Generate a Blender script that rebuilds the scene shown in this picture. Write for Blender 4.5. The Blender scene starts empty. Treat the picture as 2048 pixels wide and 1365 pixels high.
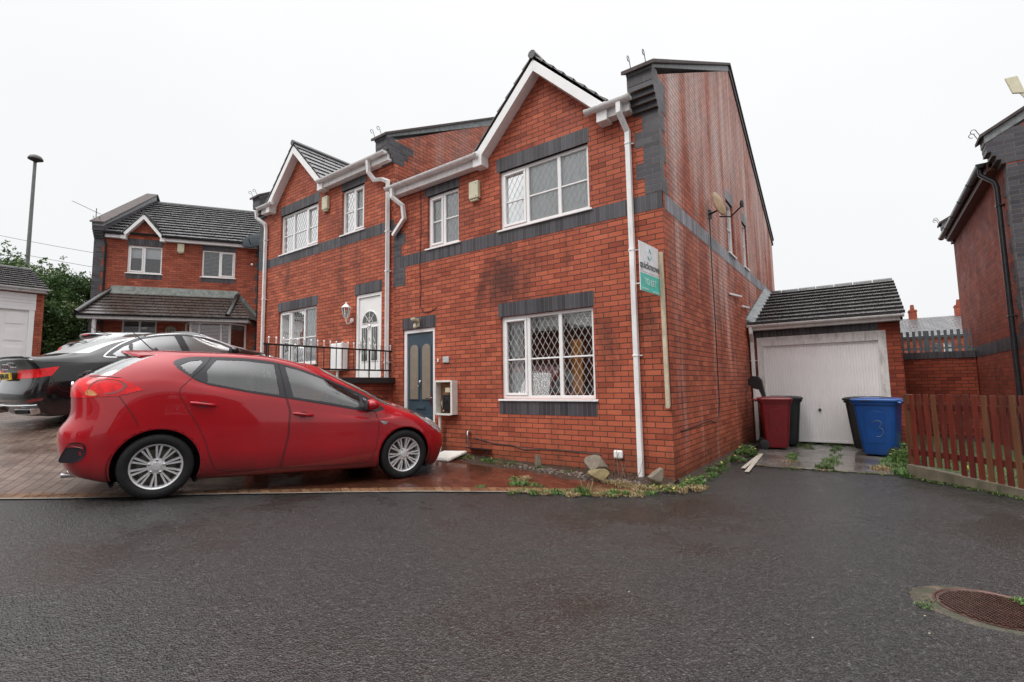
import bpy, math, random
import numpy as np
from mathutils import Vector, Matrix
R=math.radians
random.seed(7); rng=np.random.default_rng(7)
scene=bpy.context.scene
# ---------------------------------------------------------------- camera
cam_d=bpy.data.cameras.new('camera'); cam=bpy.data.objects.new('camera',cam_d)
scene.collection.objects.link(cam); scene.camera=cam
cam_d.sensor_width=36; cam_d.lens=17.006; cam_d.clip_start=0.05; cam_d.clip_end=1500
yaw,pit,rol=-0.628996,0.0913419,-0.0164199
fw=Vector((math.sin(yaw)*math.cos(pit),math.cos(yaw)*math.cos(pit),math.sin(pit)))
r0=Vector((math.cos(yaw),-math.sin(yaw),0)); u0=r0.cross(fw)
rt=r0*math.cos(rol)+u0*math.sin(rol); up=-r0*math.sin(rol)+u0*math.cos(rol)
mw=Matrix((( rt.x,up.x,-fw.x,2.01735),(rt.y,up.y,-fw.y,-6.20403),(rt.z,up.z,-fw.z,1.25355),(0,0,0,1)))
cam.matrix_world=mw
# ---------------------------------------------------------------- world: rain-grey overcast
SUN_EL,SUN_AZ=52,200
w=bpy.data.worlds.new('World'); scene.world=w; w.use_nodes=True
nt=w.node_tree; nt.nodes.clear()
wo=nt.nodes.new('ShaderNodeOutputWorld'); bg=nt.nodes.new('ShaderNodeBackground')
sky=nt.nodes.new('ShaderNodeTexSky'); sky.sky_type='NISHITA'; sky.sun_disc=False
sky.sun_elevation=R(SUN_EL); sky.sun_rotation=R(SUN_AZ); sky.dust_density=6; sky.air_density=1.5
hs=nt.nodes.new('ShaderNodeHueSaturation'); hs.inputs['Saturation'].default_value=0.12
bg.inputs[1].default_value=0.10
tc=nt.nodes.new('ShaderNodeTexCoord'); sp=nt.nodes.new('ShaderNodeSeparateXYZ')
rp=nt.nodes.new('ShaderNodeValToRGB'); nz=nt.nodes.new('ShaderNodeTexNoise'); nz.inputs['Scale'].default_value=1.6
nz.inputs['Detail'].default_value=4
e=rp.color_ramp.elements
e[0].position=0.0; e[0].color=(5.5,5.6,5.7,1); e[1].position=1.0; e[1].color=(26,26,26.4,1)
a=rp.color_ramp.elements.new(0.42); a.color=(5.7,5.75,5.8,1)
a=rp.color_ramp.elements.new(0.66); a.color=(6.2,6.2,6.25,1)
a=rp.color_ramp.elements.new(0.85); a.color=(17,17,17.2,1)
mx=nt.nodes.new('ShaderNodeMixRGB'); mx.inputs[0].default_value=0.93
m2=nt.nodes.new('ShaderNodeMixRGB'); m2.blend_type='MULTIPLY'; m2.inputs[0].default_value=1
mr=nt.nodes.new('ShaderNodeMapRange'); mr.inputs[3].default_value=0.93; mr.inputs[4].default_value=1.05
L=nt.links.new
L(tc.outputs['Generated'],sp.inputs[0]); L(sp.outputs[2],rp.inputs[0]); L(tc.outputs['Generated'],nz.inputs[0])
L(nz.outputs[0],mr.inputs[0]); L(rp.outputs[0],m2.inputs[1]); L(mr.outputs[0],m2.inputs[2])
L(sky.outputs[0],hs.inputs['Color']); L(hs.outputs[0],mx.inputs[1]); L(m2.outputs[0],mx.inputs[2])
L(mx.outputs[0],bg.inputs[0]); L(bg.outputs[0],wo.inputs[0])
sd=bpy.data.lights.new('sun','SUN'); sd.energy=0.7; sd.angle=R(25); sd.color=(1,0.98,0.95)
so=bpy.data.objects.new('sun',sd); scene.collection.objects.link(so)
sv=Vector((math.sin(R(SUN_AZ))*math.cos(R(SUN_EL)),math.cos(R(SUN_AZ))*math.cos(R(SUN_EL)),math.sin(R(SUN_EL))))
so.rotation_euler=sv.to_track_quat('Z','Y').to_euler()
scene.view_settings.view_transform='Standard'; scene.view_settings.look='None'
scene.view_settings.exposure=0.78; scene.view_settings.gamma=1.0
scene.render.engine='CYCLES'
try:
    scene.cycles.max_bounces=8; scene.cycles.transparent_max_bounces=16; scene.cycles.use_denoising=True
except Exception: pass
COL=scene.collection
# ---------------------------------------------------------------- mesh builder
class MB:
    def __init__(s): s.v=[]; s.f=[]; s.m=[]; s.uv=[]; s.xf=None
    def V(s,p):
        if s.xf: p=s.xf(p)
        s.v.append((float(p[0]),float(p[1]),float(p[2]))); return len(s.v)-1
    def face(s,pts,m=0,uv=None):
        s.f.append([s.V(p) for p in pts]); s.m.append(m); s.uv.append(uv)
    def box(s,x0,x1,y0,y1,z0,z1,m=0):
        P=[(x0,y0,z0),(x1,y0,z0),(x1,y1,z0),(x0,y1,z0),(x0,y0,z1),(x1,y0,z1),(x1,y1,z1),(x0,y1,z1)]
        b=[s.V(p) for p in P]
        for q in ((0,3,2,1),(4,5,6,7),(0,1,5,4),(1,2,6,5),(2,3,7,6),(3,0,4,7)):
            s.f.append([b[i] for i in q]); s.m.append(m); s.uv.append(None)
    def hexa(s,P,m=0):
        b=[s.V(p) for p in P]
        for q in ((0,3,2,1),(4,5,6,7),(0,1,5,4),(1,2,6,5),(2,3,7,6),(3,0,4,7)):
            s.f.append([b[i] for i in q]); s.m.append(m); s.uv.append(None)
    def bar(s,a,b,w,h,upv=(0,0,1),m=0):
        a=Vector(a); b=Vector(b); d=(b-a).normalized(); u=Vector(upv)
        r=d.cross(u)
        if r.length<1e-6: r=Vector((1,0,0))
        r.normalize(); u=r.cross(d).normalized(); r=r*(w/2); u=u*(h/2)
        s.hexa([a-r-u,a+r-u,b+r-u,b-r-u,a-r+u,a+r+u,b+r+u,b-r+u],m)
    def prism(s,poly,fn,t0,t1,m=0):
        n=len(poly); A=[s.V(fn(p[0],p[1],t0)) for p in poly]; B=[s.V(fn(p[0],p[1],t1)) for p in poly]
        s.f+= [A[::-1],B]; s.m+=[m,m]; s.uv+=[None,None]
        for i in range(n):
            j=(i+1)%n; s.f.append([A[i],A[j],B[j],B[i]]); s.m.append(m); s.uv.append(None)
    def tube(s,pts,r,n=8,m=0,rot=0,sx=1,cap=True):
        pts=[Vector(p) for p in pts]; k=len(pts); rings=[]; pr=None
        rr=r if isinstance(r,(list,tuple)) else [r]*k
        for i in range(k):
            if i==0: d=pts[1]-pts[0]
            elif i==k-1: d=pts[-1]-pts[-2]
            else: d=(pts[i]-pts[i-1]).normalized()+(pts[i+1]-pts[i]).normalized()
            d.normalize()
            if pr is None:
                h=Vector((0,0,1)) if abs(d.z)<.9 else Vector((0,1,0))
                pr=d.cross(h).normalized()
            pr=(pr-d*pr.dot(d)).normalized(); u=d.cross(pr)
            mit=1.0
            if 0<i<k-1:
                c=(pts[i]-pts[i-1]).normalized().dot(d); mit=1/max(.5,c)
            ring=[]
            for j in range(n):
                a=rot+2*math.pi*j/n
                ring.append(s.V(pts[i]+(pr*math.cos(a)*sx+u*math.sin(a))*rr[i]*(mit if n==4 else 1)))
            rings.append(ring)
        for i in range(k-1):
            for j in range(n):
                q=(j+1)%n; s.f.append([rings[i][j],rings[i][q],rings[i+1][q],rings[i+1][j]]); s.m.append(m); s.uv.append(None)
        if cap:
            s.f+=[rings[0][::-1],rings[-1]]; s.m+=[m,m]; s.uv+=[None,None]
    def lathe(s,prof,n=24,o=(0,0,0),ax='z',m=0,cap=True):
        rings=[]
        for r,h in prof:
            ring=[]
            for j in range(n):
                a=2*math.pi*j/n; c,q=r*math.cos(a),r*math.sin(a)
                p={'z':(c,q,h),'y':(c,h,q),'x':(h,c,q)}[ax]
                ring.append(s.V((p[0]+o[0],p[1]+o[1],p[2]+o[2])))
            rings.append(ring)
        for i in range(len(rings)-1):
            for j in range(n):
                q=(j+1)%n; s.f.append([rings[i][j],rings[i][q],rings[i+1][q],rings[i+1][j]]); s.m.append(m); s.uv.append(None)
        if cap:
            s.f+=[rings[0][::-1],rings[-1]]; s.m+=[m,m]; s.uv+=[None,None]
    def grid(s,G,m=0,uvs=None):
        nr,nc=len(G),len(G[0]); I=[[s.V(p) for p in row] for row in G]
        for i in range(nr-1):
            for j in range(nc-1):
                s.f.append([I[i][j],I[i][j+1],I[i+1][j+1],I[i+1][j]]); s.m.append(m)
                s.uv.append([uvs[i][j],uvs[i][j+1],uvs[i+1][j+1],uvs[i+1][j]] if uvs else None)
    def build(s,name,mats,parent=None,smooth=None,bevel=0,label=None,recalc=True):
        if not isinstance(mats,(list,tuple)): mats=[mats]
        me=bpy.data.meshes.new(name); me.from_pydata(s.v,[],s.f); me.update()
        for m in mats: me.materials.append(m)
        if len(mats)>1: me.polygons.foreach_set('material_index',s.m)
        if any(u is not None for u in s.uv):
            ul=me.uv_layers.new(name='UVMap'); k=0
            for f,u in zip(s.f,s.uv):
                for i in range(len(f)):
                    ul.data[k].uv=u[i] if u else (0,0)
                    k+=1
        if smooth is not None:
            me.polygons.foreach_set('use_smooth',[True]*len(me.polygons))
            me.set_sharp_from_angle(angle=R(smooth))
        o=bpy.data.objects.new(name,me); COL.objects.link(o)
        if recalc:
            import bmesh
            b=bmesh.new(); b.from_mesh(me); bmesh.ops.recalc_face_normals(b,faces=b.faces); b.to_mesh(me); b.free()
        if bevel:
            bv=o.modifiers.new('bevel','BEVEL'); bv.width=bevel; bv.segments=2; bv.limit_method='ANGLE'; bv.angle_limit=R(40)
            bv.harden_normals=False
        if parent: o.parent=parent
        if label: o['label']=label
        return o
def tag(o,label=None,cat=None,group=None,kind=None):
    if label: o['label']=label
    if cat: o['category']=cat
    if group: o['group']=group
    if kind: o['kind']=kind
    return o
def empty(name,loc=(0,0,0),rz=0,rot=None):
    o=bpy.data.objects.new(name,None); COL.objects.link(o); o.location=loc
    o.rotation_euler=rot if rot else (0,0,rz); o.empty_display_size=.1; return o
# ---------------------------------------------------------------- node helpers
class NT:
    def __init__(s,name):
        s.m=bpy.data.materials.new(name); s.m.use_nodes=True; s.t=s.m.node_tree; s.t.nodes.clear()
        s.out=s.t.nodes.new('ShaderNodeOutputMaterial'); s.b=s.t.nodes.new('ShaderNodeBsdfPrincipled')
        s.t.links.new(s.b.outputs[0],s.out.inputs[0])
    def n(s,typ,ins=None,**kw):
        nd=s.t.nodes.new('ShaderNode'+typ)
        for k,v in kw.items(): setattr(nd,k,v)
        if ins:
            for k,v in ins.items(): s.set(nd.inputs[k],v)
        return nd
    def set(s,sock,v):
        if isinstance(v,bpy.types.NodeSocket): s.t.links.new(v,sock)
        elif isinstance(v,bpy.types.Node): s.t.links.new(v.outputs[0],sock)
        else:
            if sock.type=='RGBA' and len(v)==3: v=(*v,1)
            sock.default_value=v
    def math(s,op,a,b=0,c=None,clamp=False):
        nd=s.n('Math',{0:a,1:b},operation=op,use_clamp=clamp)
        if c is not None: s.set(nd.inputs[2],c)
        return nd.outputs[0]
    def mix(s,f,a,b,bl='MIX'):
        return s.n('MixRGB',{0:f,1:a,2:b},blend_type=bl).outputs[0]
    def ramp(s,f,stops):
        nd=s.n('ValToRGB',{0:f}); e=nd.color_ramp.elements
        while len(e)<len(stops): e.new(.5)
        for i,(p,c) in enumerate(stops):
            if not isinstance(c,(tuple,list)): c=(c,c,c)
            e[i].position=p; e[i].color=(*c[:3],1)
        return nd.outputs[0]
    def noise(s,vec,scale,detail=3,rough=.55,dist=0):
        nd=s.n('TexNoise',{'Scale':scale,'Detail':detail,'Roughness':rough,'Distortion':dist})
        if vec is not None: s.set(nd.inputs['Vector'],vec)
        return nd.outputs[0]
    def obj(s): return s.n('TexCoord').outputs['Object']
    def mapping(s,vec,scale=(1,1,1),loc=(0,0,0),rot=(0,0,0)):
        return s.n('Mapping',{'Vector':vec,'Scale':scale,'Location':loc,'Rotation':rot}).outputs[0]
    def bump(s,h,dist=.005,st=1,normal=None):
        nd=s.n('Bump',{'Height':h,'Distance':dist,'Strength':st})
        if normal is not None: s.set(nd.inputs['Normal'],normal)
        return nd.outputs[0]
    def fin(s,col=None,rough=None,normal=None,metal=None,spec=None,**kw):
        b=s.b
        if col is not None: s.set(b.inputs['Base Color'],col)
        if rough is not None: s.set(b.inputs['Roughness'],rough)
        if normal is not None: s.set(b.inputs['Normal'],normal)
        if metal is not None: s.set(b.inputs['Metallic'],metal)
        if spec is not None: s.set(b.inputs['Specular IOR Level'],spec)
        for k,v in kw.items(): s.set(b.inputs[k],v)
        return s.m
def simple(name,col,rough=.5,metal=0,var=.12,nscale=9,bumpd=0,spec=None,coat=0,dirt=None,rvar=.1):
    t=NT(name); o=t.obj()
    n1=t.noise(o,nscale,5); k=t.n('MapRange',{0:n1,1:.3,2:.7,3:1-var,4:1+var}).outputs[0]
    c=t.mix(1,(*col,1),k,'MULTIPLY')
    if dirt:
        n2=t.noise(t.mapping(o,(3,3,.7)),dirt[1],6,.7); f=t.n('MapRange',{0:n2,1:.48,2:.75,3:0,4:dirt[0]}).outputs[0]
        c=t.mix(f,c,(*dirt[2],1))
    rg=t.n('MapRange',{0:t.noise(o,nscale*2.3,4),1:.3,2:.7,3:max(0,rough-rvar*rough),4:min(1,rough+rvar*rough)}).outputs[0]
    kw={}
    if coat: kw={'Coat Weight':coat,'Coat Roughness':.04}
    nm=t.bump(t.noise(o,nscale*6,4),bumpd) if bumpd else None
    return t.fin(c,rg,nm,metal,spec,**kw)
def brickuv(t,off=(0,0)):
    tc=t.n('TexCoord'); s=t.n('SeparateXYZ',{0:tc.outputs['Object']}); nn=t.n('SeparateXYZ',{0:tc.outputs['Normal']})
    ax=t.math('ABSOLUTE',nn.outputs[0]); g=t.math('GREATER_THAN',ax,.5)
    u=t.n('Mix',{0:g,2:s.outputs[0],3:t.math('ADD',s.outputs[1],.1125)},data_type='FLOAT').outputs[0]
    return tc,s,g,u
def brick_mat(name,c1,c2,mort,soldier=False,eff=0,stain=0,bw=.225,bh=.075,rough=.72,ms=.0055,blotch=.25,spec=.3,bump=.006,wet=0):
    t=NT(name); tc,s,g,u=brickuv(t); z=s.outputs[2]; obj=tc.outputs['Object']
    wob=t.n('MapRange',{0:t.noise(obj,14,2),1:0,2:1,3:-.004,4:.004}).outputs[0]
    zz=t.math('ADD',z,wob)
    vec=t.n('CombineXYZ',{0:(u if not soldier else t.math('ADD',z,50.0)),1:(zz if not soldier else t.math('ADD',u,wob)),2:0.0}).outputs[0]
    br=t.n('TexBrick',{'Vector':vec,'Scale':1.0,'Mortar Size':ms,'Mortar Smooth':.15,'Bias':0.0,'Brick Width':bw if not soldier else 100.0,'Row Height':bh,
        'Color1':(*c1,1),'Color2':(*c2,1),'Mortar':(*mort,1)},offset=.5 if not soldier else 0.0)
    # second brick lookup: per-brick random tint
    br2=t.n('TexBrick',{'Vector':vec,'Scale':1.0,'Mortar Size':0.0,'Brick Width':bw if not soldier else 100.0,'Row Height':bh,
        'Color1':(0,0,0,1),'Color2':(1,1,1,1),'Mortar':(0,0,0,1),'Bias':0.0},offset=.5 if not soldier else 0.0)
    tint=t.ramp(br2.outputs[0],[(0,(.68,.64,.68)),(.14,(.90,.88,.90)),(.75,(1.0,1.0,1.0)),(1,(1.10,1.12,1.08))])
    c=t.mix(.85,br.outputs[0],tint,'MULTIPLY')
    n1=t.n('MapRange',{0:t.noise(obj,1.3,5,.6),1:.3,2:.7,3:1-blotch,4:1+blotch*.5}).outputs[0]
    c=t.mix(1,c,n1,'MULTIPLY')
    n3=t.n('MapRange',{0:t.noise(obj,60,3),1:.25,2:.75,3:.8,4:1.15}).outputs[0]
    c=t.mix(1,c,n3,'MULTIPLY')
    if stain:
        # black algae streaks running down the brick, at their own places
        sn=t.noise(t.mapping(obj,(2.2,2.2,.55),(3.1,0,1.7)),1.0,6,.62,.4)
        f=t.n('MapRange',{0:sn,1:.56,2:.72,3:0,4:stain}).outputs[0]
        f2=t.math('MULTIPLY',f,t.n('MapRange',{0:t.noise(obj,18,4,.7),1:.3,2:.6,3:.3,4:1}).outputs[0])
        c=t.mix(f2,c,(.035,.026,.022,1))
    if stain>=.8:
        # the big black patch left of the window heads
        dx=t.math('DIVIDE',t.math('SUBTRACT',s.outputs[0],-2.62),.55); dz=t.math('DIVIDE',t.math('SUBTRACT',z,2.92),.62)
        d=t.math('SQRT',t.math('ADD',t.math('MULTIPLY',dx,dx),t.math('MULTIPLY',dz,dz)))
        f=t.n('MapRange',{0:t.math('ADD',d,t.math('MULTIPLY',t.math('SUBTRACT',t.noise(t.mapping(obj,(3,3,1)),2.5,6,.7),.5),2.2)),1:.2,2:1.2,3:.72,4:0}).outputs[0]
        c=t.mix(f,c,(.03,.02,.02,1))
        f=t.n('MapRange',{0:t.math('ADD',z,t.math('MULTIPLY',t.noise(obj,2.0,5),.5)),1:.18,2:.75,3:.55,4:0}).outputs[0]
        c=t.mix(f,c,(.07,.035,.015,1))
    if eff:
        st=t.noise(t.mapping(obj,(1,1.5,.16),(0,4.2,0)),1.25,5,.6)
        st2=t.noise(t.mapping(obj,(1,9,.5)),1.0,5,.7)
        hz=t.n('MapRange',{0:z,1:1.8,2:5.6,3:-.20,4:.22}).outputs[0]
        f=t.math('ADD',t.math('ADD',t.math('MULTIPLY',t.math('SUBTRACT',st,.22),1.75),t.math('MULTIPLY',t.math('SUBTRACT',st2,.5),.22)),hz)
        f=t.n('MapRange',{0:f,1:.42,2:.92,3:0,4:eff}).outputs[0]
        f=t.math('MULTIPLY',f,g)
        f=t.math('MULTIPLY',f,t.math('SUBTRACT',1.0,t.math('MULTIPLY',br.outputs['Fac'],.75)))
        f=t.math('MULTIPLY',f,t.n('MapRange',{0:t.noise(obj,35,4,.7),1:.3,2:.65,3:.55,4:1}).outputs[0])
        c=t.mix(f,c,(.78,.65,.60,1))
    h=t.math('ADD',t.math('MULTIPLY',br.outputs['Fac'],-1.0),t.math('MULTIPLY',t.noise(obj,90,4),.35))
    rg=t.n('MapRange',{0:t.noise(obj,2.2,4),1:.3,2:.7,3:rough-.12,4:rough+.1}).outputs[0]
    return t.fin(c,rg,t.bump(h,bump),spec=spec)
# ---------------------------------------------------------------- terrain
CP=np.array([(0,0,0),(-.3,-.9,0),(-3,-1.85,.05),(-3.75,-4.35,.19),(-5.39,-3.85,.24),(-4.63,-1.32,.10),(-4.2,-.05,.1),(-5.2,-.05,.12),
(-8.34,-3.36,.8),(-8.66,-.58,1.12),(-10.1,-3.57,.84),(-10.45,-.79,1.17),(-6.9,-2.0,.85),(-6.9,-.3,1.05),(-6.2,-5.6,.36),
(-18,-3,1.72),(-17,1,1.6),(-14,-2,1.4),(-22,-2,2.2),(-25,10,2.4),(3,-8,.1),(-3,-9,.3),(2,-6.2,.03),(2.4,-2.4,-.05),(1,4,-.04),
(3,3,-.03),(2.5,8,-.02),(10,0,0),(15,15,.2),(0,20,.5),(0,-20,.3),(20,-20,0),(-20,-20,1.8),(-32,0,2.5),(-35,30,2.6),(30,30,0),
(0,45,.8),(45,0,0),(-45,-10,2.7),(-8,6,1.1),(-2,6,.1)],float)
def _tps(d2): return np.where(d2>1e-9,.5*d2*np.log(np.maximum(d2,1e-9)),0)
_n=len(CP); _D=((CP[:,None,:2]-CP[None,:,:2])**2).sum(2)
_A=np.zeros((_n+3,_n+3)); _A[:_n,:_n]=_tps(_D)+np.eye(_n)*.02; _A[:_n,_n]=1; _A[:_n,_n+1:]=CP[:,:2]; _A[_n:,:_n]=_A[:_n,_n:].T
_w=np.linalg.solve(_A,np.concatenate([CP[:,2],[0,0,0]]))
def gz(x,y):
    x=max(-45,min(45,x)); y=max(-45,min(45,y))
    d2=(CP[:,0]-x)**2+(CP[:,1]-y)**2
    return float(_tps(d2)@_w[:_n]+_w[_n]+_w[_n+1]*x+_w[_n+2]*y)
# ---------------------------------------------------------------- ground materials
def asphalt():
    t=NT('wet_asphalt'); o=t.n('TexCoord').outputs['Object']
    v=t.n('TexVoronoi',{'Vector':o,'Scale':92.0,'Randomness':1.0},feature='F1'); v2=t.n('TexVoronoi',{'Vector':o,'Scale':36.0},feature='F1')
    big=t.noise(o,.5,5,.6,.6); mid=t.noise(o,2.4,5,.65); fine=t.noise(o,30,4,.7); nf=t.noise(o,190,3,.6)
    c=t.ramp(v.outputs['Color'],[(0,(.010,.0095,.0095)),(.5,(.019,.0178,.0175)),(.82,(.044,.0415,.040)),(1,(.10,.096,.092))])
    c=t.mix(.6,c,t.n('MapRange',{0:fine,1:.3,2:.7,3:.4,4:1.7}).outputs[0],'MULTIPLY')
    f=t.n('MapRange',{0:t.math('ADD',big,t.math('MULTIPLY',mid,.25)),1:.60,2:.80,3:0,4:.35}).outputs[0]
    c=t.mix(f,c,(.032,.026,.022,1))
    pale=t.n('MapRange',{0:t.noise(t.mapping(o,(.6,1.3,1),(5,2,0)),1.3,6,.7),1:.60,2:.78,3:0,4:.35}).outputs[0]
    c=t.mix(pale,c,(.05,.049,.049,1))
    wetn=t.math('ADD',t.math('MULTIPLY',big,.7),t.math('MULTIPLY',mid,.3))
    wet=t.n('MapRange',{0:wetn,1:.40,2:.60,3:0,4:1}).outputs[0]
    rg=t.math('ADD',t.n('MapRange',{0:wet,1:0,2:1,3:.36,4:.11}).outputs[0],t.math('MULTIPLY',nf,.12))
    h=t.math('ADD',t.math('MULTIPLY',v.outputs['Distance'],1.3),t.math('ADD',t.math('MULTIPLY',v2.outputs['Distance'],1.0),t.math('MULTIPLY',nf,.4)))
    st=t.n('MapRange',{0:wet,1:0,2:1,3:.95,4:.35}).outputs[0]
    nd=t.n('Bump',{'Height':h,'Distance':.0085,'Strength':st})
    return t.fin(c,rg,nd.outputs[0],spec=.5)
def pavers(name,c1,c2,mort,rot,wetlo=.08,wethi=.4,scale=(.2,.1),big=.9):
    t=NT(name); o=t.n('TexCoord').outputs['Object']
    v=t.mapping(o,(1,1,0),(0,0,0),(0,0,rot))
    br=t.n('TexBrick',{'Vector':v,'Scale':1.0,'Mortar Size':.0045,'Mortar Smooth':.2,'Brick Width':scale[0],'Row Height':scale[1],'Color1':(*c1,1),'Color2':(*c2,1),'Mortar':(*mort,1)})
    b=t.noise(o,big,5,.6,.5); m=t.noise(o,4,5,.7)
    c=t.mix(1,br.outputs[0],t.n('MapRange',{0:m,1:.3,2:.7,3:.6,4:1.25}).outputs[0],'MULTIPLY')
    sil=t.n('MapRange',{0:t.math('ADD',b,t.math('MULTIPLY',m,.3)),1:.58,2:.8,3:0,4:.6}).outputs[0]
    c=t.mix(sil,c,(.05,.03,.018,1))
    wet=t.n('MapRange',{0:t.math('ADD',t.math('MULTIPLY',b,.75),t.math('MULTIPLY',m,.25)),1:.40,2:.58,3:0,4:1}).outputs[0]
    rg=t.n('MapRange',{0:wet,1:0,2:1,3:wethi,4:wetlo}).outputs[0]
    h=t.math('ADD',t.math('MULTIPLY',br.outputs['Fac'],-1.0),t.math('MULTIPLY',t.noise(o,120,3),.35))
    st=t.n('MapRange',{0:wet,1:0,2:1,3:.9,4:.12}).outputs[0]
    nd=t.n('Bump',{'Height':h,'Distance':.005,'Strength':st})
    return t.fin(c,rg,nd.outputs[0],spec=.5)
M={}
M['asphalt']=asphalt()
M['pave_red']=pavers('red_pavers',(.085,.022,.013),(.14,.04,.022),(.02,.013,.01),.42,.05,.3)
M['pave_grey']=pavers('worn_pavers',(.11,.07,.055),(.17,.12,.095),(.03,.025,.022),.42,.14,.42,(.2,.1),.7)
M['edge_tan']=pavers('tan_edging',(.17,.085,.04),(.24,.14,.075),(.04,.03,.02),0,.2,.45,(.1,.21),1.5)
M['slab']=pavers('concrete_slabs',(.135,.122,.112),(.18,.165,.15),(.035,.04,.02),0,.05,.38,(.62,.45),.9)
M['concrete']=simple('weathered_concrete',(.14,.12,.085),.55,0,.3,7,.003,dirt=(.7,2.5,(.05,.055,.03)))
M['kerb']=simple('kerb_concrete',(.2,.18,.15),.5,0,.3,12,.002)
M['mud']=simple('wet_soil',(.045,.03,.02),.4,0,.5,12,.02)
M['grass_ground']=simple('lawn_soil',(.05,.075,.02),.8,0,.4,10,.02)
# ---------------------------------------------------------------- ground sheets
def axis_pts():
    a=list(np.arange(-13,6.001,.3)); lo=[-400,-200,-100,-60,-45,-38,-32,-27,-23,-20,-17.5,-15.5,-14.2]; hi=[7,8.2,9.8,12,15,19,24,30,37,45,60,100,200,400]
    return lo+a+hi
xs=axis_pts(); ys=[-400,-200,-100,-60,-45,-35,-26,-20,-16,-13,-11]+list(np.arange(-10,10.01,.3))+[11,12.5,14.5,17,20,24,30,37,45,60,100,200,400]
mb=MB(); mb.grid([[(x,y,gz(x,y)) for x in xs] for y in ys])
g=mb.build('ground',M['asphalt'],smooth=60); tag(g,kind='structure')
def ruled(name,A,B,mat,lift,n=24,m=None,kind='structure',taper=False):
    """sheet between polylines A and B (same count) laid on the terrain"""
    def res(P,n):
        P=np.array(P,float); s=np.r_[0,np.cumsum(np.hypot(*(P[1:]-P[:-1]).T))]; q=np.linspace(0,s[-1],n)
        return np.c_[np.interp(q,s,P[:,0]),np.interp(q,s,P[:,1])]
    a=res(A,n*2); b=res(B,n*2); rows=[]
    for k in range((m or n)+1):
        f=k/(m or n); p=a*(1-f)+b*f
        rows.append([(x,y,gz(x,y)+lift) for x,y in p])
    mb=MB(); mb.grid(rows); o=mb.build(name,mat,smooth=60); 
    if kind: tag(o,kind=kind)
    return o
KERB=[(-5.75,-6.55),(-4.85,-5.4),(-4.05,-4.55),(-3.42,-3.62),(-2.83,-2.86),(-2.2,-2.25),(-1.5,-1.72),(-.82,-1.28),(-.35,-.98),(-.1,-.82)]
def off(P,d):
    P=np.array(P,float); T=np.gradient(P,axis=0); T/=np.linalg.norm(T,axis=1)[:,None]
    return P+np.c_[-T[:,1],T[:,0]]*d
K0=np.array(KERB); K1=off(KERB,.05); K2=off(KERB,.25)
ruled('kerb',K0,K1,M['kerb'],.012,40,2)
# tan soldier course along the kerb gets its own run-length uv
def edging():
    n=120; P=K1; s=np.r_[0,np.cumsum(np.hypot(*(P[1:]-P[:-1]).T))]; q=np.linspace(0,s[-1],n)
    a=np.c_[np.interp(q,s,P[:,0]),np.interp(q,s,P[:,1])]; b=np.c_[np.interp(q,s,K2[:,0]),np.interp(q,s,K2[:,1])]
    t=NT('tan_block_edging'); uv=t.n('TexCoord').outputs['UV']; o=t.n('TexCoord').outputs['Object']
    br=t.n('TexBrick',{'Vector':uv,'Scale':1.0,'Mortar Size':.005,'Mortar Smooth':.2,'Brick Width':.105,'Row Height':.6,'Color1':(.15,.07,.035,1),'Color2':(.25,.14,.075,1),'Mortar':(.025,.018,.012,1)},offset=0.0)
    c=t.mix(1,br.outputs[0],t.n('MapRange',{0:t.noise(o,5,5),1:.3,2:.7,3:.55,4:1.2}).outputs[0],'MULTIPLY')
    nd=t.n('Bump',{'Height':t.math('MULTIPLY',br.outputs['Fac'],-1.0),'Distance':.006,'Strength':.8})
    m=t.fin(c,t.n('MapRange',{0:t.noise(o,3,4),1:.3,2:.7,3:.15,4:.5}).outputs[0],nd.outputs[0])
    rows=[];uvs=[]
    for k in range(3):
        f=k/2; p=a*(1-f)+b*f; rows.append([(x,y,gz(x,y)+.012) for x,y in p]); uvs.append([(q[i]+f*.05,.1+f*.2) for i in range(n)])
    mb=MB(); mb.grid(rows,uvs=uvs); o=mb.build('edging',m,smooth=60); tag(o,kind='structure')
edging()
# red block drive in front of the near house, worn block drive further up
ruled('driveway',[tuple(p) for p in K2[3:]],[(-5.3,-.6),(-5.2,-.02),(-3,-.02),(-1,-.02),(-.3,-.03)],M['pave_red'],.010,30,30)
ruled('driveway',[tuple(p) for p in K2[:4]],[(-11.5,-5.0),(-10.7,-2.5),(-10.7,-.02),(-5.4,-.02),(-5.3,-.6)],M['pave_grey'],.009,30,40)
ruled('path',[(.5,1.95),(1.3,2.02),(2.25,2.12)],[(.2,5.36),(1.3,5.36),(2.35,5.36)],M['slab'],.010,12,24)
# soil strip along the foot of the walls
def soil(A,B,seed):
    r=random.Random(seed); rows=[]; n=60
    for k in range(7):
        f=k/6; row=[]
        for i in range(n+1):
            s=i/n; ax=A[0][0]*(1-s)+A[1][0]*s; ay=A[0][1]*(1-s)+A[1][1]*s; bx=B[0][0]*(1-s)+B[1][0]*s; by=B[0][1]*(1-s)+B[1][1]*s
            j=(.07*math.sin(s*19+seed)+.04*math.sin(s*47))*f*min(1,s*4,(1-s)*4) ; x=ax*(1-f)+bx*f; y=ay*(1-f)+by*f
            dx,dy=bx-ax,by-ay; x+=dx*j*2; y+=dy*j*2
            row.append((x,y,gz(x,y)+.014+(1-f)*.035+r.uniform(-.006,.01)*(1 if f<1 else 0)-(.02 if f==1 else 0)))
        rows.append(row)
    mb=MB(); mb.grid(rows); o=mb.build('soil_bed',M['mud'],smooth=60); tag(o,kind='structure')
soil([(-4.3,-.01),(.03,-.01)],[(-4.3,-.42),(.10,-.62)],1)
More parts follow.
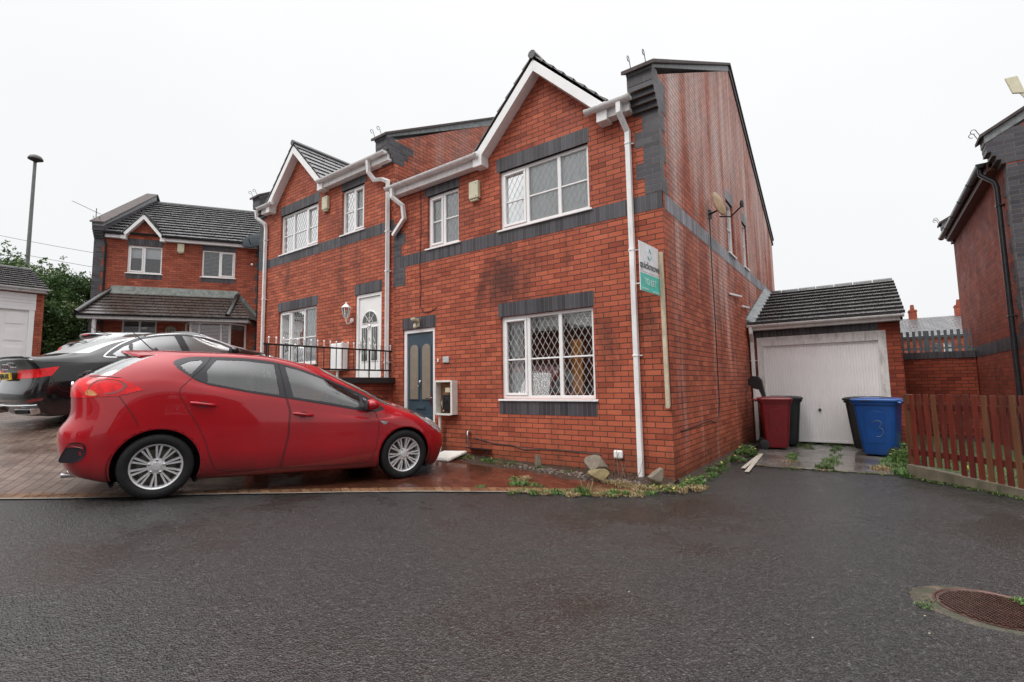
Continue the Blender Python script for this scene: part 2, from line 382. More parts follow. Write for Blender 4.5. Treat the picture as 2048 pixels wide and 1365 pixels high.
soil([(.03,-.01),(.01,4.6)],[(.34,-.40),(.22,4.6)],2)
ruled('lawn',[(2.62,2.2),(4.6,.45)],[(2.8,8.2),(6.5,3.5)],M['grass_ground'],.03,12,16)
# ---------------------------------------------------------------- building materials
M['brick']=brick_mat('red_facing_brick',(.40,.090,.046),(.50,.125,.064),(.07,.045,.036),eff=.9,stain=.82)
M['brick_b']=brick_mat('red_facing_brick_upper',(.40,.094,.050),(.50,.128,.067),(.075,.048,.038),eff=.25,stain=.75)
M['brick_far']=brick_mat('red_facing_brick_far',(.34,.075,.04),(.44,.11,.06),(.10,.06,.045),eff=0,stain=.4)
M['brick_wall']=brick_mat('old_garden_brick',(.26,.045,.022),(.34,.07,.035),(.05,.035,.03),eff=0,stain=.7)
M['brick_right']=brick_mat('smooth_red_brick',(.26,.05,.028),(.31,.065,.036),(.10,.05,.038),eff=0,stain=.3,bump=.003)
dk=((.036,.036,.046),(.072,.072,.088),(.15,.11,.085))
M['dark']=brick_mat('blue_engineering_brick',*dk,spec=.5,rough=.5,blotch=.35)
M['dark_s']=brick_mat('blue_soldier_brick',*dk,soldier=True,spec=.5,rough=.5,blotch=.35)
M['dark_side']=brick_mat('blue_brick_bleached',(.20,.20,.23),(.33,.33,.36),(.34,.32,.31),soldier=True,spec=.4,rough=.6,blotch=.4)
M['upvc']=simple('white_upvc',(.85,.845,.835),.3,0,.03,5,dirt=(.10,3,(.45,.42,.36)))
M['upvc_d']=simple('weathered_white_plastic',(.82,.81,.80),.38,0,.06,5,dirt=(.4,4,(.28,.25,.2)))
M['black_pl']=simple('black_plastic',(.018,.018,.02),.35,0,.2,8)
M['blackgut']=simple('black_gutter',(.02,.023,.027),.25,0,.2,8)
M['lead_cream']=simple('lead_strip',(.75,.75,.73),.4)
M['lead_grey']=simple('lead_strip_dull',(.42,.42,.42),.5)
M['stone_cop']=simple('dark_coping',(.075,.060,.056),.8,0,.3,7,.003)
M['leadfl']=simple('lead_flashing',(.20,.215,.22),.6,.1,.35,9,.002,dirt=(.5,5,(.42,.43,.42)))
M['interior']=simple('room_paint',(.50,.45,.38),.9,0,.08,2)
M['net']=simple('net_curtain',(.86,.88,.89),.9,0,.06,12)
M['cream']=simple('cream_plastic',(.62,.58,.42),.45,0,.08,9,dirt=(.25,7,(.2,.18,.1)))
def glass(name,tint=(.75,.80,.80),refl=1.0,rough=.02):
    t=NT(name); t.t.nodes.remove(t.b)
    fr=t.n('Fresnel',{'IOR':1.5}); k=t.math('MULTIPLY',fr,1.6*refl,clamp=True); k=t.math('ADD',k,.035,clamp=True)
    gl=t.n('BsdfGlossy',{'Roughness':rough}); tr=t.n('BsdfTransparent',{'Color':(*tint,1)})
    wv=t.bump(t.noise(t.obj(),1.7,2),.01,.35); t.set(gl.inputs['Normal'],wv)
    mx=t.n('MixShader',{0:k,1:tr,2:gl}); t.t.links.new(mx.outputs[0],t.out.inputs[0]); return t.m
M['glass']=glass('window_glass',(.94,.96,.96),1.5)
M['obsc']=simple('obscured_glass',(.24,.20,.155),.3,0,.12,6,.001,spec=.5)
def tile_mat(name,col,jw=.32):
    t=NT(name); uv=t.n('TexCoord').outputs['UV']; o=t.obj()
    br=t.n('TexBrick',{'Vector':uv,'Scale':1.0,'Mortar Size':.006,'Mortar Smooth':.1,'Brick Width':jw,'Row Height':1.0,'Color1':(*[c*.8 for c in col],1),'Color2':(*[c*1.15 for c in col],1),'Mortar':(*[c*.25 for c in col],1)},offset=.5)
    c=t.mix(1,br.outputs[0],t.n('MapRange',{0:t.noise(o,5,5,.7),1:.3,2:.7,3:.85,4:1.15}).outputs[0],'MULTIPLY')
    moss=t.n('MapRange',{0:t.noise(o,2.3,6,.7),1:.6,2:.75,3:0,4:.18}).outputs[0]
    c=t.mix(moss,c,(.07,.075,.04,1))
    h=t.math('ADD',t.math('MULTIPLY',br.outputs['Fac'],-1.5),t.math('MULTIPLY',t.noise(o,60,3),.3))
    return t.fin(c,t.n('MapRange',{0:t.noise(o,6,4),1:.3,2:.7,3:.16,4:.34}).outputs[0],t.bump(h,.005),spec=.7)
M['tile']=tile_mat('dark_roof_tile',(.15,.14,.14)); M['tile_grey']=tile_mat('grey_roof_tile',(.20,.195,.20)); M['tile_brown']=tile_mat('brown_roof_tile',(.060,.046,.040),.3)
M['tile_edge']=simple('grimy_shadow_tile_edge',(.018,.017,.016),.6,0,.3,12)  # near-black risers: shadow under each tile course painted in, along with grime
# ---------------------------------------------------------------- building helpers
def T(xm=None):
    """mirror map for the handed plan of the upper semi"""
    return (lambda p:(xm-p[0],p[1],p[2])) if xm is not None else None
def mb_(xf): m=MB(); m.xf=xf; return m
def wall_open(mb,fn,u0,u1,v0,v1,ops,depth=.09,m=0):
    us=sorted({u0,u1,*[o[0] for o in ops],*[o[1] for o in ops]}); vs=sorted({v0,v1,*[o[2] for o in ops],*[o[3] for o in ops]})
    for i in range(len(us)-1):
        for j in range(len(vs)-1):
            a,b,c,d=us[i],us[i+1],vs[j],vs[j+1]
            if any(a>=o[0]-1e-6 and b<=o[1]+1e-6 and c>=o[2]-1e-6 and d<=o[3]+1e-6 for o in ops): continue
            mb.face([fn(a,c,0),fn(b,c,0),fn(b,d,0),fn(a,d,0)],m)
    for a,b,c,d in ops:
        mb.face([fn(a,c,0),fn(b,c,0),fn(b,c,depth),fn(a,c,depth)],m); mb.face([fn(a,d,0),fn(b,d,0),fn(b,d,depth),fn(a,d,depth)],m)
        mb.face([fn(a,c,0),fn(a,d,0),fn(a,d,depth),fn(a,c,depth)],m); mb.face([fn(b,c,0),fn(b,d,0),fn(b,d,depth),fn(b,c,depth)],m)
FRONT=lambda u,v,w:(u,w,v)           # u along x, w into the house (+y)
def clipdiag(x0,x1,z0,z1,sx,sz):
    """diamond lattice segments clipped to a rectangle"""
    out=[]; W=x1-x0; H=z1-z0; k=sz/sx
    for sg in (1,-1):
        n=int((W*k+H)/sz)+2
        for i in range(-n,n+1):
            b=i*sz
            # z = sg*k*x + b in local rect coords
            pts=[]
            for x in (0,W):
                z=sg*k*x+b
                if -1e-9<=z<=H+1e-9: pts.append((x,z))
            for z in (0,H):
                x=(z-b)/(sg*k)
                if 1e-9<x<W-1e-9: pts.append((x,z))
            if len(pts)>=2:
                a,c=pts[0],pts[-1]
                if math.hypot(a[0]-c[0],a[1]-c[1])>.01: out.append(((x0+a[0],z0+a[1]),(x0+c[0],z0+c[1])))
    return out
def window(root,x0,x1,z0,z1,cols,transom=None,fn=FRONT,xf=None,lattice=True,curtain='net',sill=True,y=.05,openers=(),sxz=(.105,.17),mat=None,slats=None):
    """cols: fractions of the panels; transom: fraction of the height with a glazing bar; returns the frame part"""
    mat=mat or M['upvc']; F=.052; D=.06
    def bx(mb,a,b,y0,y1,c,d):
        mb.hexa([fn(a,c,y0),fn(b,c,y0),fn(b,c,y1),fn(a,c,y1),fn(a,d,y0),fn(b,d,y0),fn(b,d,y1),fn(a,d,y1)])
    fr=mb_(xf)
    bx(fr,x0,x1,y,y+D,z0,z0+F); bx(fr,x0,x1,y,y+D,z1-F,z1); bx(fr,x0,x0+F,y,y+D,z0+F,z1-F); bx(fr,x1-F,x1,y,y+D,z0+F,z1-F)
    tot=sum(cols); W=x1-x0; xs=[x0]; 
    for c in cols: xs.append(xs[-1]+W*c/tot)
    for x in xs[1:-1]: bx(fr,x-F*.55,x+F*.55,y+.001,y+D-.002,z0+F,z1-F)
    panes=[]
    for i in range(len(cols)):
        a=xs[i]+(F if i==0 else F*.55); b=xs[i+1]-(F if i==len(cols)-1 else F*.55); c=z0+F; d=z1-F
        if i in openers:
            S=.042
            bx(fr,a+.003,b-.003,y-.014,y+.03,c+.003,c+S); bx(fr,a+.003,b-.003,y-.014,y+.03,d-S,d-.003); bx(fr,a+.003,a+S,y-.014,y+.03,c+S,d-S); bx(fr,b-S,b-.003,y-.014,y+.03,c+S,d-S)
            a+=S;b-=S;c+=S;d-=S
            # trickle vent
            bx(fr,a-.01,a+min(.38,(b-a)+.02),y-.024,y-.013,d+.008,d+.030)
        panes.append((a,b,c,d))
        if transom:
            zt=z0+(z1-z0)*transom; bx(fr,a,b,y+.012,y+D-.02,zt-.012,zt+.012)
    wn=fr.build('window',mat,root,bevel=.004)
    gl=mb_(xf)
    for a,b,c,d in panes: gl.face([fn(a-.004,c-.004,y+.03),fn(b+.004,c-.004,y+.03),fn(b+.004,d+.004,y+.03),fn(a-.004,d+.004,y+.03)])
    gl.build('pane',M['glass'],wn)
    if lattice:
        la=mb_(xf)
        for a,b,c,d in panes:
            secs=[(c,d)] if not transom else [(c,z0+(z1-z0)*transom-.012),(z0+(z1-z0)*transom+.012,d)]
            for c2,d2 in secs:
                for p,q in clipdiag(a,b,c2,d2,*sxz):
                    dx,dz=q[0]-p[0],q[1]-p[1]; l=math.hypot(dx,dz); nx,nz=-dz/l*.0018,dx/l*.0018
                    la.hexa([fn(p[0]-nx,p[1]-nz,y+.026),fn(q[0]-nx,q[1]-nz,y+.026),fn(q[0]-nx,q[1]-nz,y+.0295),fn(p[0]-nx,p[1]-nz,y+.0295),
                             fn(p[0]+nx,p[1]+nz,y+.026),fn(q[0]+nx,q[1]+nz,y+.026),fn(q[0]+nx,q[1]+nz,y+.0295),fn(p[0]+nx,p[1]+nz,y+.0295)])
        la.build('lattice',M['lead_grey'] if curtain=='net' else M['lead_cream'],wn)
    if curtain=='net':
        cu=mb_(xf); n=90
        cu.grid([[fn(x0+.02+(W-.04)*i/n,zz,y+.062+.018*math.sin(i*1.1+.5*math.sin(i*.37))+.01*math.sin(i*.23)) for i in range(n+1)] for zz in (z0-.05,(z0+z1)/2,z1+.02)])
        cu.build('curtain',M['net'],wn,smooth=80)
    if curtain=='blind' or curtain=='wood':
        cu=mb_(xf); k=int((z1-z0)/.05)
        for i in range(k):
            zz=z0+.03+i*.05; cu.hexa([fn(x0+.05,zz,y+.10),fn(x1-.05,zz,y+.10),fn(x1-.05,zz+.012,y+.13),fn(x0+.05,zz+.012,y+.13),fn(x0+.05,zz+.003,y+.10),fn(x1-.05,zz+.003,y+.10),fn(x1-.05,zz+.015,y+.13),fn(x0+.05,zz+.015,y+.13)])
        cu.build('blind',slats or M['net'],wn)
    if curtain=='roller':
        cu=mb_(xf); cu.hexa([fn(x0+.04,z1-.42,y+.12),fn(x1-.04,z1-.42,y+.12),fn(x1-.04,z1-.42,y+.125),fn(x0+.04,z1-.42,y+.125),fn(x0+.04,z1,y+.12),fn(x1-.04,z1,y+.12),fn(x1-.04,z1,y+.125),fn(x0+.04,z1,y+.125)])
        cu.build('blind',M['net'],wn)
    if sill:
        si=mb_(xf); si.hexa([fn(x0-.045,z0-.032,-.035),fn(x1+.045,z0-.032,-.035),fn(x1+.045,z0-.032,y),fn(x0-.045,z0-.032,y),fn(x0-.045,z0-.004,-.035),fn(x1+.045,z0-.004,-.035),fn(x1+.045,z0,y),fn(x0-.045,z0,y)])
        si.build('sill',M['upvc'],wn,bevel=.004)
    return wn
def soldier(root,x0,x1,z0,z1,name='lintel',fn=FRONT,xf=None,mat=None,proud=.004,back=.03):
    m=mb_(xf); m.hexa([fn(x0,z0,-proud),fn(x1,z0,-proud),fn(x1,z0,back),fn(x0,z0,back),fn(x0,z1,-proud),fn(x1,z1,-proud),fn(x1,z1,back),fn(x0,z1,back)])
    return m.build(name,mat or M['dark_s'],root)
def tile_roof(mb,o,ux,L,us,S,gauge=.3,th=.022,under=True,uoff=0,trim=None):
    """o lower corner, ux unit along eaves, us unit up-slope, courses stepped; trim(s)->(l0,l1) clips each course"""
    o=Vector(o); ux=Vector(ux).normalized(); us=Vector(us).normalized(); n=ux.cross(us).normalized()
    if n.z<0: n=-n
    k=max(1,int(round(S/gauge))); g=S/k
    for i in range(k):
        s0,s1=i*g,(i+1)*g
        la0,lb0=trim(s0) if trim else (0,L); la1,lb1=trim(s1) if trim else (0,L)
        if lb0-la0<.005: continue
        # every tile of the course laid with a hair of unevenness
        nt_=max(1,int((lb0-la0)/.33)); 
        for j in range(nt_):
            f0,f1=j/nt_,(j+1)/nt_; q=rng.uniform(-.0012,.0012)
            A=o+us*(s0-.012)+ux*(la0+(lb0-la0)*f0); B=o+us*(s0-.012)+ux*(la0+(lb0-la0)*f1)
            C=o+us*s1+ux*(la1+(lb1-la1)*f1); D=o+us*s1+ux*(la1+(lb1-la1)*f0)
            a,b=A+n*(th+.012+q),B+n*(th+.012+q); c,d=C+n*(.006),D+n*(.006); e,f=A-n*.002,B-n*.002
            w=(lb0-la0)*(f1-f0); u_=(j*w+(i%2)*w*.5)
            mb.face([a,b,c,d],0,[(u_+.003,.5),(u_+w-.003,.5),(u_+w-.003,.9),(u_+.003,.9)])
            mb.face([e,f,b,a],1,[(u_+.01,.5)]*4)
            if j==0: mb.face([e,a,d],0,[(u_+.01,.5)]*3)
            if j==nt_-1: mb.face([f,b,c],0,[(u_+.01,.5)]*3)
def hook(root,p,h=.115,s=1,xf=None,name='coping_hook'):
    m=mb_(xf); P=[(p[0],p[1],p[2])]; P+=[(p[0],p[1]-.01*i,p[2]+h*i/5) for i in range(1,6)]
    for i in range(1,11):
        a=math.pi*i/6.2; P.append((p[0],p[1]-.05-.035+.035*math.cos(a)*1.0,p[2]+h+.035*math.sin(a)))
    m.tube(P,.0055*s,6); return m.build(name,M['black_pl'],root,smooth=50)
def pipe(root,pts,r=.034,sq=True,mat=None,name='downpipe',xf=None,brk=()):
    m=mb_(xf); m.tube(pts,r*1.38 if sq else r,4 if sq else 14,rot=math.pi/4 if sq else 0)
    o=m.build(name,mat or M['upvc_d'],root,smooth=None if sq else 50,bevel=.006 if sq else 0)
    if brk:
        for (x,y,z) in brk:
            b=mb_(xf); b.box(x-r-.006,x+r+.006,y-r-.006,y+r+.006,z-.012,z+.012); b.box(x-r-.035,x+r+.035,y+r-.004,y+r+.02,z-.008,z+.008)
            b.build('pipe_bracket',mat or M['upvc_d'],o,bevel=.003)
    return o
def gutter(root,a,b,r=.058,mat=None,xf=None,name='gutter',joints=1.0):
    """half-round gutter from a to b (centre of the open top)"""
    a=Vector(a); b=Vector(b); d=(b-a).normalized(); side=Vector((d.y,-d.x,0)).normalized(); m=mb_(xf)
    def ring(p,R_,Ri):
        out=[p+side*math.cos(t)*R_-Vector((0,0,1))*math.sin(t)*R_ for t in np.linspace(0,math.pi,11)]
        inn=[p+side*math.cos(t)*Ri-Vector((0,0,1))*math.sin(t)*Ri for t in np.linspace(math.pi,0,11)]
        return out+inn
    def seg(p,q,R_,Ri):
        A=[m.V(x) for x in ring(p,R_,Ri)]; B=[m.V(x) for x in ring(q,R_,Ri)]; n=len(A)
        for i in range(n):
            j=(i+1)%n; m.f.append([A[i],A[j],B[j],B[i]]); m.m.append(0); m.uv.append(None)
        m.f+=[A[::-1],B]; m.m+=[0,0]; m.uv+=[None,None]
    seg(a,b,r,r-.006); L=(b-a).length; n=max(1,int(L/joints))
    for i in range(n+1):
        p=a+d*(L*(i/n)); p=a+d*min(max((p-a).length,.02),L-.02); seg(p-d*.02,p+d*.02,r+.007,r-.001)
    # closed stop ends
    for p in (a,b):
        pts=[p+side*math.cos(t)*r-Vector((0,0,1))*math.sin(t)*r for t in np.linspace(0,math.pi,11)]; m.face(pts)
    return m.build(name,mat or M['upvc_d'],root,smooth=40)
def alarm(loc,rz,label,mir=False):
    e=empty('alarm_box',loc,rz); tag(e,label,'alarm box','alarm boxes high on the house fronts')
    b=MB(); b.box(-.105,.105,-.085,0,-.01,.30); b.box(-.085,.085,-.07,-.001,-.05,-.012); b.build('casing',M['cream'],e,bevel=.018)
    c=MB(); c.lathe([(.008,-.090),(.010,-.088),(.010,-.08)],12,(.06,0,.25),'y'); c.lathe([(.008,-.090),(.010,-.08)],12,(.06,0,.03),'y'); c.build('lens',M['black_pl'],e,smooth=50)
    return e
def corbel_prof(c,x0,x1):
    P=[(.012,4.95)]
    for k in range(4): P+=[(-.05*(k+1),4.95+.075*k),(-.05*(k+1),4.95+.075*(k+1))]
    P+=[(-.205,5.25),(-.205,5.46),(.012,5.46)]
    c.prism(P,lambda a,b,t:(t,a,b),x0,x1)
# ---------------------------------------------------------------- the pair of semis
def semi(root,xf,own):
    W=5.35; Dp=9.9; EZ=5.07
    A=[(-2.72,-1.06,1.04,2.36),(-2.70,-1.06,3.80,4.80),(-4.40,-3.62,3.80,4.80)]+own['door_hole']
    wb=mb_(xf)
    wall_open(wb,FRONT,-W,0,-.6,EZ,A,.10)
    wb.face([(-3.05,0,EZ),(-.70,0,EZ),(-1.875,0,6.22)])          # gable above the eaves
    side=lambda u,v,w:(-w,u,v)
    so=own.get('side',[])
    wall_open(wb,side,0,Dp,-.6,EZ,so,.10)
    g=[(0,0,EZ),(0,Dp,EZ),(0,Dp,5.35),(0,4.88,8.12),(0,0,5.42)]
    wb.face(g)
    wb.box(-.32,-.001,.001,Dp-.001,EZ+.001,5.36)                  # parapet body behind the faces
    gi=[(-.32,0,EZ),(-.32,Dp,EZ),(-.32,Dp,5.35),(-.32,4.88,8.12),(-.32,0,5.42)]; wb.face(gi)
    wb.face([(-.32,0,EZ),(0,0,EZ),(0,0,5.42),(-.32,0,5.42)])
    wb.face([(-W,Dp,-.6),(0,Dp,-.6),(0,Dp,EZ),(-W,Dp,EZ)]); wb.face([(-W,0,-.6),(-W,Dp,-.6),(-W,Dp,EZ),(-W,0,EZ)])
    wb.build('wall',own['brick'],root)
    # dark brick work
    soldier(root,-5.35,-.0,3.56,3.785,'brick_band',xf=xf)
    soldier(root,-2.76,-1.04,2.36,2.585,xf=xf); soldier(root,-2.76,-1.04,.80,1.005,'brick_apron',xf=xf)
    soldier(root,-2.76,-1.04,4.80,5.03,xf=xf); soldier(root,-4.47,-3.60,4.80,5.03,xf=xf)
    dx0,dx1,dz0,dz1=own['door_hole'][0]; soldier(root,dx0-.02,dx1+.03,dz1+.004,dz1+.225,xf=xf)
    q=mb_(xf); z=3.79; i=0
    while z<4.94:
        wdt=.34 if i%2 else .225
        q.box(-wdt,.004,-.004,.02,z,min(z+.225,4.95)); q.box(-.02,.0045,.021,.115 if i%2 else .225,z,min(z+.225,4.95)); z+=.225; i+=1
    q.box(-.22,.0045,-.0045,.30,4.951,5.40)
    q.build('quoin',M['dark'],root)
    s2=mb_(xf); s2.hexa([(-.02,.1,3.562),(.0045,.1,3.562),(.0045,Dp-.1,3.562),(-.02,Dp-.1,3.562),(-.02,.1,3.783),(.0045,.1,3.783),(.0045,Dp-.1,3.783),(-.02,Dp-.1,3.783)])
    s2.build('side_band',M['dark_side'],root)
    c=mb_(xf)
    corbel_prof(c,-.345,.006)
    c.build('corbel',M['dark'],root)
    cp=mb_(xf)
    def cop(y0,z0,y1,z1,t0,t1,xa,xb): cp.hexa([(xa,y0,z0+t0),(xb,y0,z0+t0),(xb,y1,z1+t0),(xa,y1,z1+t0),(xa,y0,z0+t1),(xb,y0,z0+t1),(xb,y1,z1+t1),(xa,y1,z1+t1)])
    cop(-.27,5.36,4.9,8.19,.06,.115,-.40,.055); cop(4.9,8.19,10.0,5.40,.06,.115,-.40,.055)
    cp.build('coping',M['stone_cop'],root,bevel=.006)
    fl=mb_(xf)
    fl.hexa([(-.35,-.215,5.40),(.012,-.215,5.40),(.012,4.9,8.12),(-.35,4.9,8.12),(-.35,-.215,5.448),(.012,-.215,5.448),(.012,4.9,8.248),(-.35,4.9,8.248)])
    fl.build('flashing',M['leadfl'],root,bevel=.004)
    if own.get('black_verge'):
        v=mb_(xf); v.hexa([(-.30,4.9,8.10),(.03,4.9,8.10),(.03,10.0,5.32),(-.30,10.0,5.32),(-.30,4.9,8.249),(.03,4.9,8.249),(.03,10.0,5.459),(-.30,10.0,5.459)]); v.build('verge',M['black_pl'],root)
    for hy in (-.20,.02): hook(root,(-.06 if hy>0 else -.27,-.23,5.47),xf=xf)
    # roof
    k=math.atan2(2.83,5.17); rf=mb_(xf); S=4.95/math.cos(k)
    tile_roof(rf,(-W,.04,5.225),(1,0,0),W-.33,(0,math.cos(k),math.sin(k)),S)
    tile_roof(rf,(-W,Dp+.06,5.17),(1,0,0),W-.33,(0,-math.cos(k),math.sin(k)),S)
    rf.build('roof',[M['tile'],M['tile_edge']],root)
    # small front gable
    gt=mb_(xf); h=1.2; gs=math.sqrt(.5); base=5.20
    def trimf(sgn): return lambda s:(0,max(.0,min(2.2,(base+s*gs-5.12)/.547+.30)))
    tile_roof(gt,(-1.87-h,-.20,base),(0,1,0),2.2,(gs,0,gs),h/gs,.25,.02,trim=trimf(1))
    tile_roof(gt,(-1.87+h,-.20,base),(0,1,0),2.2,(-gs,0,gs),h/gs,.25,.02,trim=trimf(1))
    gt.tube([(-1.87,-.22,base+h+.01),(-1.87,2.2,base+h+.01)],.07,8)
    gt.build('gable_roof',[own['gtile'],M['tile_edge']],root)
    bb=mb_(xf); th=.03
    for sg in (-1,1):
        # outer board following the slope
        ax,az=-1.87+sg*(h-.03),base-.02; bx_,bz=-1.87,base+h-.06; dd=.19
        bb.hexa([(ax,-.19,az-dd),(bx_,-.19,bz-dd),(bx_,-.165,bz-dd),(ax,-.165,az-dd),(ax,-.19,az),(bx_,-.19,bz),(bx_,-.165,bz),(ax,-.165,az)])
        bb.hexa([(ax,-.164,az-dd+.004),(bx_,-.164,bz-dd+.004),(bx_,.0,bz-dd+.004),(ax,.0,az-dd+.004),(ax,-.164,az-dd+.02),(bx_,-.164,bz-dd+.02),(bx_,.0,bz-dd+.02),(ax,.0,az-dd+.02)])
    bb.build('bargeboard',M['upvc'],root,bevel=.004)
    fa=mb_(xf)
    fa.box(-W+.02,-2.98,-.15,-.003,4.97,5.135); fa.box(-3.12,-2.93,-.193,-.004,4.93,5.2)
    fa.build('fascia',M['upvc_d'],root,bevel=.005); fa=mb_(xf)
    fa.box(-.78,-.345,-.15,-.003,4.97,5.135); fa.box(-.82,-.66,-.193,-.004,4.93,5.2)
    fa.build('fascia',M['upvc_d'],root,bevel=.005)
    gutter(root,(-W+.02,-.215,5.135),(-3.0,-.215,5.135),xf=xf); gutter(root,(-.98,-.215,5.135),(-.30,-.215,5.135),xf=xf)
    # windows
    window(root,*A[1],(1,1.12,1.0),.47,xf=xf,openers=(0,)); window(root,*A[2],(1,1),.50,xf=xf,openers=(0,))
    return A
HA=empty('brick_house',(0,0,0)); tag(HA,'red brick end house with dark teal door and bare gable side','house','pair of joined brick houses')
ownA=dict(brick=M['brick'],door_hole=[(-5.06,-4.22,.02,2.33)],gtile=M['tile'],black_verge=True,side=[(3.85,4.42,3.80,4.88),(5.36,5.85,3.80,4.83)])
AW=semi(HA,None,ownA)
wg=window(HA,*AW[0],(1,1.12,1.12),.47,openers=(0,),curtain=None)
SIDE=lambda u,v,w:(-w,u,v)
for (a,b,c,d) in ownA['side']:
    window(HA,a,b,c,d,(1,),.5,fn=SIDE,lattice=False,sill=True,y=.035)
    m=MB(); m.box(-.02,.005,a-.05,b+.05,d,d+.225); m.build('lintel',M['dark_side'],HA)
# room behind the ground-floor window
rm=MB(); x0,x1,y0,y1,z0,z1=-4.0,-.15,.35,3.6,.15,2.55
for f in ([(x0,y1,z0),(x1,y1,z0),(x1,y1,z1),(x0,y1,z1)],[(x0,y0,z0),(x0,y1,z0),(x0,y1,z1),(x0,y0,z1)],[(x1,y0,z0),(x1,y1,z0),(x1,y1,z1),(x1,y0,z1)],[(x0,y0,z0),(x1,y0,z0),(x1,y1,z0),(x0,y1,z0)],[(x0,y0,z1),(x1,y0,z1),(x1,y1,z1),(x0,y1,z1)]): rm.face(f)
rm.build('room',M['interior'],HA)
bl=MB()
for k,(a,b) in enumerate(((-2.62,-2.2),(-2.12,-1.66),(-1.58,-1.13))):
    bl.box(a,b,.22,.232,2.10,2.40)
bl.build('blind',simple('roller_blind',(.62,.62,.6),.9),HA)
cu=MB(); cu.grid([[(-2.66+.02*i,.2+.02*math.sin(i*1.3),z) for i in range(14)] for z in (1.0,1.7,2.4)]); cu.build('curtain',M['net'],HA,smooth=60)
so_=MB(); so_.box(-2.9,-.6,.75,1.5,.5,1.13); so_.build('sofa',simple('red_sofa',(.30,.02,.03),.9),HA,bevel=.08)
ob=MB(); ob.box(-1.56,-1.38,.245,.255,1.1,1.93); ob.box(-1.74,-1.68,.245,.255,1.05,1.90); ob.build('orange_board',simple('orange_card',(.95,.42,.10),.7),HA)
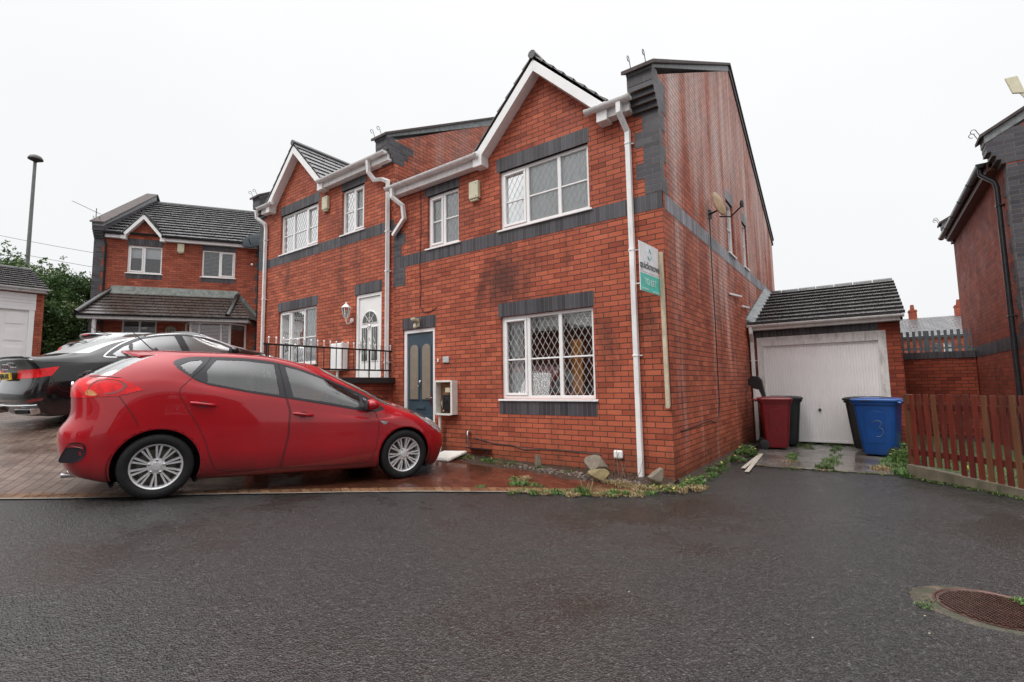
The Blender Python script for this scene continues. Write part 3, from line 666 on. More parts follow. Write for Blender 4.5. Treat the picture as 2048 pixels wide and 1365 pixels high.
# front door, dark teal
def door(root,xf,hole,leafmat,style):
    x0,x1,z0,z1=hole; F=.07; y=.04
    fr=mb_(xf); fr.box(x0,x0+F,y-.015,y+.08,z0,z1-F); fr.box(x1-F,x1,y-.015,y+.08,z0,z1-F); fr.box(x0,x1,y-.015,y+.08,z1-F,z1); fr.box(x0+F,x1-F,y-.02,y+.08,z0,z0+.05)
    d=fr.build('door',M['upvc'],root,bevel=.004)
    a,b,c,e=x0+F+.004,x1-F-.004,z0+.055,z1-F-.004; L=mb_(xf); w=b-a; mx_=(a+b)/2
    L.box(a,b,y+.015,y+.06,c,e)
    fnt=lambda u,v,w_:(u,w_,v)
    def raised(poly,t): L.prism(poly,fnt,y+.015-t,y+.02)
    G=mb_(xf); Lw=mb_(xf)
    if style=='teal':
        for cx in (a+w*.27,a+w*.73):
            hw=w*.155
            arch=lambda g,zb,zt:[(cx-hw-g,zb-g),(cx+hw+g,zb-g)]+[(cx+(hw+g)*math.cos(t),zt+(hw+g)*.8*math.sin(t)) for t in np.linspace(0,math.pi,13)]
            raised(arch(.022,c+.95,e-.30),.012); G.prism(arch(-.002,c+.95,e-.30),fnt,y-.002,y+.006)
            raised([(cx-hw-.01,c+.13),(cx+hw+.01,c+.13),(cx+hw+.01,c+.66),(cx-hw-.01,c+.66)],.007); raised([(cx-hw+.02,c+.16),(cx+hw-.02,c+.16),(cx+hw-.02,c+.63),(cx-hw+.02,c+.63)],.013)
        L.box(mx_-.13,mx_+.13,y+.003,y+.015,c+.76,c+.83); L.box(mx_-.11,mx_+.11,y-.004,y+.004,c+.775,c+.815)
    else:
        arc=[(mx_+.235*math.cos(t),c+1.42+.23*math.sin(t)) for t in np.linspace(0,math.pi,17)]
        arc2=[(mx_+.26*math.cos(t),c+1.40+.27*math.sin(t)) for t in np.linspace(0,math.pi,17)]
        raised(arc2,.012); G.prism(arc,fnt,y-.002,y+.006)
        for t in (math.pi*.27,math.pi*.5,math.pi*.73): Lw.bar((mx_,y-.005,c+1.42),(mx_+.22*math.cos(t),y-.005,c+1.42+.22*math.sin(t)),.012,.006,(0,1,0))
        Lw.tube([(mx_+.10*math.cos(t),y-.005,c+1.42+.10*math.sin(t)) for t in np.linspace(0,math.pi,9)],.005,5)
        for cx in (a+w*.27,a+w*.73):
            hw=w*.13
            raised([(cx-hw-.02,c+.62),(cx+hw+.02,c+.62),(cx+hw+.02,c+1.34),(cx-hw-.02,c+1.34)],.012)
            G.prism([(cx-hw,c+.64),(cx+hw,c+.64),(cx+hw,c+1.32),(cx-hw,c+1.32)],fnt,y-.002,y+.006)
            for s_ in (-.03,.03): Lw.bar((cx+s_,y-.005,c+.64),(cx+s_,y-.005,c+1.32),.007,.006,(0,1,0))
            Lw.bar((cx-.03,y-.006,c+1.0),(cx+.03,y-.006,c+1.12),.012,.006,(0,1,0)); Lw.bar((cx-.03,y-.006,c+.88),(cx+.03,y-.006,c+1.0),.012,.006,(0,1,0))
            raised([(cx-hw-.01,c+.08),(cx+hw+.01,c+.08),(cx+hw+.01,c+.45),(cx-hw-.01,c+.45)],.008)
    L.build('door_leaf',leafmat,d,bevel=.004)
    G.build('glass',M['obsc'] if style=='teal' else simple('dark_door_glass',(.05,.055,.05),.08,0,.2,8,spec=.8),d)
    if Lw.v: Lw.build('leading',M['lead_cream'],d)
    k=mb_(xf); kz=c+1.22 if style=='teal' else c+1.30
    k.lathe([(.028,-.0),(.03,-.012),(.012,-.03)],14,(mx_,y+.0,kz+.05),'y'); k.tube([(mx_+.03*math.sin(t),y-.028,kz+.01+.04*math.cos(t)) for t in np.linspace(0,6.28,13)],.006,6)
    k.build('knocker',simple('dark_chrome' if style=='teal' else 'chrome',(.25,.27,.3) if style=='teal' else (.6,.6,.6),.25,1),d,smooth=50)
    h=mb_(xf); hx=b-.07 if style=='teal' else a+.07; hx=x1-F-.05 if style=='teal' else x1-F-.05
    h.box(hx-.014,hx+.014,y-.006,y+.014,c+.84,c+1.06); h.tube([(hx,y-.0,c+.98),(hx,y-.04,c+.98),(hx-.11,y-.045,c+.97)],.009,8); h.build('handle',M['chrome'],d,smooth=40)
    return d
M['chrome']=simple('chrome',(.7,.7,.72),.15,1,.05)
M['teal']=simple('teal_grey_door',(.045,.072,.095),.42,0,.06,8,spec=.4)
door(HA,None,ownA['door_hole'][0],M['teal'],'teal')
# upper, handed semi
XM=-10.70
HB=empty('brick_house',(0,0,.79)); tag(HB,'red brick house with white arched-glass front door numbered 1, joined uphill of the end house','house','pair of joined brick houses')
ownB=dict(brick=M['brick_b'],door_hole=[(-4.99,-4.15,.32,2.40)],gtile=M['tile_grey'])
BW=semi(HB,T(XM),ownB)
window(HB,*BW[0],(1.12,1.12,1),.47,xf=T(XM),openers=(2,))
door(HB,T(XM),ownB['door_hole'][0],M['upvc'],'white')
# its party parapet facing the lower roof
pp=MB(); pp.face([(-5.348,0,4.2),(-5.348,9.9,4.2),(-5.348,9.9,4.57),(-5.348,4.88,7.33+0.0),(-5.348,0,4.63)])
pw=MB(); Dp=9.9
for xx in (-5.345,-5.67): pw.face([(xx,0,4.2 if xx>-5.5 else 5.072),(xx,Dp,4.2 if xx>-5.5 else 5.072),(xx,Dp,5.37),(xx,4.88,8.12),(xx,0,5.42)])
pw.face([(-5.67,0,5.072),(-5.345,0,5.072),(-5.345,0,5.42),(-5.67,0,5.42)]); pw.face([(-5.67,Dp,5.072),(-5.345,Dp,5.072),(-5.345,Dp,5.37),(-5.67,Dp,5.37)])
pw.build('party_wall',M['brick_b'],HB)
cq=MB()
corbel_prof(cq,-5.68,-5.335)
for k,(z0,z1,l) in enumerate(((4.95,5.10,.25),(5.10,5.25,.36),(5.25,5.42,.5))): cq.box(-5.40,-5.3405,.0,l,z0+.001,z1)
cq.build('corbel',M['dark'],HB)
cq=MB()
def slab(mb,xa,xb,y0,z0,y1,z1,t0,t1): mb.hexa([(xa,y0,z0+t0),(xb,y0,z0+t0),(xb,y1,z1+t0),(xa,y1,z1+t0),(xa,y0,z0+t1),(xb,y0,z0+t1),(xb,y1,z1+t1),(xa,y1,z1+t1)])
slab(cq,-5.75,-5.29,-.27,5.36,4.9,8.19,.06,.115); slab(cq,-5.75,-5.29,4.9,8.19,10.0,5.40,.06,.115); cq.build('coping',M['stone_cop'],HB,bevel=.006)
cq=MB(); cq.hexa([(-5.70,-.215,5.40),(-5.333,-.215,5.40),(-5.333,4.9,8.03),(-5.70,4.9,8.03),(-5.70,-.215,5.448),(-5.333,-.215,5.448),(-5.333,4.9,8.248),(-5.70,4.9,8.248)]); cq.build('flashing',M['leadfl'],HB)
for x in (-5.66,-5.46): hook(HB,(x,-.23,5.47))
# stepped lead where the lower roof meets the party wall
sf=MB()
for k in range(12): sf.box(-5.3455,-5.342,-.05+k*.13,.10+k*.13,5.17-.79+k*.072+.02,5.17-.79+k*.072+.16)
sf.box(-5.345,-5.20,-.08,1.5,4.30,4.36)
sf.build('step_flashing',M['leadfl'],HB)
# quoins at the party line of the lower house
qq=MB(); z=3.30; i=0
for z0,z1,w_ in ((3.20,3.56,.34),(3.786,4.01,.225),(4.01,4.235,.34),(4.235,4.46,.225)): qq.box(-5.352,-5.35+w_,-.0055,.02,z0,z1)
qq.build('quoin',M['dark'],HA)
# rainwater pipes
pipe(HA,[(-.47,-.215,5.10),(-.47,-.215,4.95),(-.42,-.06,4.72),(-.42,-.06,.03)],brk=[(-.42,-.06,z) for z in (4.55,3.05,1.62)]+[(-.42,-.06,.12)][:0])
pipe(HA,[(-5.16,-.215,5.10),(-5.16,-.20,4.92),(-4.98,-.10,4.74),(-4.98,-.06,4.50),(-5.30,-.06,4.22)])
pipe(HB,[(-5.92,-.215,5.10),(-5.92,-.19,4.85),(-5.85,-.10,4.70),(-5.62,-.08,4.66),(-5.47,-.06,4.58),(-5.47,-.06,-.5)],r=.036,brk=[(-5.47,-.06,z) for z in (4.4,3.55,2.75,.95)])
pipe(HB,[(-10.50,-.215,5.10),(-10.50,-.19,4.9),(-10.28,-.08,4.72),(-10.28,-.06,4.6),(-10.28,-.06,-.1)],brk=[(-10.28,-.06,z) for z in (4.3,2.75,.9)])
# ---------------------------------------------------------------- more buildings
M['brown_pl']=simple('brown_soffit',(.10,.04,.025),.5,0,.2,6)
def parapet(root,x0,x1,front=-.27,Dp=9.9,EZ=5.07,brick=None,corb=True,hooks=True,xc=0,wall=True,dark_top=False,half=False):
    """raised gable parapet between x0 and x1 with its coping, lead and corbelled foot"""
    ym=Dp/2; zr=5.36+.571*(ym+.24)
    if wall:
        p=MB(); end=ym if half else Dp
        for x in (x0,x1): p.face([(x,0,EZ-1.2),(x,Dp,EZ-1.2),(x,Dp,5.3),(x,ym,zr-.09),(x,0,5.40)])
        p.build('parapet',brick,root)
    c=MB()
    corbel_prof(c,x0-.006,x1+.006)
    c.build('corbel',M['dark'],root)
    c=MB(); slab(c,x0-.06,x1+.055,-.27,5.36,ym,zr,.06,.115); slab(c,x0-.06,x1+.055,ym,zr,Dp+.1,5.40,.06,.115); c.build('coping',M['stone_cop'],root,bevel=.006)
    c=MB(); c.hexa([(x0-.012,-.215,5.33),(x1+.012,-.215,5.33),(x1+.012,ym,zr-.15),(x0-.012,ym,zr-.15),(x0-.012,-.215,5.448),(x1+.012,-.215,5.448),(x1+.012,ym,zr+.058),(x0-.012,ym,zr+.058)]); c.build('flashing',M['leadfl'],root)
    if hooks:
        for f in (.2,.75): hook(root,(x0+(x1-x0)*f,-.23,5.47),h=.12)
# house closing the cul-de-sac on the left
HC=empty('brick_house',(-18.96,-1.245,1.6),R(57.05)); tag(HC,'far red brick house with tiled porch canopy over bay window and small white gable','house')
ops=[(.66,1.68,3.80,4.79),(2.91,3.98,3.80,4.80),(.60,1.62,.05,2.15)]
wm=MB(); Wc=5.0
wall_open(wm,FRONT,-.30,Wc,-.8,5.07,ops,.09); wm.face([(.62,0,5.07),(1.66,0,5.07),(1.14,0,5.72)])
wm.face([(-.30,0,-.8),(-.30,9.8,-.8),(-.30,9.8,5.3),(-.30,4.9,8.1),(-.30,0,5.4)]); wm.face([(Wc,0,-.8),(Wc,9.8,-.8),(Wc,9.8,5.07),(Wc,4.9,7.9),(Wc,0,5.07)]); wm.face([(-.3,9.8,-.8),(Wc,9.8,-.8),(Wc,9.8,5.07),(-.3,9.8,5.07)])
wm.build('wall',M['brick_far'],HC)
parapet(HC,-.30,.0,brick=M['dark'])
for side_ in (0,1):
    q=MB(); z=-.5; i=0
    while z<4.9:
        w_=.34 if i%2 else .225
        if side_==0: q.box(-.304,-.30+w_,-.004,.02,z,z+.225); q.box(-.3045,-.28,.021,w_,z,z+.225)
        else: q.box(Wc-w_,Wc+.004,-.004,.02,z,z+.225)
        z+=.225; i+=1
    q.build('quoin',M['dark'],HC)
for o_,(a,b,c,d) in enumerate(ops[:2]):
    window(HC,a,b,c,d,(1.12,1) if o_ else (1,1.1),lattice=False,curtain='roller' if o_==0 else 'blind',openers=(0,) if o_==0 else (1,),sill=True)
    soldier(HC,a-.02,b+.02,d+.002,d+.225); soldier(HC,a-.02,b+.02,c-.2,c-.035,'apron')
wdoor=window(HC,*ops[2],(1,1),lattice=False,curtain='blind',sill=False)
rf=MB(); k=math.atan(.571)
tile_roof(rf,(.0,-.06,5.17),(1,0,0),Wc+.1,(0,math.cos(k),math.sin(k)),5.0/math.cos(k),.40,.055); tile_roof(rf,(.0,9.86,5.17),(1,0,0),Wc+.1,(0,-math.cos(k),math.sin(k)),5.0/math.cos(k),.33)
rf.tube([(0,4.92,8.02),(Wc+.1,4.92,8.02)],.09,8)
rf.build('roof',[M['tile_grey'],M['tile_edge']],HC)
gt=MB(); h=.72; 
for sg in (-1,1):
    u=Vector((-sg*.60,0,.74)).normalized(); L_=Vector((.60,0,.74)).length
    tile_roof(gt,(1.14+sg*.60,-.22,5.16),(0,1,0),2.0,u,L_,.25,.02,trim=lambda s:(0,.32+s*1.25))
gt.tube([(1.14,-.24,5.92),(1.14,1.5,5.92)],.06,8); gt.build('gable_roof',[M['tile'],M['tile_edge']],HC)
bb=MB()
for sg in (-1,1): bb.hexa([(1.14+sg*.58,-.21,4.99),(1.14,-.21,5.71),(1.14,-.02,5.71),(1.14+sg*.58,-.02,4.99),(1.14+sg*.58,-.21,5.14),(1.14,-.21,5.88),(1.14,-.02,5.88),(1.14+sg*.58,-.02,5.14)])
bb.build('bargeboard',M['upvc'],HC)
fa=MB(); fa.box(.02,.62,-.15,-.003,4.98,5.12); fa.box(.50,.64,-.20,-.003,4.95,5.16); fa.box(1.64,1.78,-.20,-.003,4.95,5.16); fa.box(1.66,Wc,-.15,-.003,4.98,5.12); fa.build('fascia',M['upvc'],HC,bevel=.004)
gutter(HC,(0,-.21,5.14),(.6,-.21,5.14),mat=M['blackgut']); gutter(HC,(1.7,-.21,5.14),(Wc,-.21,5.14),mat=M['blackgut'])
pipe(HC,[(.02,-.21,5.1),(.02,-.2,5.0),(.06,-.06,4.75),(.06,-.06,0)],.034,False,M['blackgut'])
pipe(HC,[(Wc-.22,-.21,5.1),(Wc-.22,-.2,5.0),(Wc-.22,-.06,4.75),(Wc-.22,-.06,0)],.036,False,M['blackgut'])
# porch canopy, hipped at both ends
cn=MB(); P=[(-.25,-1.0,2.18),(Wc-.35,-1.0,2.18),(4.10,-.02,3.10),(.25,-.02,3.10)]
su=Vector((0,.98,.92)).normalized(); SL=Vector((0,.98,.92)).length
tile_roof(cn,P[0],(1,0,0),Wc-.10,su,SL,.17,.02,trim=lambda s:(.5*s/SL,(Wc-.10)-.55*s/SL))
# return faces
for (a,b,c) in (((Wc-.35,-1.0,2.18),(Wc-.1,-.0,2.18),(4.10,-.02,3.10)),((-.25,-1.0,2.18),(-.28,-.0,2.18),(.25,-.02,3.10))): cn.face([a,b,c],0,[(0,.5),(.9,.5),(.4,.9)])
cn.build('canopy_roof',[M['tile_brown'],M['tile_edge']],HC)
[ (lambda h_:(h_.tube(p_,.085,8),h_.build('hip_tiles',M['tile_brown'],HC,smooth=50)))(MB()) for p_ in ([(-.27,-1.02,2.22),(.25,-.0,3.17)],[(3.95,-.95,2.26),(4.10,-.0,3.17)]) ]
M['leadpatina']=simple('greened_lead',(.15,.165,.15),.7,.1,.4,9,.002,dirt=(.5,4,(.26,.28,.25)))
fl=MB(); fl.hexa([(.2,-.14,3.0),(4.12,-.14,3.0),(4.12,-.004,3.1),(.2,-.004,3.1),(.25,-.13,3.05),(4.12,-.13,3.05),(4.12,-.006,3.32),(.25,-.006,3.32)])
for k in range(9): fl.box(4.10+k*.085,4.10+(k+1)*.085,-.03,-.004,2.98-k*.10,3.26-k*.105)
fl.build('flashing',M['leadpatina'],HC)
gutter(HC,(-.3,-1.07,2.18),(Wc-.3,-1.07,2.18),mat=M['blackgut']); fa=MB(); fa.box(-.25,Wc-.40,-.99,-.95,2.03,2.15); fa.box(-.25,Wc-.4,-.95,-.01,2.10,2.13); fa.build('canopy_fascia',M['upvc_d'],HC)
po=MB(); po.lathe([(.06,-.3),(.06,2.1)],14,(.15,-.85,0)); po.build('porch_post',M['upvc'],HC,smooth=40)
# bay window
by=empty('bay_window',(0,0,0)); by.parent=HC
FB=lambda u,v,w:(u,-.55+w,v)
window(by,2.72,4.0,.55,2.06,(.9,2,.9),lattice=False,curtain='blind',fn=FB,sill=True)
def FR(u,v,w): # right splay
    d=Vector((.55,.55,0)).normalized(); n=Vector((-.55,.55,0)).normalized(); p=Vector((4.0,-.55,0))+d*u+n*w; return (p.x,p.y,v)
def FL(u,v,w):
    d=Vector((.3,-.55,0)).normalized(); n=Vector((.55,.3,0)).normalized(); p=Vector((2.42,0,0))+d*u+n*w; return (p.x,p.y,v)
woodm=simple('wood_blind',(.20,.13,.07),.7)
window(by,.0,.66,.55,2.06,(1,),lattice=False,curtain='wood',fn=FR,sill=True,slats=woodm); window(by,.0,.60,.55,2.06,(1,),lattice=False,curtain='wood',fn=FL,sill=True,slats=woodm)
bw=MB(); bw.prism([(2.44,0),(2.74,-.54),(4.0,-.54),(4.44,0)],lambda a,b,t:(a,b,t),-.8,.54); bw.build('bay_base',M['brick_far'],by)
# black water butt style pots are hidden by the cars; oval number plaque
pl=MB(); pl.lathe([(.001,-.03),(.16,-.03),(.17,-.02),(.17,-.002)],20,(2.05,0,1.78),'y'); plq=pl.build('number_plaque',simple('stone_plaque',(.35,.33,.25),.8,0,.3,20),HC,smooth=40)
def text(body,size,loc,rot,mat,name='lettering',parent=None,ext=.002,align='CENTER',sx=1,bold=0):
    c=bpy.data.curves.new(name,'FONT'); c.body=body; c.size=size; c.extrude=ext; c.align_x=align; c.align_y='CENTER'; c.offset=bold
    o=bpy.data.objects.new(name,c); COL.objects.link(o); o.location=loc; o.rotation_euler=rot; o.scale=(sx,1,1)
    bpy.context.view_layer.update()
    me=bpy.data.meshes.new_from_object(o.evaluated_get(bpy.context.evaluated_depsgraph_get())); me.materials.clear(); me.materials.append(mat)
    n=bpy.data.objects.new(name,me); COL.objects.link(n); n.location=loc; n.rotation_euler=rot; n.scale=(sx,1,1); bpy.data.objects.remove(o)
    if parent: n.parent=parent
    return n
M['ink']=simple('dark_lettering',(.03,.03,.035),.5)
text('171',.17,(2.05,-.033,1.78),(R(90),0,0),M['ink'],parent=HC)
# neighbour on the right
HD=empty('brick_house',(4.0,4.2,-.38),R(-90)); tag(HD,'right-hand red brick house with black gutter and pipe, blank side wall and dark corbelled corner','house')
dm=MB(); Wd=5.6
dm.face([(-Wd,0,-.3),(0,0,-.3),(0,0,5.07),(-Wd,0,5.07)])
for x in (0,-Wd): dm.face([(x,0,-.3),(x,9.9,-.3),(x,9.9,5.3),(x,4.95,8.15),(x,0,5.4)])
dm.face([(-Wd,9.9,-.3),(0,9.9,-.3),(0,9.9,5.07),(-Wd,9.9,5.07)])
dm.build('wall',M['brick_right'],HD)
parapet(HD,-.30,.0,brick=M['dark'],wall=False); parapet(HD,-Wd,-Wd+.3,brick=M['dark'],wall=False)
soldier(HD,-Wd+.1,-.34,2.08,2.305,'brick_band')
q=MB(); z=.2; i=0
while z<4.9:
    w_=.30 if i%2 else .19; q.box(-w_,.004,-.004,.02,z,z+.225); q.box(-.02,.0042,.021,.6 if z>3.2 else w_+.03,z,z+.225); z+=.225; i+=1
q.box(-.02,.0046,.0,1.5,4.951,5.5)
q.build('quoin',M['dark'],HD)
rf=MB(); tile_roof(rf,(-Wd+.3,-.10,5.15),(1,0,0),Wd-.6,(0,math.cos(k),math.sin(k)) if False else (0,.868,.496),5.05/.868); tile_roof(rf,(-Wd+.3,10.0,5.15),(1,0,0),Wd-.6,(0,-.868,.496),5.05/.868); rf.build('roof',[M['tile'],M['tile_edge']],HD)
fa=MB(); fa.box(-Wd+.3,-.345,-.14,-.003,4.985,5.03); fa.box(-Wd+.3,-.345,-.16,-.135,4.98,5.14); fa.build('fascia',M['brown_pl'],HD,bevel=.003)
gutter(HD,(-Wd+.05,-.22,5.14),(-.36,-.22,5.14),mat=M['blackgut'],r=.06)
pipe(HD,[(-.48,-.22,5.1),(-.48,-.22,4.98),(-.40,-.08,4.80),(-.40,-.06,4.7),(-.40,-.06,.1)],.036,False,M['blackgut'],brk=[(-.40,-.06,z) for z in (4.4,2.6,1.0)])
# cream box aerial on the ridge of the right house
an=empty('panel_aerial',(4.98,6.2,6.0)); tag(an,'cream box aerial on short pole above roof of right-hand house','aerial')
b=MB(); b.hexa([(-.42,-.05,.48),(-.25,-.02,.44),(-.25,.03,.44),(-.42,0,.48),(-.50,-.05,.80),(-.33,-.02,.80),(-.33,.03,.80),(-.50,0,.80)]); b.build('panel',M['cream'],an,bevel=.006)
b=MB(); b.tube([(-.33,0,.50),(-.24,0,.30),(.1,.1,-.35)],.014,8); b.tube([(-.29,0,.42),(-.1,0,.40)],.008,6); b.build('pole',M['cream'],an,smooth=50)
# garages
def garage(loc,rz,label,W,xl,xr,zt,ridge_y,ridge_z,mat_brick,style,eave_z=2.47,Dp=5.2,left_wall=True):
    g=empty('garage',loc,rz); tag(g,label,'garage','single garages beside the houses')
    w_=MB(); x0=0; 
    wall_open(w_,FRONT,x0,W,-.3,eave_z-.02,[(xl-.10,xr+.12,-.3,zt+.19)],.12)
    for x in (x0,W): w_.face([(x,0,-.3),(x,Dp,-.3),(x,Dp,eave_z),(x,ridge_y,ridge_z-.05),(x,0,eave_z)])
    w_.face([(x0,Dp,-.3),(W,Dp,-.3),(W,Dp,eave_z),(x0,Dp,eave_z)])
    w_.build('wall',mat_brick,g)
    # rendered surround / white lining
    s=MB(); y=-.012
    s.box(xl-.12,xl,y,.12,-.05,zt+.19); s.box(xr,xr+.125,y,.12,-.05,zt+.19); s.box(xl,xr,y,.12,zt,zt+.19)
    s.build('surround',M['render'] if style=='rib' else M['upvc'],g,bevel=.004)
    if style=='rib': soldier(g,.12,xr+.02,zt+.192,zt+.40,'brick_band')
    d=MB()
    if style=='rib':
        d.box(xl,xr,.055,.06,.0,zt); 
        d.box(xl+.0,xl+.03,.03,.075,.01,zt); d.box(xr-.03,xr,.03,.075,.01,zt); d.box(xl+.03,xr-.03,.03,.075,zt-.035,zt); d.box(xl+.03,xr-.03,.032,.075,.01,.05)
        n=40; a=xl+.03; b_=xr-.03; G=[]
        for zz in (.05,zt-.035):
            row=[]
            for i in range(n):
                p=(b_-a)/n; u=a+i*p; row+=[(u,.052,zz),(u+p*.08,.038,zz),(u+p*.80,.038,zz),(u+p*.88,.052,zz)]
            row.append((b_,.052,zz)); G.append(row)
        d.grid(G)
    else:
        d.box(xl,xr,.05,.06,0,zt)
        nx=4
        for i in range(nx):
            for j in range(4):
                pw_=(xr-xl)/nx; ph=zt/4; a=xl+i*pw_+.07; b_=a+pw_-.14; c=j*ph+.07; e=c+ph-.14
                d.hexa([(a,.045,c),(b_,.045,c),(b_,.06,c),(a,.06,c),(a,.045,e),(b_,.045,e),(b_,.06,e),(a,.06,e)]); d.box(a+.03,b_-.03,.035,.046,c+.03,e-.03)
    dd=d.build('garage_door',M['gdoor'],g)
    if style=='rib':
        hh=MB(); cx=xl+(xr-xl)*.48; hh.lathe([(.024,.02),(.028,.030),(.028,.044)],16,(cx,0,.66),'y'); hh.tube([(cx-.02,.012,.67),(cx+.025,.008,.645)],.012,8); hh.lathe([(.008,.038),(.008,.046)],10,(cx,0,.73),'y'); hh.build('handle',M['black_pl'],dd,smooth=50)
    r=MB(); sl=Vector((0,ridge_y+.22,ridge_z-eave_z)); 
    tile_roof(r,(x0-.02 if style!='rib' else .02,-.22,eave_z),(1,0,0),W+.06,sl.normalized(),sl.length,.31,.042)
    s2=Vector((0,-(Dp+.2-ridge_y),ridge_z-eave_z)); tile_roof(r,(x0+.02,Dp+.2,eave_z),(1,0,0),W+.06,s2.normalized(),s2.length,.31,.03)
    for i in range(7):
        a=.0+i*(W+.06)/7; r.tube([(a+.02,ridge_y,ridge_z-.02),(a+(W+.06)/7,ridge_y,ridge_z-.02)],.075 if i%2 else .078,10)
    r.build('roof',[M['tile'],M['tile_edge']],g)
    f=MB(); f.box(.03,W+.04,-.20,-.003,eave_z-.13,eave_z-.03); f.build('fascia',M['upvc_d'],g,bevel=.004)
    gutter(g,(.02,-.265,eave_z-.02),(W+.06,-.265,eave_z-.02),r=.052)
    v=MB(); v.hexa([(W+.005,-.2,eave_z-.15),(W+.035,-.2,eave_z-.15),(W+.035,ridge_y,ridge_z-.17),(W+.005,ridge_y,ridge_z-.17),(W+.005,-.2,eave_z-.02),(W+.035,-.2,eave_z-.02),(W+.035,ridge_y,ridge_z-.02),(W+.005,ridge_y,ridge_z-.02)]); v.build('bargeboard',M['upvc_d'],g)
    return g
M['render']=simple('stained_render',(.72,.69,.675),.75,0,.1,5,.002,dirt=(.75,3.2,(.2,.17,.13)))
M['gdoor']=simple('white_garage_door',(.86,.83,.825),.4,0,.03,3,dirt=(.08,2,(.4,.38,.33)))
GF=garage((.0,5.4,0),0,'white ribbed up-and-over door garage with stained render beside the end house',2.6,.27,2.25,2.0,2.6,3.55,M['brick_wall'],'rib')
# lead and cement fillet where the garage roof meets the house wall
f=MB()
for i in range(14): f.box(.0-.0,.012,-.20+i*.2,.0+i*.2,2.50+i*.077,2.68+i*.077)
f.hexa([(.004,-.24,2.47),(.17,-.24,2.50),(.17,2.55,3.56),(.004,2.55,3.56),(.004,-.24,2.60),(.10,-.24,2.53),(.10,2.55,3.62),(.004,2.55,3.70)])
f.build('flashing',M['leadfl'],GF)
pipe(GF,[(.09,-.265,2.42),(.09,-.255,2.28),(.07,-.07,2.12),(.07,-.06,.0)],.033,True,brk=[(.07,-.06,1.7)])
GE=garage((-18.43,-5.75,1.72),R(90),'cream panelled door garage under tiled roof at left edge beside the hedge',3.0,.35,2.68,2.04,2.5,3.75,M['brick_far'],'panel',eave_z=2.72)
wb_=MB()
for i in range(5): wb_.box(.2,2.82,-.02,.02,2.06+i*.1,2.155+i*.1)
wb_.build('cladding',M['upvc'],GE)
# ---------------------------------------------------------------- garden wall, palisade, far terrace
gw=MB(); gw.box(2.62,3.985,8.3,8.52,-.4,1.70); GWo=empty('garden_wall',(0,0,0)); tag(GWo,'stained red brick garden wall with dark coping between garage and right-hand house','wall')
gw.build('wall',M['brick_wall'],GWo); soldier(GWo,2.62,3.985,1.701,1.85,'coping',fn=lambda u,v,w:(u,8.3+w,v),back=.24,proud=.02)
pr=empty('palisade_fence',(0,0,0)); tag(pr,'grey metal palisade fence standing behind the brick garden wall','fence')
M['galv']=simple('grey_galvanised',(.14,.17,.18),.5,.3,.15,9)
for i in range(13):
    m=MB(); x=2.66+i*.112; m.box(x-.028,x+.028,8.60,8.612,1.2,2.36); 
    if i in(5,):m.box(x-.05,x+.05,8.62,8.66,1.2,2.36)
    m.build('pale',M['galv'],pr)
for z in (1.95,2.22): m=MB(); m.box(2.6,4.05,8.613,8.64,z-.02,z+.02); m.build('rail',M['galv'],pr)
TE=empty('terrace_house',(0,0,0)); tag(TE,'distant red brick terrace with grey slate roof and two chimneys','house')
m=MB(); Y0=31.0
wall_open(m,lambda u,v,w:(u,Y0+w,v),-2,12,-1,3.75,[(3.20,3.72,1.9,3.35),(5.28,5.66,2.35,3.30),(5.76,6.14,2.35,3.30)],.1); m.face([(-2,Y0,-1),(-2,Y0+7,-1),(-2,Y0+7,3.75),(-2,Y0+3.5,5.1),(-2,Y0,3.75)]); m.face([(12,Y0,-1),(12,Y0+7,-1),(12,Y0+7,3.75),(12,Y0+3.5,5.1),(12,Y0,3.75)]); m.face([(-2,Y0+7,-1),(12,Y0+7,-1),(12,Y0+7,3.75),(-2,Y0+7,3.75)])
m.build('wall',M['brick_far'],TE)
for a,b,c,d in [(3.20,3.72,1.9,3.35),(5.28,5.66,2.35,3.30),(5.76,6.14,2.35,3.30)]: window(TE,a,b,c,d,(1,),.7,fn=lambda u,v,w:(u,Y0+w,v),lattice=False,curtain='net',sill=True)
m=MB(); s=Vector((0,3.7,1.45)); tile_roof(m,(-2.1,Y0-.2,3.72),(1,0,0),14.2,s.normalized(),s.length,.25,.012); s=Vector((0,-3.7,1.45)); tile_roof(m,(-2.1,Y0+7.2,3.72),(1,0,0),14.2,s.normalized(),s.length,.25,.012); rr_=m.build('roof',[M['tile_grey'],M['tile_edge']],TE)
for cx,hh in ((4.75,.55),(7.0,.65)):
    m=MB(); m.box(cx-.2,cx+.2,Y0+3.2,Y0+3.8,4.7,5.15+hh); m.box(cx-.23,cx+.23,Y0+3.17,Y0+3.83,5.15+hh-.12,5.15+hh-.05); m.lathe([(.1,5.15+hh),(.12,5.15+hh+.05),(.09,5.15+hh+.35)],10,(cx,Y0+3.5,0)); m.build('chimney',M['brick_far'],rr_)
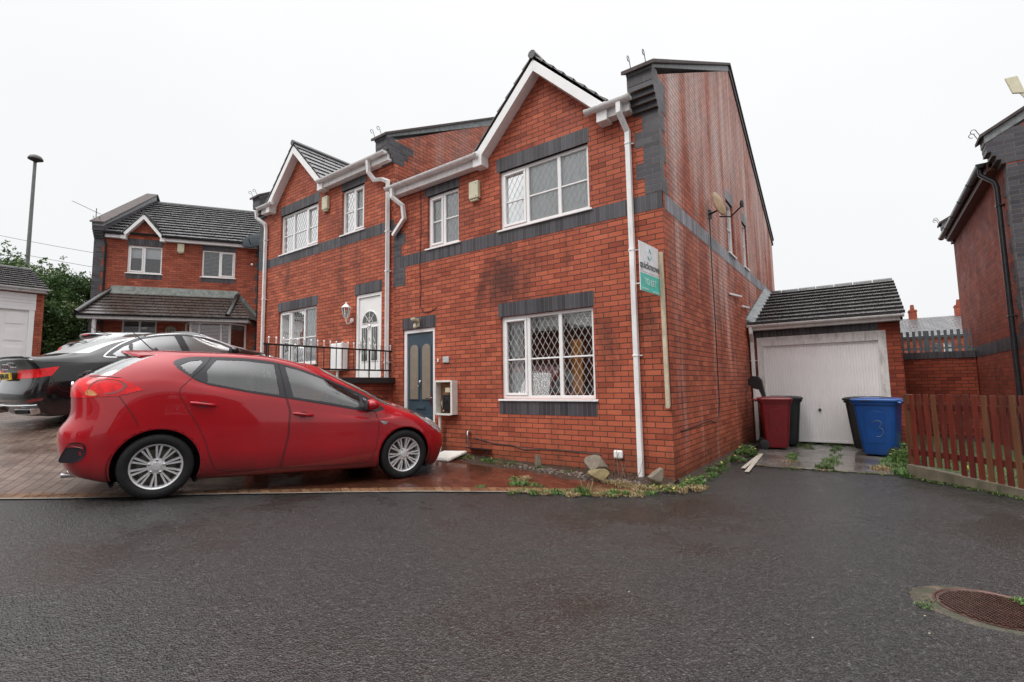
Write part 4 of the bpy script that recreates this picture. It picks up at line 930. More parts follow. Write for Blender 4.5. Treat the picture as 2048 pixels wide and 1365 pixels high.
# ---------------------------------------------------------------- street lamp, wires
lp=empty('street_lamp',(-28.15,-1.75,2.5)); tag(lp,'tall grey street lamp post rising above the hedge','street lamp')
M['steel']=simple('dull_grey_steel',(.16,.17,.16),.55,.4,.15,3)
m=MB(); m.lathe([(.10,0),(.10,1.6),(.085,1.62),(.075,5),(.06,9.35)],16); m.build('pole',M['steel'],lp,smooth=50)
m=MB(); m.lathe([(.06,9.3),(.09,9.33),(.27,9.42),(.27,9.47),(.2,9.58),(.08,9.64),(.01,9.65)],20,(0.05,0,0)); m.build('lantern',simple('dark_lantern',(.05,.045,.04),.5),lp,smooth=50)
for a,b,z in (((-46,-8,13.0),(-22,15.5,8.2),0),((-46,-8,12.2),(-22,15.5,7.2),0)):
    m=MB(); A=Vector(a); B=Vector(b); m.tube([A.lerp(B,t)-Vector((0,0,1.2*4*t*(1-t))) for t in np.linspace(0,1,20)],.014,5)
    o=m.build('overhead_wire',M['black_pl']); tag(o,'%s of two thin overhead wires crossing the sky behind the lamp post'%('upper' if z==0 and a[2]>12.5 else 'lower'),'wire','overhead wires')
# ---------------------------------------------------------------- foliage
def leafmat(name,cols):
    t=NT(name); o=t.obj(); n=t.noise(o,2.2,4,.6); n2=t.noise(o,22,2)
    c=t.ramp(t.math('ADD',t.math('MULTIPLY',n,.6),t.math('MULTIPLY',n2,.4)),[(.3,cols[0]),(.5,cols[1]),(.68,cols[2])])
    t.b.inputs['Roughness'].default_value=.45
    t.set(t.b.inputs['Base Color'],c)
    tr=t.n('BsdfTranslucent',{'Color':c}); mx=t.n('MixShader',{0:.25,1:t.b.outputs[0],2:tr}); t.t.links.new(mx.outputs[0],t.out.inputs[0]); return t.m
M['leaf']=leafmat('laurel_leaves',[(.022,.05,.018),(.055,.115,.03),(.12,.20,.05)])
M['leaf2']=leafmat('hawthorn_leaves',[(.035,.065,.02),(.08,.13,.035),(.17,.22,.07)])
M['bark']=simple('grey_bark',(.09,.07,.05),.85,0,.35,12,.01)
def tree(loc,H,Rx,label,seed,mat,clumps=60,leaves=110,ls=.085,base=.0,sprigs=14):
    r=random.Random(seed); g=np.random.default_rng(seed); e=empty('tree',loc); tag(e,label,'tree','trees and bushes of the hedge')
    tm=MB(); tips=[]
    tm.tube([(0,0,-.4),(.05,.03,H*.25),(-.05,.05,H*.5),(.03,0,H*.8)],[.10,.085,.06,.02],8)
    for i in range(16):
        a=r.uniform(0,6.28); h0=H*r.uniform(.05,.6); l=Rx*r.uniform(.5,.95); p=Vector((math.cos(a)*l,math.sin(a)*l,h0+l*r.uniform(.4,1.0))); 
        tm.tube([(0,0,h0),tuple(Vector((0,0,h0)).lerp(p,.5)+Vector((0,0,.08))),tuple(p)],[.04,.025,.008],6); tips.append(p)
    tm.build('trunk',M['bark'],e,smooth=60)
    cm=MB(); C_=[]
    for i in range(clumps):
        a=r.uniform(0,6.28); zc=r.uniform(base,1)**.8; rad=Rx*math.sqrt(max(.05,1-((zc-.4)/.68)**2))*r.uniform(.35,1.0)
        C_.append((math.cos(a)*rad,math.sin(a)*rad,zc*H*.95,Rx*r.uniform(.18,.36)))
    for i in range(sprigs):
        a=r.uniform(0,6.28); rad=Rx*r.uniform(0,.8); z=H*r.uniform(.85,1.0)
        
        for k in range(6): C_.append((math.cos(a)*rad+.03*k+r.gauss(0,.05),math.sin(a)*rad+r.gauss(0,.05),z+.10*k*r.uniform(.7,1.2),.045))
    for (cx,cy,cz,cr) in C_:
        n=int(leaves*(cr/.3)**1.2)+4 if cr>.05 else 7
        d=g.normal(size=(n,3)); d/=np.linalg.norm(d,axis=1)[:,None]; q=d*(cr if cr>.05 else .09)*(g.random((n,1))**.45)*[1,1,.75]
        for j in range(n):
            p=Vector((cx+q[j,0],cy+q[j,1],max(.02,cz+q[j,2]))); u=Vector(g.normal(size=3)).normalized(); v=u.cross(Vector(g.normal(size=3))).normalized(); s=ls*g.uniform(.6,1.3)
            cm.face([p-u*s*.5,p+v*s*.28,p+u*s*.5,p-v*s*.28])
    cm.build('crown',mat,e,recalc=False)
    return e
tree((-24.6,-3.2,2.1),4.5,1.9,'dark bushy tree at left edge behind the garage roof',1,M['leaf'],130,150,.10,sprigs=10)
tree((-23.6,-1.9,2.1),4.05,1.6,'tall feathery bush right of the lamp post above the hedge',2,M['leaf2'],110,150,.09,sprigs=10)
tree((-22.3,-1.15,2.0),3.75,1.6,'rounded green bush between garage and far house',3,M['leaf'],130,150,.10,sprigs=5)
tree((-20.7,-1.55,1.7),2.7,1.15,'loose shrub with bare brown stems beside the far house porch',4,M['leaf2'],60,110,sprigs=3)
tree((-20.3,-2.3,1.7),2.6,1.2,'low dark shrub beside the garage pier',5,M['leaf'],90,130,sprigs=2)
tree((-21.6,-3.2,1.9),3.5,1.5,'dark green bush directly behind garage corner',6,M['leaf'],110,150,.10,sprigs=4)
# ---------------------------------------------------------------- cars
def paint(name,col,flake=.0,rough=.28,coat=1.0,drops=.3):
    t=NT(name); o=t.obj()
    n=t.n('MapRange',{0:t.noise(o,2.5,4),1:.3,2:.7,3:.9,4:1.06}).outputs[0]; c=t.mix(1,(*col,1),n,'MULTIPLY')
    # road grime sprayed along the sills
    z=t.n('SeparateXYZ',{0:o}).outputs[2]
    dn=t.noise(t.mapping(o,(22,6,1.2)),1.5,5,.7)
    f=t.n('MapRange',{0:t.math('ADD',z,t.math('MULTIPLY',dn,.28)),1:.34,2:.60,3:.72,4:0}).outputs[0]
    c=t.mix(f,c,(.05,.018,.015,1))
    v=t.n('TexVoronoi',{'Vector':o,'Scale':90.0},feature='F1'); d=t.n('MapRange',{0:v.outputs['Distance'],1:.0,2:.32,3:1,4:0}).outputs[0]
    pick=t.math('GREATER_THAN',t.n('SeparateXYZ',{0:v.outputs['Color']}).outputs[0],.62)
    nm=None
    return t.fin(c,t.n('MapRange',{0:f,1:0,2:.5,3:rough,4:.6}).outputs[0],nm,None,.15,**{'Coat Weight':coat,'Coat Roughness':.03,'Coat Normal':t.bump(t.math('MULTIPLY',d,pick),.0006,drops)})
M['red']=paint('red_car_paint',(.36,.003,.010),rough=.42); M['blackp']=paint('black_car_paint',(.006,.006,.007),rough=.25); M['silver']=paint('silver_car_paint',(.42,.43,.44),rough=.3)
M['carglass']=glass('car_glass',(.55,.66,.64),2.4,.07)
M['tyre']=simple('tyre_rubber',(.014,.014,.015),.7,0,.25,20,.002,spec=.25)
M['alloy']=simple('alloy_silver',(.66,.66,.67),.35,.45,.06,10)
M['trim']=simple('satin_black_trim',(.022,.02,.024),.33,0,.1,8)
M['liner']=simple('arch_liner',(.012,.012,.012),.85,0,.2,10)
M['lamp_red']=simple('red_lamp_lens',(.62,.004,.008),.3,0,.3,16,0,.2,.5); M['lamp_dark']=simple('dark_red_lamp',(.20,.004,.006),.12,0,.2,14,0,.6,1.0)
M['amber']=simple('amber_lens',(.55,.18,.02),.15,0,.1,20,0,.6,1.0)
M['headl']=simple('headlamp_lens',(.35,.37,.38),.1,.3,.5,26,0,.8,1.0)
M['seat']=simple('seat_fabric',(.045,.045,.048),.9,0,.2,15)
M['plate_y']=simple('yellow_plate',(.75,.52,.02),.4); M['plate_w']=simple('white_plate',(.75,.75,.75),.4)
def bsp(P,axis,n,closed_mirror):
    """uniform cubic b-spline that nearly interpolates P along axis; n samples per span"""
    P=np.moveaxis(P,axis,0); K=len(P)
    def ext(Q):
        a,b=closed_mirror
        f=Q[1]*np.array([1,-1,1]) if a else 2*Q[0]-Q[1]
        l=Q[-2]*np.array([1,-1,1]) if b else 2*Q[-1]-Q[-2]
        return np.concatenate([f[None],Q,l[None]])
    Q=P.copy()
    for _ in range(14):
        e=ext(Q); S=(e[:-2]+4*e[1:-1]+e[2:])/6; Q=Q+(P-S)*.72
    e=ext(Q); out=[]
    for i in range(K-1):
        for k in range(n):
            t=k/n; w=np.array([(1-t)**3,3*t**3-6*t*t+4,-3*t**3+3*t*t+3*t+1,t**3])/6
            out.append(sum(w[j]*e[i+j] for j in range(4)))
    i=K-2; out.append((e[i+1]+4*e[i+2]+e[i+3])/6)
    return np.moveaxis(np.array(out),0,axis)
def inpoly(x,z,poly):
    P=np.array(poly); c=np.zeros(x.shape,bool)
    for i in range(len(P)):
        a,b=P[i],P[i-1]
        m=((a[1]>z)!=(b[1]>z)); 
        with np.errstate(divide='ignore',invalid='ignore'): xx=(b[0]-a[0])*(z-a[1])/(b[1]-a[1]+1e-12)+a[0]
        c^=m&(x<xx)
    return c
def smoothpoly(P,n=6,closed=True):
    P=np.array(P,float); K=len(P); out=[]
    for i in range(K if closed else K-1):
        p0,p1,p2,p3=[P[(i+d)%K] if closed else P[min(max(i+d,0),K-1)] for d in (-1,0,1,2)]
        for k in range(n):
            t=k/n; out.append(.5*((2*p1)+(-p0+p2)*t+(2*p0-5*p1+4*p2-p3)*t*t+(-p0+3*p1-3*p2+p3)*t**3))
    if not closed: out.append(P[-1])
    return np.array(out)
class CarShell:
    def __init__(s,table,nu=26,nv=12):
        P=np.array(table,float)     # [col,row,3]
        S=bsp(P,0,nu,(True,True)); S=bsp(S,1,nv,(False,True)); s.S=S; s.nu,s.nv=nu,nv
        s.col=np.linspace(0,P.shape[0]-1,S.shape[0])[:,None]*np.ones(S.shape[1]); s.row=np.linspace(0,P.shape[1]-1,S.shape[1])[None,:]*np.ones((S.shape[0],1))
        s.label=None
    def snap(s,polys,cr=(3.2,15.5)):
        S=s.S; du=np.gradient(S,axis=0); dv=np.gradient(S,axis=1)
        m=(s.col>=cr[0])&(s.col<=cr[1])
        X=S[...,0].copy(); Z=S[...,2].copy(); best=np.full(X.shape,1e9); tx=X.copy(); tz=Z.copy()
        for poly in polys:
            for i in range(len(poly)):
                a,b=poly[i-1],poly[i]; d=b-a; L2=(d**2).sum()+1e-12
                t=np.clip(((X-a[0])*d[0]+(Z-a[1])*d[1])/L2,0,1); px=a[0]+t*d[0]; pz=a[1]+t*d[1]; D=(X-px)**2+(Z-pz)**2
                k=D<best; best[k]=D[k]; tx[k]=px[k]; tz[k]=pz[k]
        # local cell size
        cu=np.hypot(du[...,0],du[...,2]); cv=np.hypot(dv[...,0],dv[...,2]); h=np.minimum(cu,cv)*.56
        m&=np.sqrt(best)<h
        ex,ez=tx-X,tz-Z; det=du[...,0]*dv[...,2]-du[...,2]*dv[...,0]; ok=m&(np.abs(det)>1e-9)
        A=np.where(ok,(ex*dv[...,2]-ez*dv[...,0])/np.where(ok,det,1),0); B=np.where(ok,(du[...,0]*ez-du[...,2]*ex)/np.where(ok,det,1),0)
        A=np.clip(A,-.9,.9);B=np.clip(B,-.9,.9)
        rear=(s.col<3.2)&(np.sqrt(best)<.03)&(np.abs(ez)<np.abs(dv[...,2])*.56)&(np.abs(dv[...,2])>1e-5)
        A=np.where(rear,0,A); B=np.where(rear,ez/np.where(np.abs(dv[...,2])>1e-5,dv[...,2],1),B)
        s.S=S+du*A[...,None]+dv*B[...,None]
    def cells(s):
        c=lambda a:(a[:-1,:-1]+a[1:,:-1]+a[:-1,1:]+a[1:,1:])/4
        return c(s.S[...,0]),c(s.S[...,1]),c(s.S[...,2]),c(s.col),c(s.row)
    def normals(s):
        du=np.gradient(s.S,axis=0); dv=np.gradient(s.S,axis=1); n=np.cross(du,dv); n/=np.maximum(np.linalg.norm(n,axis=-1),1e-9)[...,None]
        # point outwards
        f=np.sign((n*(s.S-np.array([2.1,0,.6]))).sum(-1)); f[f==0]=1; return n*f[...,None]
    def part(s,name,mask,mat,parent,sides=(1,-1),offset=0.0,N=None,solid=0):
        N=s.normals() if N is None else N
        nr,nc=s.S.shape[:2]; ii,jj=np.nonzero(mask); V=(s.S+N*offset)
        q=np.stack([ii*nc+jj,(ii+1)*nc+jj,(ii+1)*nc+jj+1,ii*nc+jj+1],1)
        used,inv=np.unique(q.ravel(),return_inverse=True); v=V.reshape(-1,3)[used]; n=N.reshape(-1,3)[used]; f=inv.reshape(-1,4)
        outs=[]
        for group in ([sides] if len(sides)==2 and name in s.whole else [(a,) for a in sides]):
            vs=[];ns=[];fs=[]
            for sg in group:
                vv=v*[1,sg,1]; nn=n*[1,sg,1]; o=sum(len(a) for a in vs)
                ff=f+o; vs.append(vv); ns.append(nn); fs.append(ff if sg<0 else ff[:,::-1])
            vs=np.concatenate(vs); ns=np.concatenate(ns); fs=np.concatenate(fs)
            # orientation check
            a,b,c=vs[fs[0,0]],vs[fs[0,1]],vs[fs[0,2]]
            if np.dot(np.cross(b-a,c-a),ns[fs[0,0]])<0: fs=fs[:,::-1]
            me=bpy.data.meshes.new(name); me.from_pydata(vs.tolist(),[],fs.tolist()); me.materials.append(mat)
            me.polygons.foreach_set('use_smooth',[True]*len(me.polygons)); me.update()
            if len(group)==2:   # weld the centre line
                import bmesh
                bm=bmesh.new(); bm.from_mesh(me); bmesh.ops.remove_doubles(bm,verts=bm.verts,dist=.0004); bmesh.ops.recalc_face_normals(bm,faces=bm.faces); bm.to_mesh(me); bm.free()
            else: me.normals_split_custom_set_from_vertices([tuple(x) for x in ns])
            o=bpy.data.objects.new(name,me); COL.objects.link(o); o.parent=parent
            if solid:
                sm=o.modifiers.new('thickness','SOLIDIFY'); sm.thickness=solid; sm.offset=-1
            outs.append(o)
        return outs
    whole=('body','windscreen','rear_window')
    def ypt(s,x,z,off=0.0,cr=(3,15.8),rows=(0,9.3)):
        if not hasattr(s,'_k'):
            N=s.normals(); m=(s.col>=cr[0])&(s.col<=cr[1])&(s.row<=rows[1])&(s.row>=rows[0]); s._k=(s.S[m],N[m])
        P,N=s._k; i=np.argmin((P[:,0]-x)**2+(P[:,2]-z)**2); p,n=P[i],N[i]
        y=p[1]-((x-p[0])*n[0]+(z-p[2])*n[2])/max(n[1],.2) if n[1]>.2 else p[1]
        q=np.array([x,y,z])+n*off; return Vector(q),Vector(n)
    def ribbon(s,name,line,w,mat,parent,off=.0012,sides=(1,-1),h=None,closed=False):
        out=[]
        L_=np.array(line,float); Q=[]
        for i in range(len(L_) if closed else len(L_)-1):
            a,b=L_[i],L_[(i+1)%len(L_)]; n_=max(1,int(np.hypot(*(b-a))/.025)); Q+=[tuple(a+(b-a)*k/n_) for k in range(n_)]
        if not closed: Q.append(tuple(L_[-1]))
        for sg in sides:
            mb=MB(); pts=[s.ypt(x,z,off) for x,z in Q]; G=[]
            for i,(p,n) in enumerate(pts):
                a=pts[i-1][0] if (i>0 or closed) else p; b=pts[(i+1)%len(pts)][0] if (i<len(pts)-1 or closed) else p
                d=(b-a).normalized(); side=n.cross(d).normalized()*(w/2)
                G.append([Vector((q.x,q.y*sg,q.z)) for q in (p-side-n*(.004),p-side*.8,p+side*.8,p+side-n*.004)])
            if closed: G.append(G[0])
            mb.grid(G); out.append(mb.build(name,mat,parent,smooth=60))
        return out
def wheel(root,loc,side,rad=.318,wid=.205,style='multi',rimmat=None):
    """side +1: outer face towards +y of the car"""
    w_=empty('wheel',loc); w_.parent=root; sg=side; rr=rad*.705
    t=MB(); h=wid/2
    prof=[(rr*.985,-h*.8),(rr*1.03,-h*.98),(rad*.86,-h),(rad*.955,-h*.93),(rad*.99,-h*.78),(rad,-h*.55),(rad,h*.55),(rad*.99,h*.78),(rad*.955,h*.93),(rad*.86,h*1.02),(rr*1.08,h*.98),(rr*1.0,h*.82)]
    t.lathe([(a,b*sg) for a,b in prof],56,ax='y',cap=False)
    for k in range(4): pass
    t.build('tyre',M['tyre'],w_,smooth=40)
    r=MB(); f=h*.80
    r.lathe([(rr*.90,-h*.8*sg),(rr*.90,h*.55*sg),(rr*.93,(f-.004)*sg),(rr*.985,f*sg+.004*sg),(rr*1.005,(f-.004)*sg),(rr*.995,(f-.02)*sg)],56,ax='y',cap=False)
    r.lathe([(.001,(f-.006)*sg),(rr*.17,(f-.008)*sg),(rr*.20,(f-.016)*sg),(rr*.34,(f-.022)*sg),(rr*.36,(f-.05)*sg)],30,ax='y',cap=False)
    n=20 if style=='multi' else 10
    for i in range(n):
        if style=='multi':
            g=i//2; a0=2*math.pi*(g+.5)/10; a1=a0+(.105 if i%2 else -.105); wq=(.020,.026)
            a0+= (.05 if i%2 else -.05)
        else: a0=2*math.pi*i/n; a1=a0+.06; wq=(.03,.03)
        p=Vector((math.cos(a0)*rr*.25,(f-.020)*sg,math.sin(a0)*rr*.25)); q=Vector((math.cos(a1)*rr*.95,(f-.010)*sg,math.sin(a1)*rr*.95))
        d=(q-p).normalized(); s_=d.cross(Vector((0,1,0))).normalized(); up=Vector((0,sg,0))
        r.hexa([p-s_*wq[0]*.5-up*.03,p+s_*wq[0]*.5-up*.03,q+s_*wq[1]*.5-up*.035,q-s_*wq[1]*.5-up*.035,p-s_*wq[0]*.32,p+s_*wq[0]*.32,q+s_*wq[1]*.32,q-s_*wq[1]*.32])
    rim=r.build('rim',rimmat or M['alloy'],w_,smooth=35)
    l=MB()
    for i in range(5):
        a=2*math.pi*(i+.25)/5; l.lathe([(.012,(f-.03)*sg),(.012,(f-.008)*sg),(.004,(f-.004)*sg)],8,(math.cos(a)*rr*.29,0,math.sin(a)*rr*.29),'y')
    l.build('wheel_nut',M['chrome'],rim,smooth=30).data.name='wheel_nuts'
    b=MB(); b.lathe([(.001,(h*.10)*sg),(rr*.72,(h*.10)*sg),(rr*.72,-h*.05*sg),(.001,-h*.05*sg)],30,ax='y'); b.lathe([(.001,.0),(rr*.9,0),(rr*.9,-.01*sg)],30,(0,-h*.3*sg,0),'y'); b.build('brake_disc',simple('rusty_disc',(.12,.09,.07),.5,.5) if 'disc' not in M else M['disc'],w_,smooth=40)
    return w_
M['disc']=simple('rusty_brake_disc',(.10,.085,.075),.5,.4)
def greenhouse(col_x,rows): pass
def build_car(name,pose,label,table,paintmat,cfg,group=None,Lscale=1.0):
    x,y,z,h,pt,ro=pose
    root=empty(name,(x,y,z)); root.rotation_mode='XYZ'
    Rm=Matrix.Rotation(h,4,'Z')@Matrix.Rotation(-pt,4,'Y')@Matrix.Rotation(ro,4,'X')
    root.matrix_world=Matrix.Translation((x,y,z))@Rm@Matrix.Diagonal((Lscale,1,1,1))
    tag(root,label,'car',group)
    sh=CarShell(table,cfg.get('nu',24),cfg.get('nv',12))
    W=cfg['wheels']; polys={k:smoothpoly(v,5) if k in cfg['smooth'] else np.array(v,float) for k,v in cfg['polys'].items()}
    arcs=[np.array([(cx+ra*math.cos(t),cz+ra*math.sin(t)) for t in np.linspace(0,2*math.pi,60,endpoint=False)]) for cx,cz,ra in W]
    sh.snap(list(polys.values())+arcs); 
    N=sh.normals(); cx_,cy_,cz_,cc,cr_=sh.cells(); sidem=(cc>=3.0)
    cut=np.zeros(cx_.shape,bool)
    for (wx,wz,ra) in W: cut|=((cx_-wx)**2+(cz_-wz)**2<ra**2)&(cr_<6)&(cc>2.6)
    used=cut.copy()
    def take(m):
        nonlocal used
        m=m&~used; used|=m; return m
    # lamps and glass first, then doors, the rest is body
    glassmasks={k:take(inpoly(cx_,cz_,polys[k])&sidem&(cr_<9.6)) for k in cfg['glass']}
    sur=take(inpoly(cx_,cz_,polys['surround'])&sidem&(cr_<9.6))
    ws=take((cc>cfg['ws'][0])&(cr_>cfg['ws'][1])&(cr_<cfg['ws'][2])); rw=take((cc<cfg['rw'][0])&(cr_>cfg['rw'][1])&(cr_<cfg['rw'][2]))
    tl=take(inpoly(cx_,cz_,polys['tail'])&(cy_>cfg['taily'])&(cc<8)); hl=take(inpoly(cx_,cz_,polys['head'])&(cy_>cfg['heady'])&(cc>9))
    doors={k:take(inpoly(cx_,cz_,polys[k])&sidem&(cr_<9.6)) for k in cfg['doors']}
    lower=take((cr_<cfg.get('skirt',.35)))
    body=take(~used)
    bd=sh.part('body',body,paintmat,root,N=N)[0]
    sh.part('lower_trim',lower,cfg.get('skirtmat',paintmat),root,N=N)
    dr=[]
    for k,m in doors.items():
        for o in sh.part('door',m,paintmat,root,N=N): dr.append(o)
    gl=[]
    for i,(k,m) in enumerate(glassmasks.items()):
        o=sh.part('side_window',m,cfg.get('glassmat',M['carglass']),root,offset=-.004,N=N)
    sh.part('window_surround',sur,M['trim'],root,N=N)
    sh.part('windscreen',ws,cfg.get('glassmat',M['carglass']),root,N=N); sh.part('rear_window',rw,cfg.get('glassmat',M['carglass']),root,N=N)
    if tl.any(): sh.part('tail_lamp',tl,M['lamp_red'],root,offset=.004,N=N)
    if hl.any(): sh.part('headlight',hl,M['headl'],root,offset=.003,N=N)
    # shut lines
    for k in cfg['doors']: 
        for o in sh.ribbon('shut_line',polys[k],.006,M['liner'],bd,off=.003,closed=True): pass
    for ln in cfg.get('lines',[]): sh.ribbon('shut_line',smoothpoly(ln,8,False),.006,M['liner'],bd,off=.003)
    for ln,w_,mt in cfg.get('mould',[]): sh.ribbon('moulding',smoothpoly(ln,8,False),w_,mt,bd,off=.004)
    # wheel arches: lip and liner
    for i,(wx,wz,ra) in enumerate(W):
        for sg in (1,-1):
            mb=MB(); G=[]
            for t in np.linspace(-.34,math.pi+.34,60):
                px,pz=wx+ra*math.cos(t),wz+ra*math.sin(t); p,_=sh.ypt(px,max(pz,.17),0)
                px2=[wx+(ra-.012)*math.cos(t),wz+(ra-.012)*math.sin(t)]
                yo=p.y+.0028
                G.append([(px,yo*sg,pz),(px2[0],(yo-.004)*sg,px2[1]),(px2[0],(yo-.03)*sg,px2[1])])
            mb.grid(G); mb.build('wheel_arch',paintmat,bd,smooth=50)
            lm=MB(); G=[[(wx+(ra+.012)*math.cos(t),yy*sg,max(.14,wz+(ra+.012)*math.sin(t))) for yy in (.865,.55)] for t in np.linspace(-.6,math.pi+.6,40)]
            lm.grid(G); lm.face([(wx+(ra+.01)*math.cos(t),.56*sg,max(.14,wz+(ra+.01)*math.sin(t))) for t in np.linspace(-.6,math.pi+.6,40)]); lm.build('arch_liner',M['liner'],bd,smooth=60)
    fl=MB(); L_=cfg['L']; fl.hexa([(.25,-.62,.20),(L_-.35,-.62,.20),(L_-.35,.62,.20),(.25,.62,.20),(.18,-.74,.36),(L_-.3,-.74,.36),(L_-.3,.74,.36),(.18,.74,.36)]); fl.build('floor_pan',M['liner'],root)
    for (wx,wz,ra) in W:
        for sg in (1,-1): 
            o=wheel(root,(wx,sg*cfg['track'],cfg['wr']),sg,cfg['wr'],style=cfg['rim'])
            o.rotation_euler=(0,rng.uniform(0,1.2),0)
    # cabin
    s=M['seat']
    for yy in (-.38,.38):
        m=MB(); x0=cfg['seatx']; m.box(x0,x0+.5,yy-.25,yy+.25,.38,.56); m.hexa([(x0-.05,yy-.24,.5),(x0+.10,yy-.24,.5),(x0+.10,yy+.24,.5),(x0-.05,yy+.24,.5),(x0-.25,yy-.20,1.08),(x0-.13,yy-.20,1.08),(x0-.13,yy+.20,1.08),(x0-.25,yy+.20,1.08)]); m.box(x0-.27,x0-.17,yy-.12,yy+.12,1.10,1.28); m.build('seat',s,root,bevel=.04)
    m=MB(); x0=cfg['seatx']-.85; m.box(x0,x0+.5,-.6,.6,.4,.58); m.hexa([(x0-.05,-.6,.5),(x0+.10,-.6,.5),(x0+.10,.6,.5),(x0-.05,.6,.5),(x0-.2,-.55,1.05),(x0-.08,-.55,1.05),(x0-.08,.55,1.05),(x0-.2,.55,1.05)]); m.build('rear_seat',s,root,bevel=.04)
    m=MB(); x0=cfg['dashx']; m.hexa([(x0,-.68,.55),(x0+.55,-.66,.55),(x0+.55,.66,.55),(x0,.68,.55),(x0+.05,-.68,.88),(x0+.55,-.62,.90),(x0+.55,.62,.90),(x0+.05,.68,.88)]); m.build('dashboard',simple('dashboard_plastic',(.02,.02,.022),.6) if 'dash' not in M else M['dash'],root,bevel=.03)
    m=MB(); c0=Vector((x0-.08,-.38,.84)); m.tube([c0+Vector((.06*math.sin(t)*-1,.185*math.cos(t),.175*math.sin(t))) for t in np.linspace(0,2*math.pi,25)],.014,8); m.bar(c0+Vector((0,-.17,0)),c0+Vector((0,.17,0)),.03,.05); m.bar(c0,c0+Vector((.2,0,-.06)),.06,.06); m.build('steering_wheel',M['dash'],root,smooth=50)
    return root,sh,bd,dr
M['dash']=simple('dashboard_plastic',(.02,.02,.022),.6)
def mirror_(root,x,y,z,mat,sg):
    m=MB(); a=[]
    for k,(r_,dx) in enumerate(((.30,-.075),(.85,-.06),(1.0,-.03),(.95,.03),(.7,.07),(.3,.09))):
        ring=[]
        for t in np.linspace(0,2*math.pi,14,endpoint=False): ring.append(m.V((x+dx+.0,sg*(y+.105*r_*math.cos(t)),z+.068*r_*math.sin(t))))
        a.append(ring)
    for i in range(len(a)-1):
        for j in range(14):
            q=(j+1)%14; m.f.append([a[i][j],a[i][q],a[i+1][q],a[i+1][j]]); m.m.append(0); m.uv.append(None)
    m.f+=[a[0][::-1],a[-1]]; m.m+=[0,0]; m.uv+=[None,None]
    o=m.build('wing_mirror',mat,root,smooth=50)
    b=MB(); b.hexa([(x-.03,sg*(y-.15),z-.075),(x+.05,sg*(y-.15),z-.075),(x+.04,sg*(y+.0),z-.05),(x-.02,sg*(y+.0),z-.05),(x-.03,sg*(y-.15),z-.05),(x+.05,sg*(y-.15),z-.05),(x+.04,sg*(y+.0),z-.03),(x-.02,sg*(y+.0),z-.03)]); b.lathe([(.001,x-.079),(.062,x-.078)],14,(0,sg*y,z),'x'); b.build('mirror_arm',M['trim'],o)
def handle_(sh,dr,x0,z0,x1,z1,mat,sg):
    p,n=sh.ypt(x0,z0,.0); q,_=sh.ypt(x1,z1,.0); mid=p.lerp(q,.5)
    f=lambda v,o:Vector((v.x,(v.y+o)*sg,v.z))
    m=MB(); m.tube([f(p,.004),f(p.lerp(q,.15),.03),f(mid,.036),f(p.lerp(q,.85),.03),f(q,.004)],[.012,.017,.015,.017,.012],10); o=m.build('handle',mat,dr,smooth=60)
    c=MB(); pts=[f(sh.ypt(mid.x+.055*math.cos(t),mid.z-.006+.036*math.sin(t),.0016)[0],0) for t in np.linspace(0,2*math.pi,20,endpoint=False)]; c.face(pts); c.build('handle_recess',M['liner'] if mat is M['blackp'] else M['redshade'],dr)
M['redshade']=simple('red_recess',(.16,.004,.01),.5)
def grid_table(cols):
    K=max(len(c) for c in cols); return cols
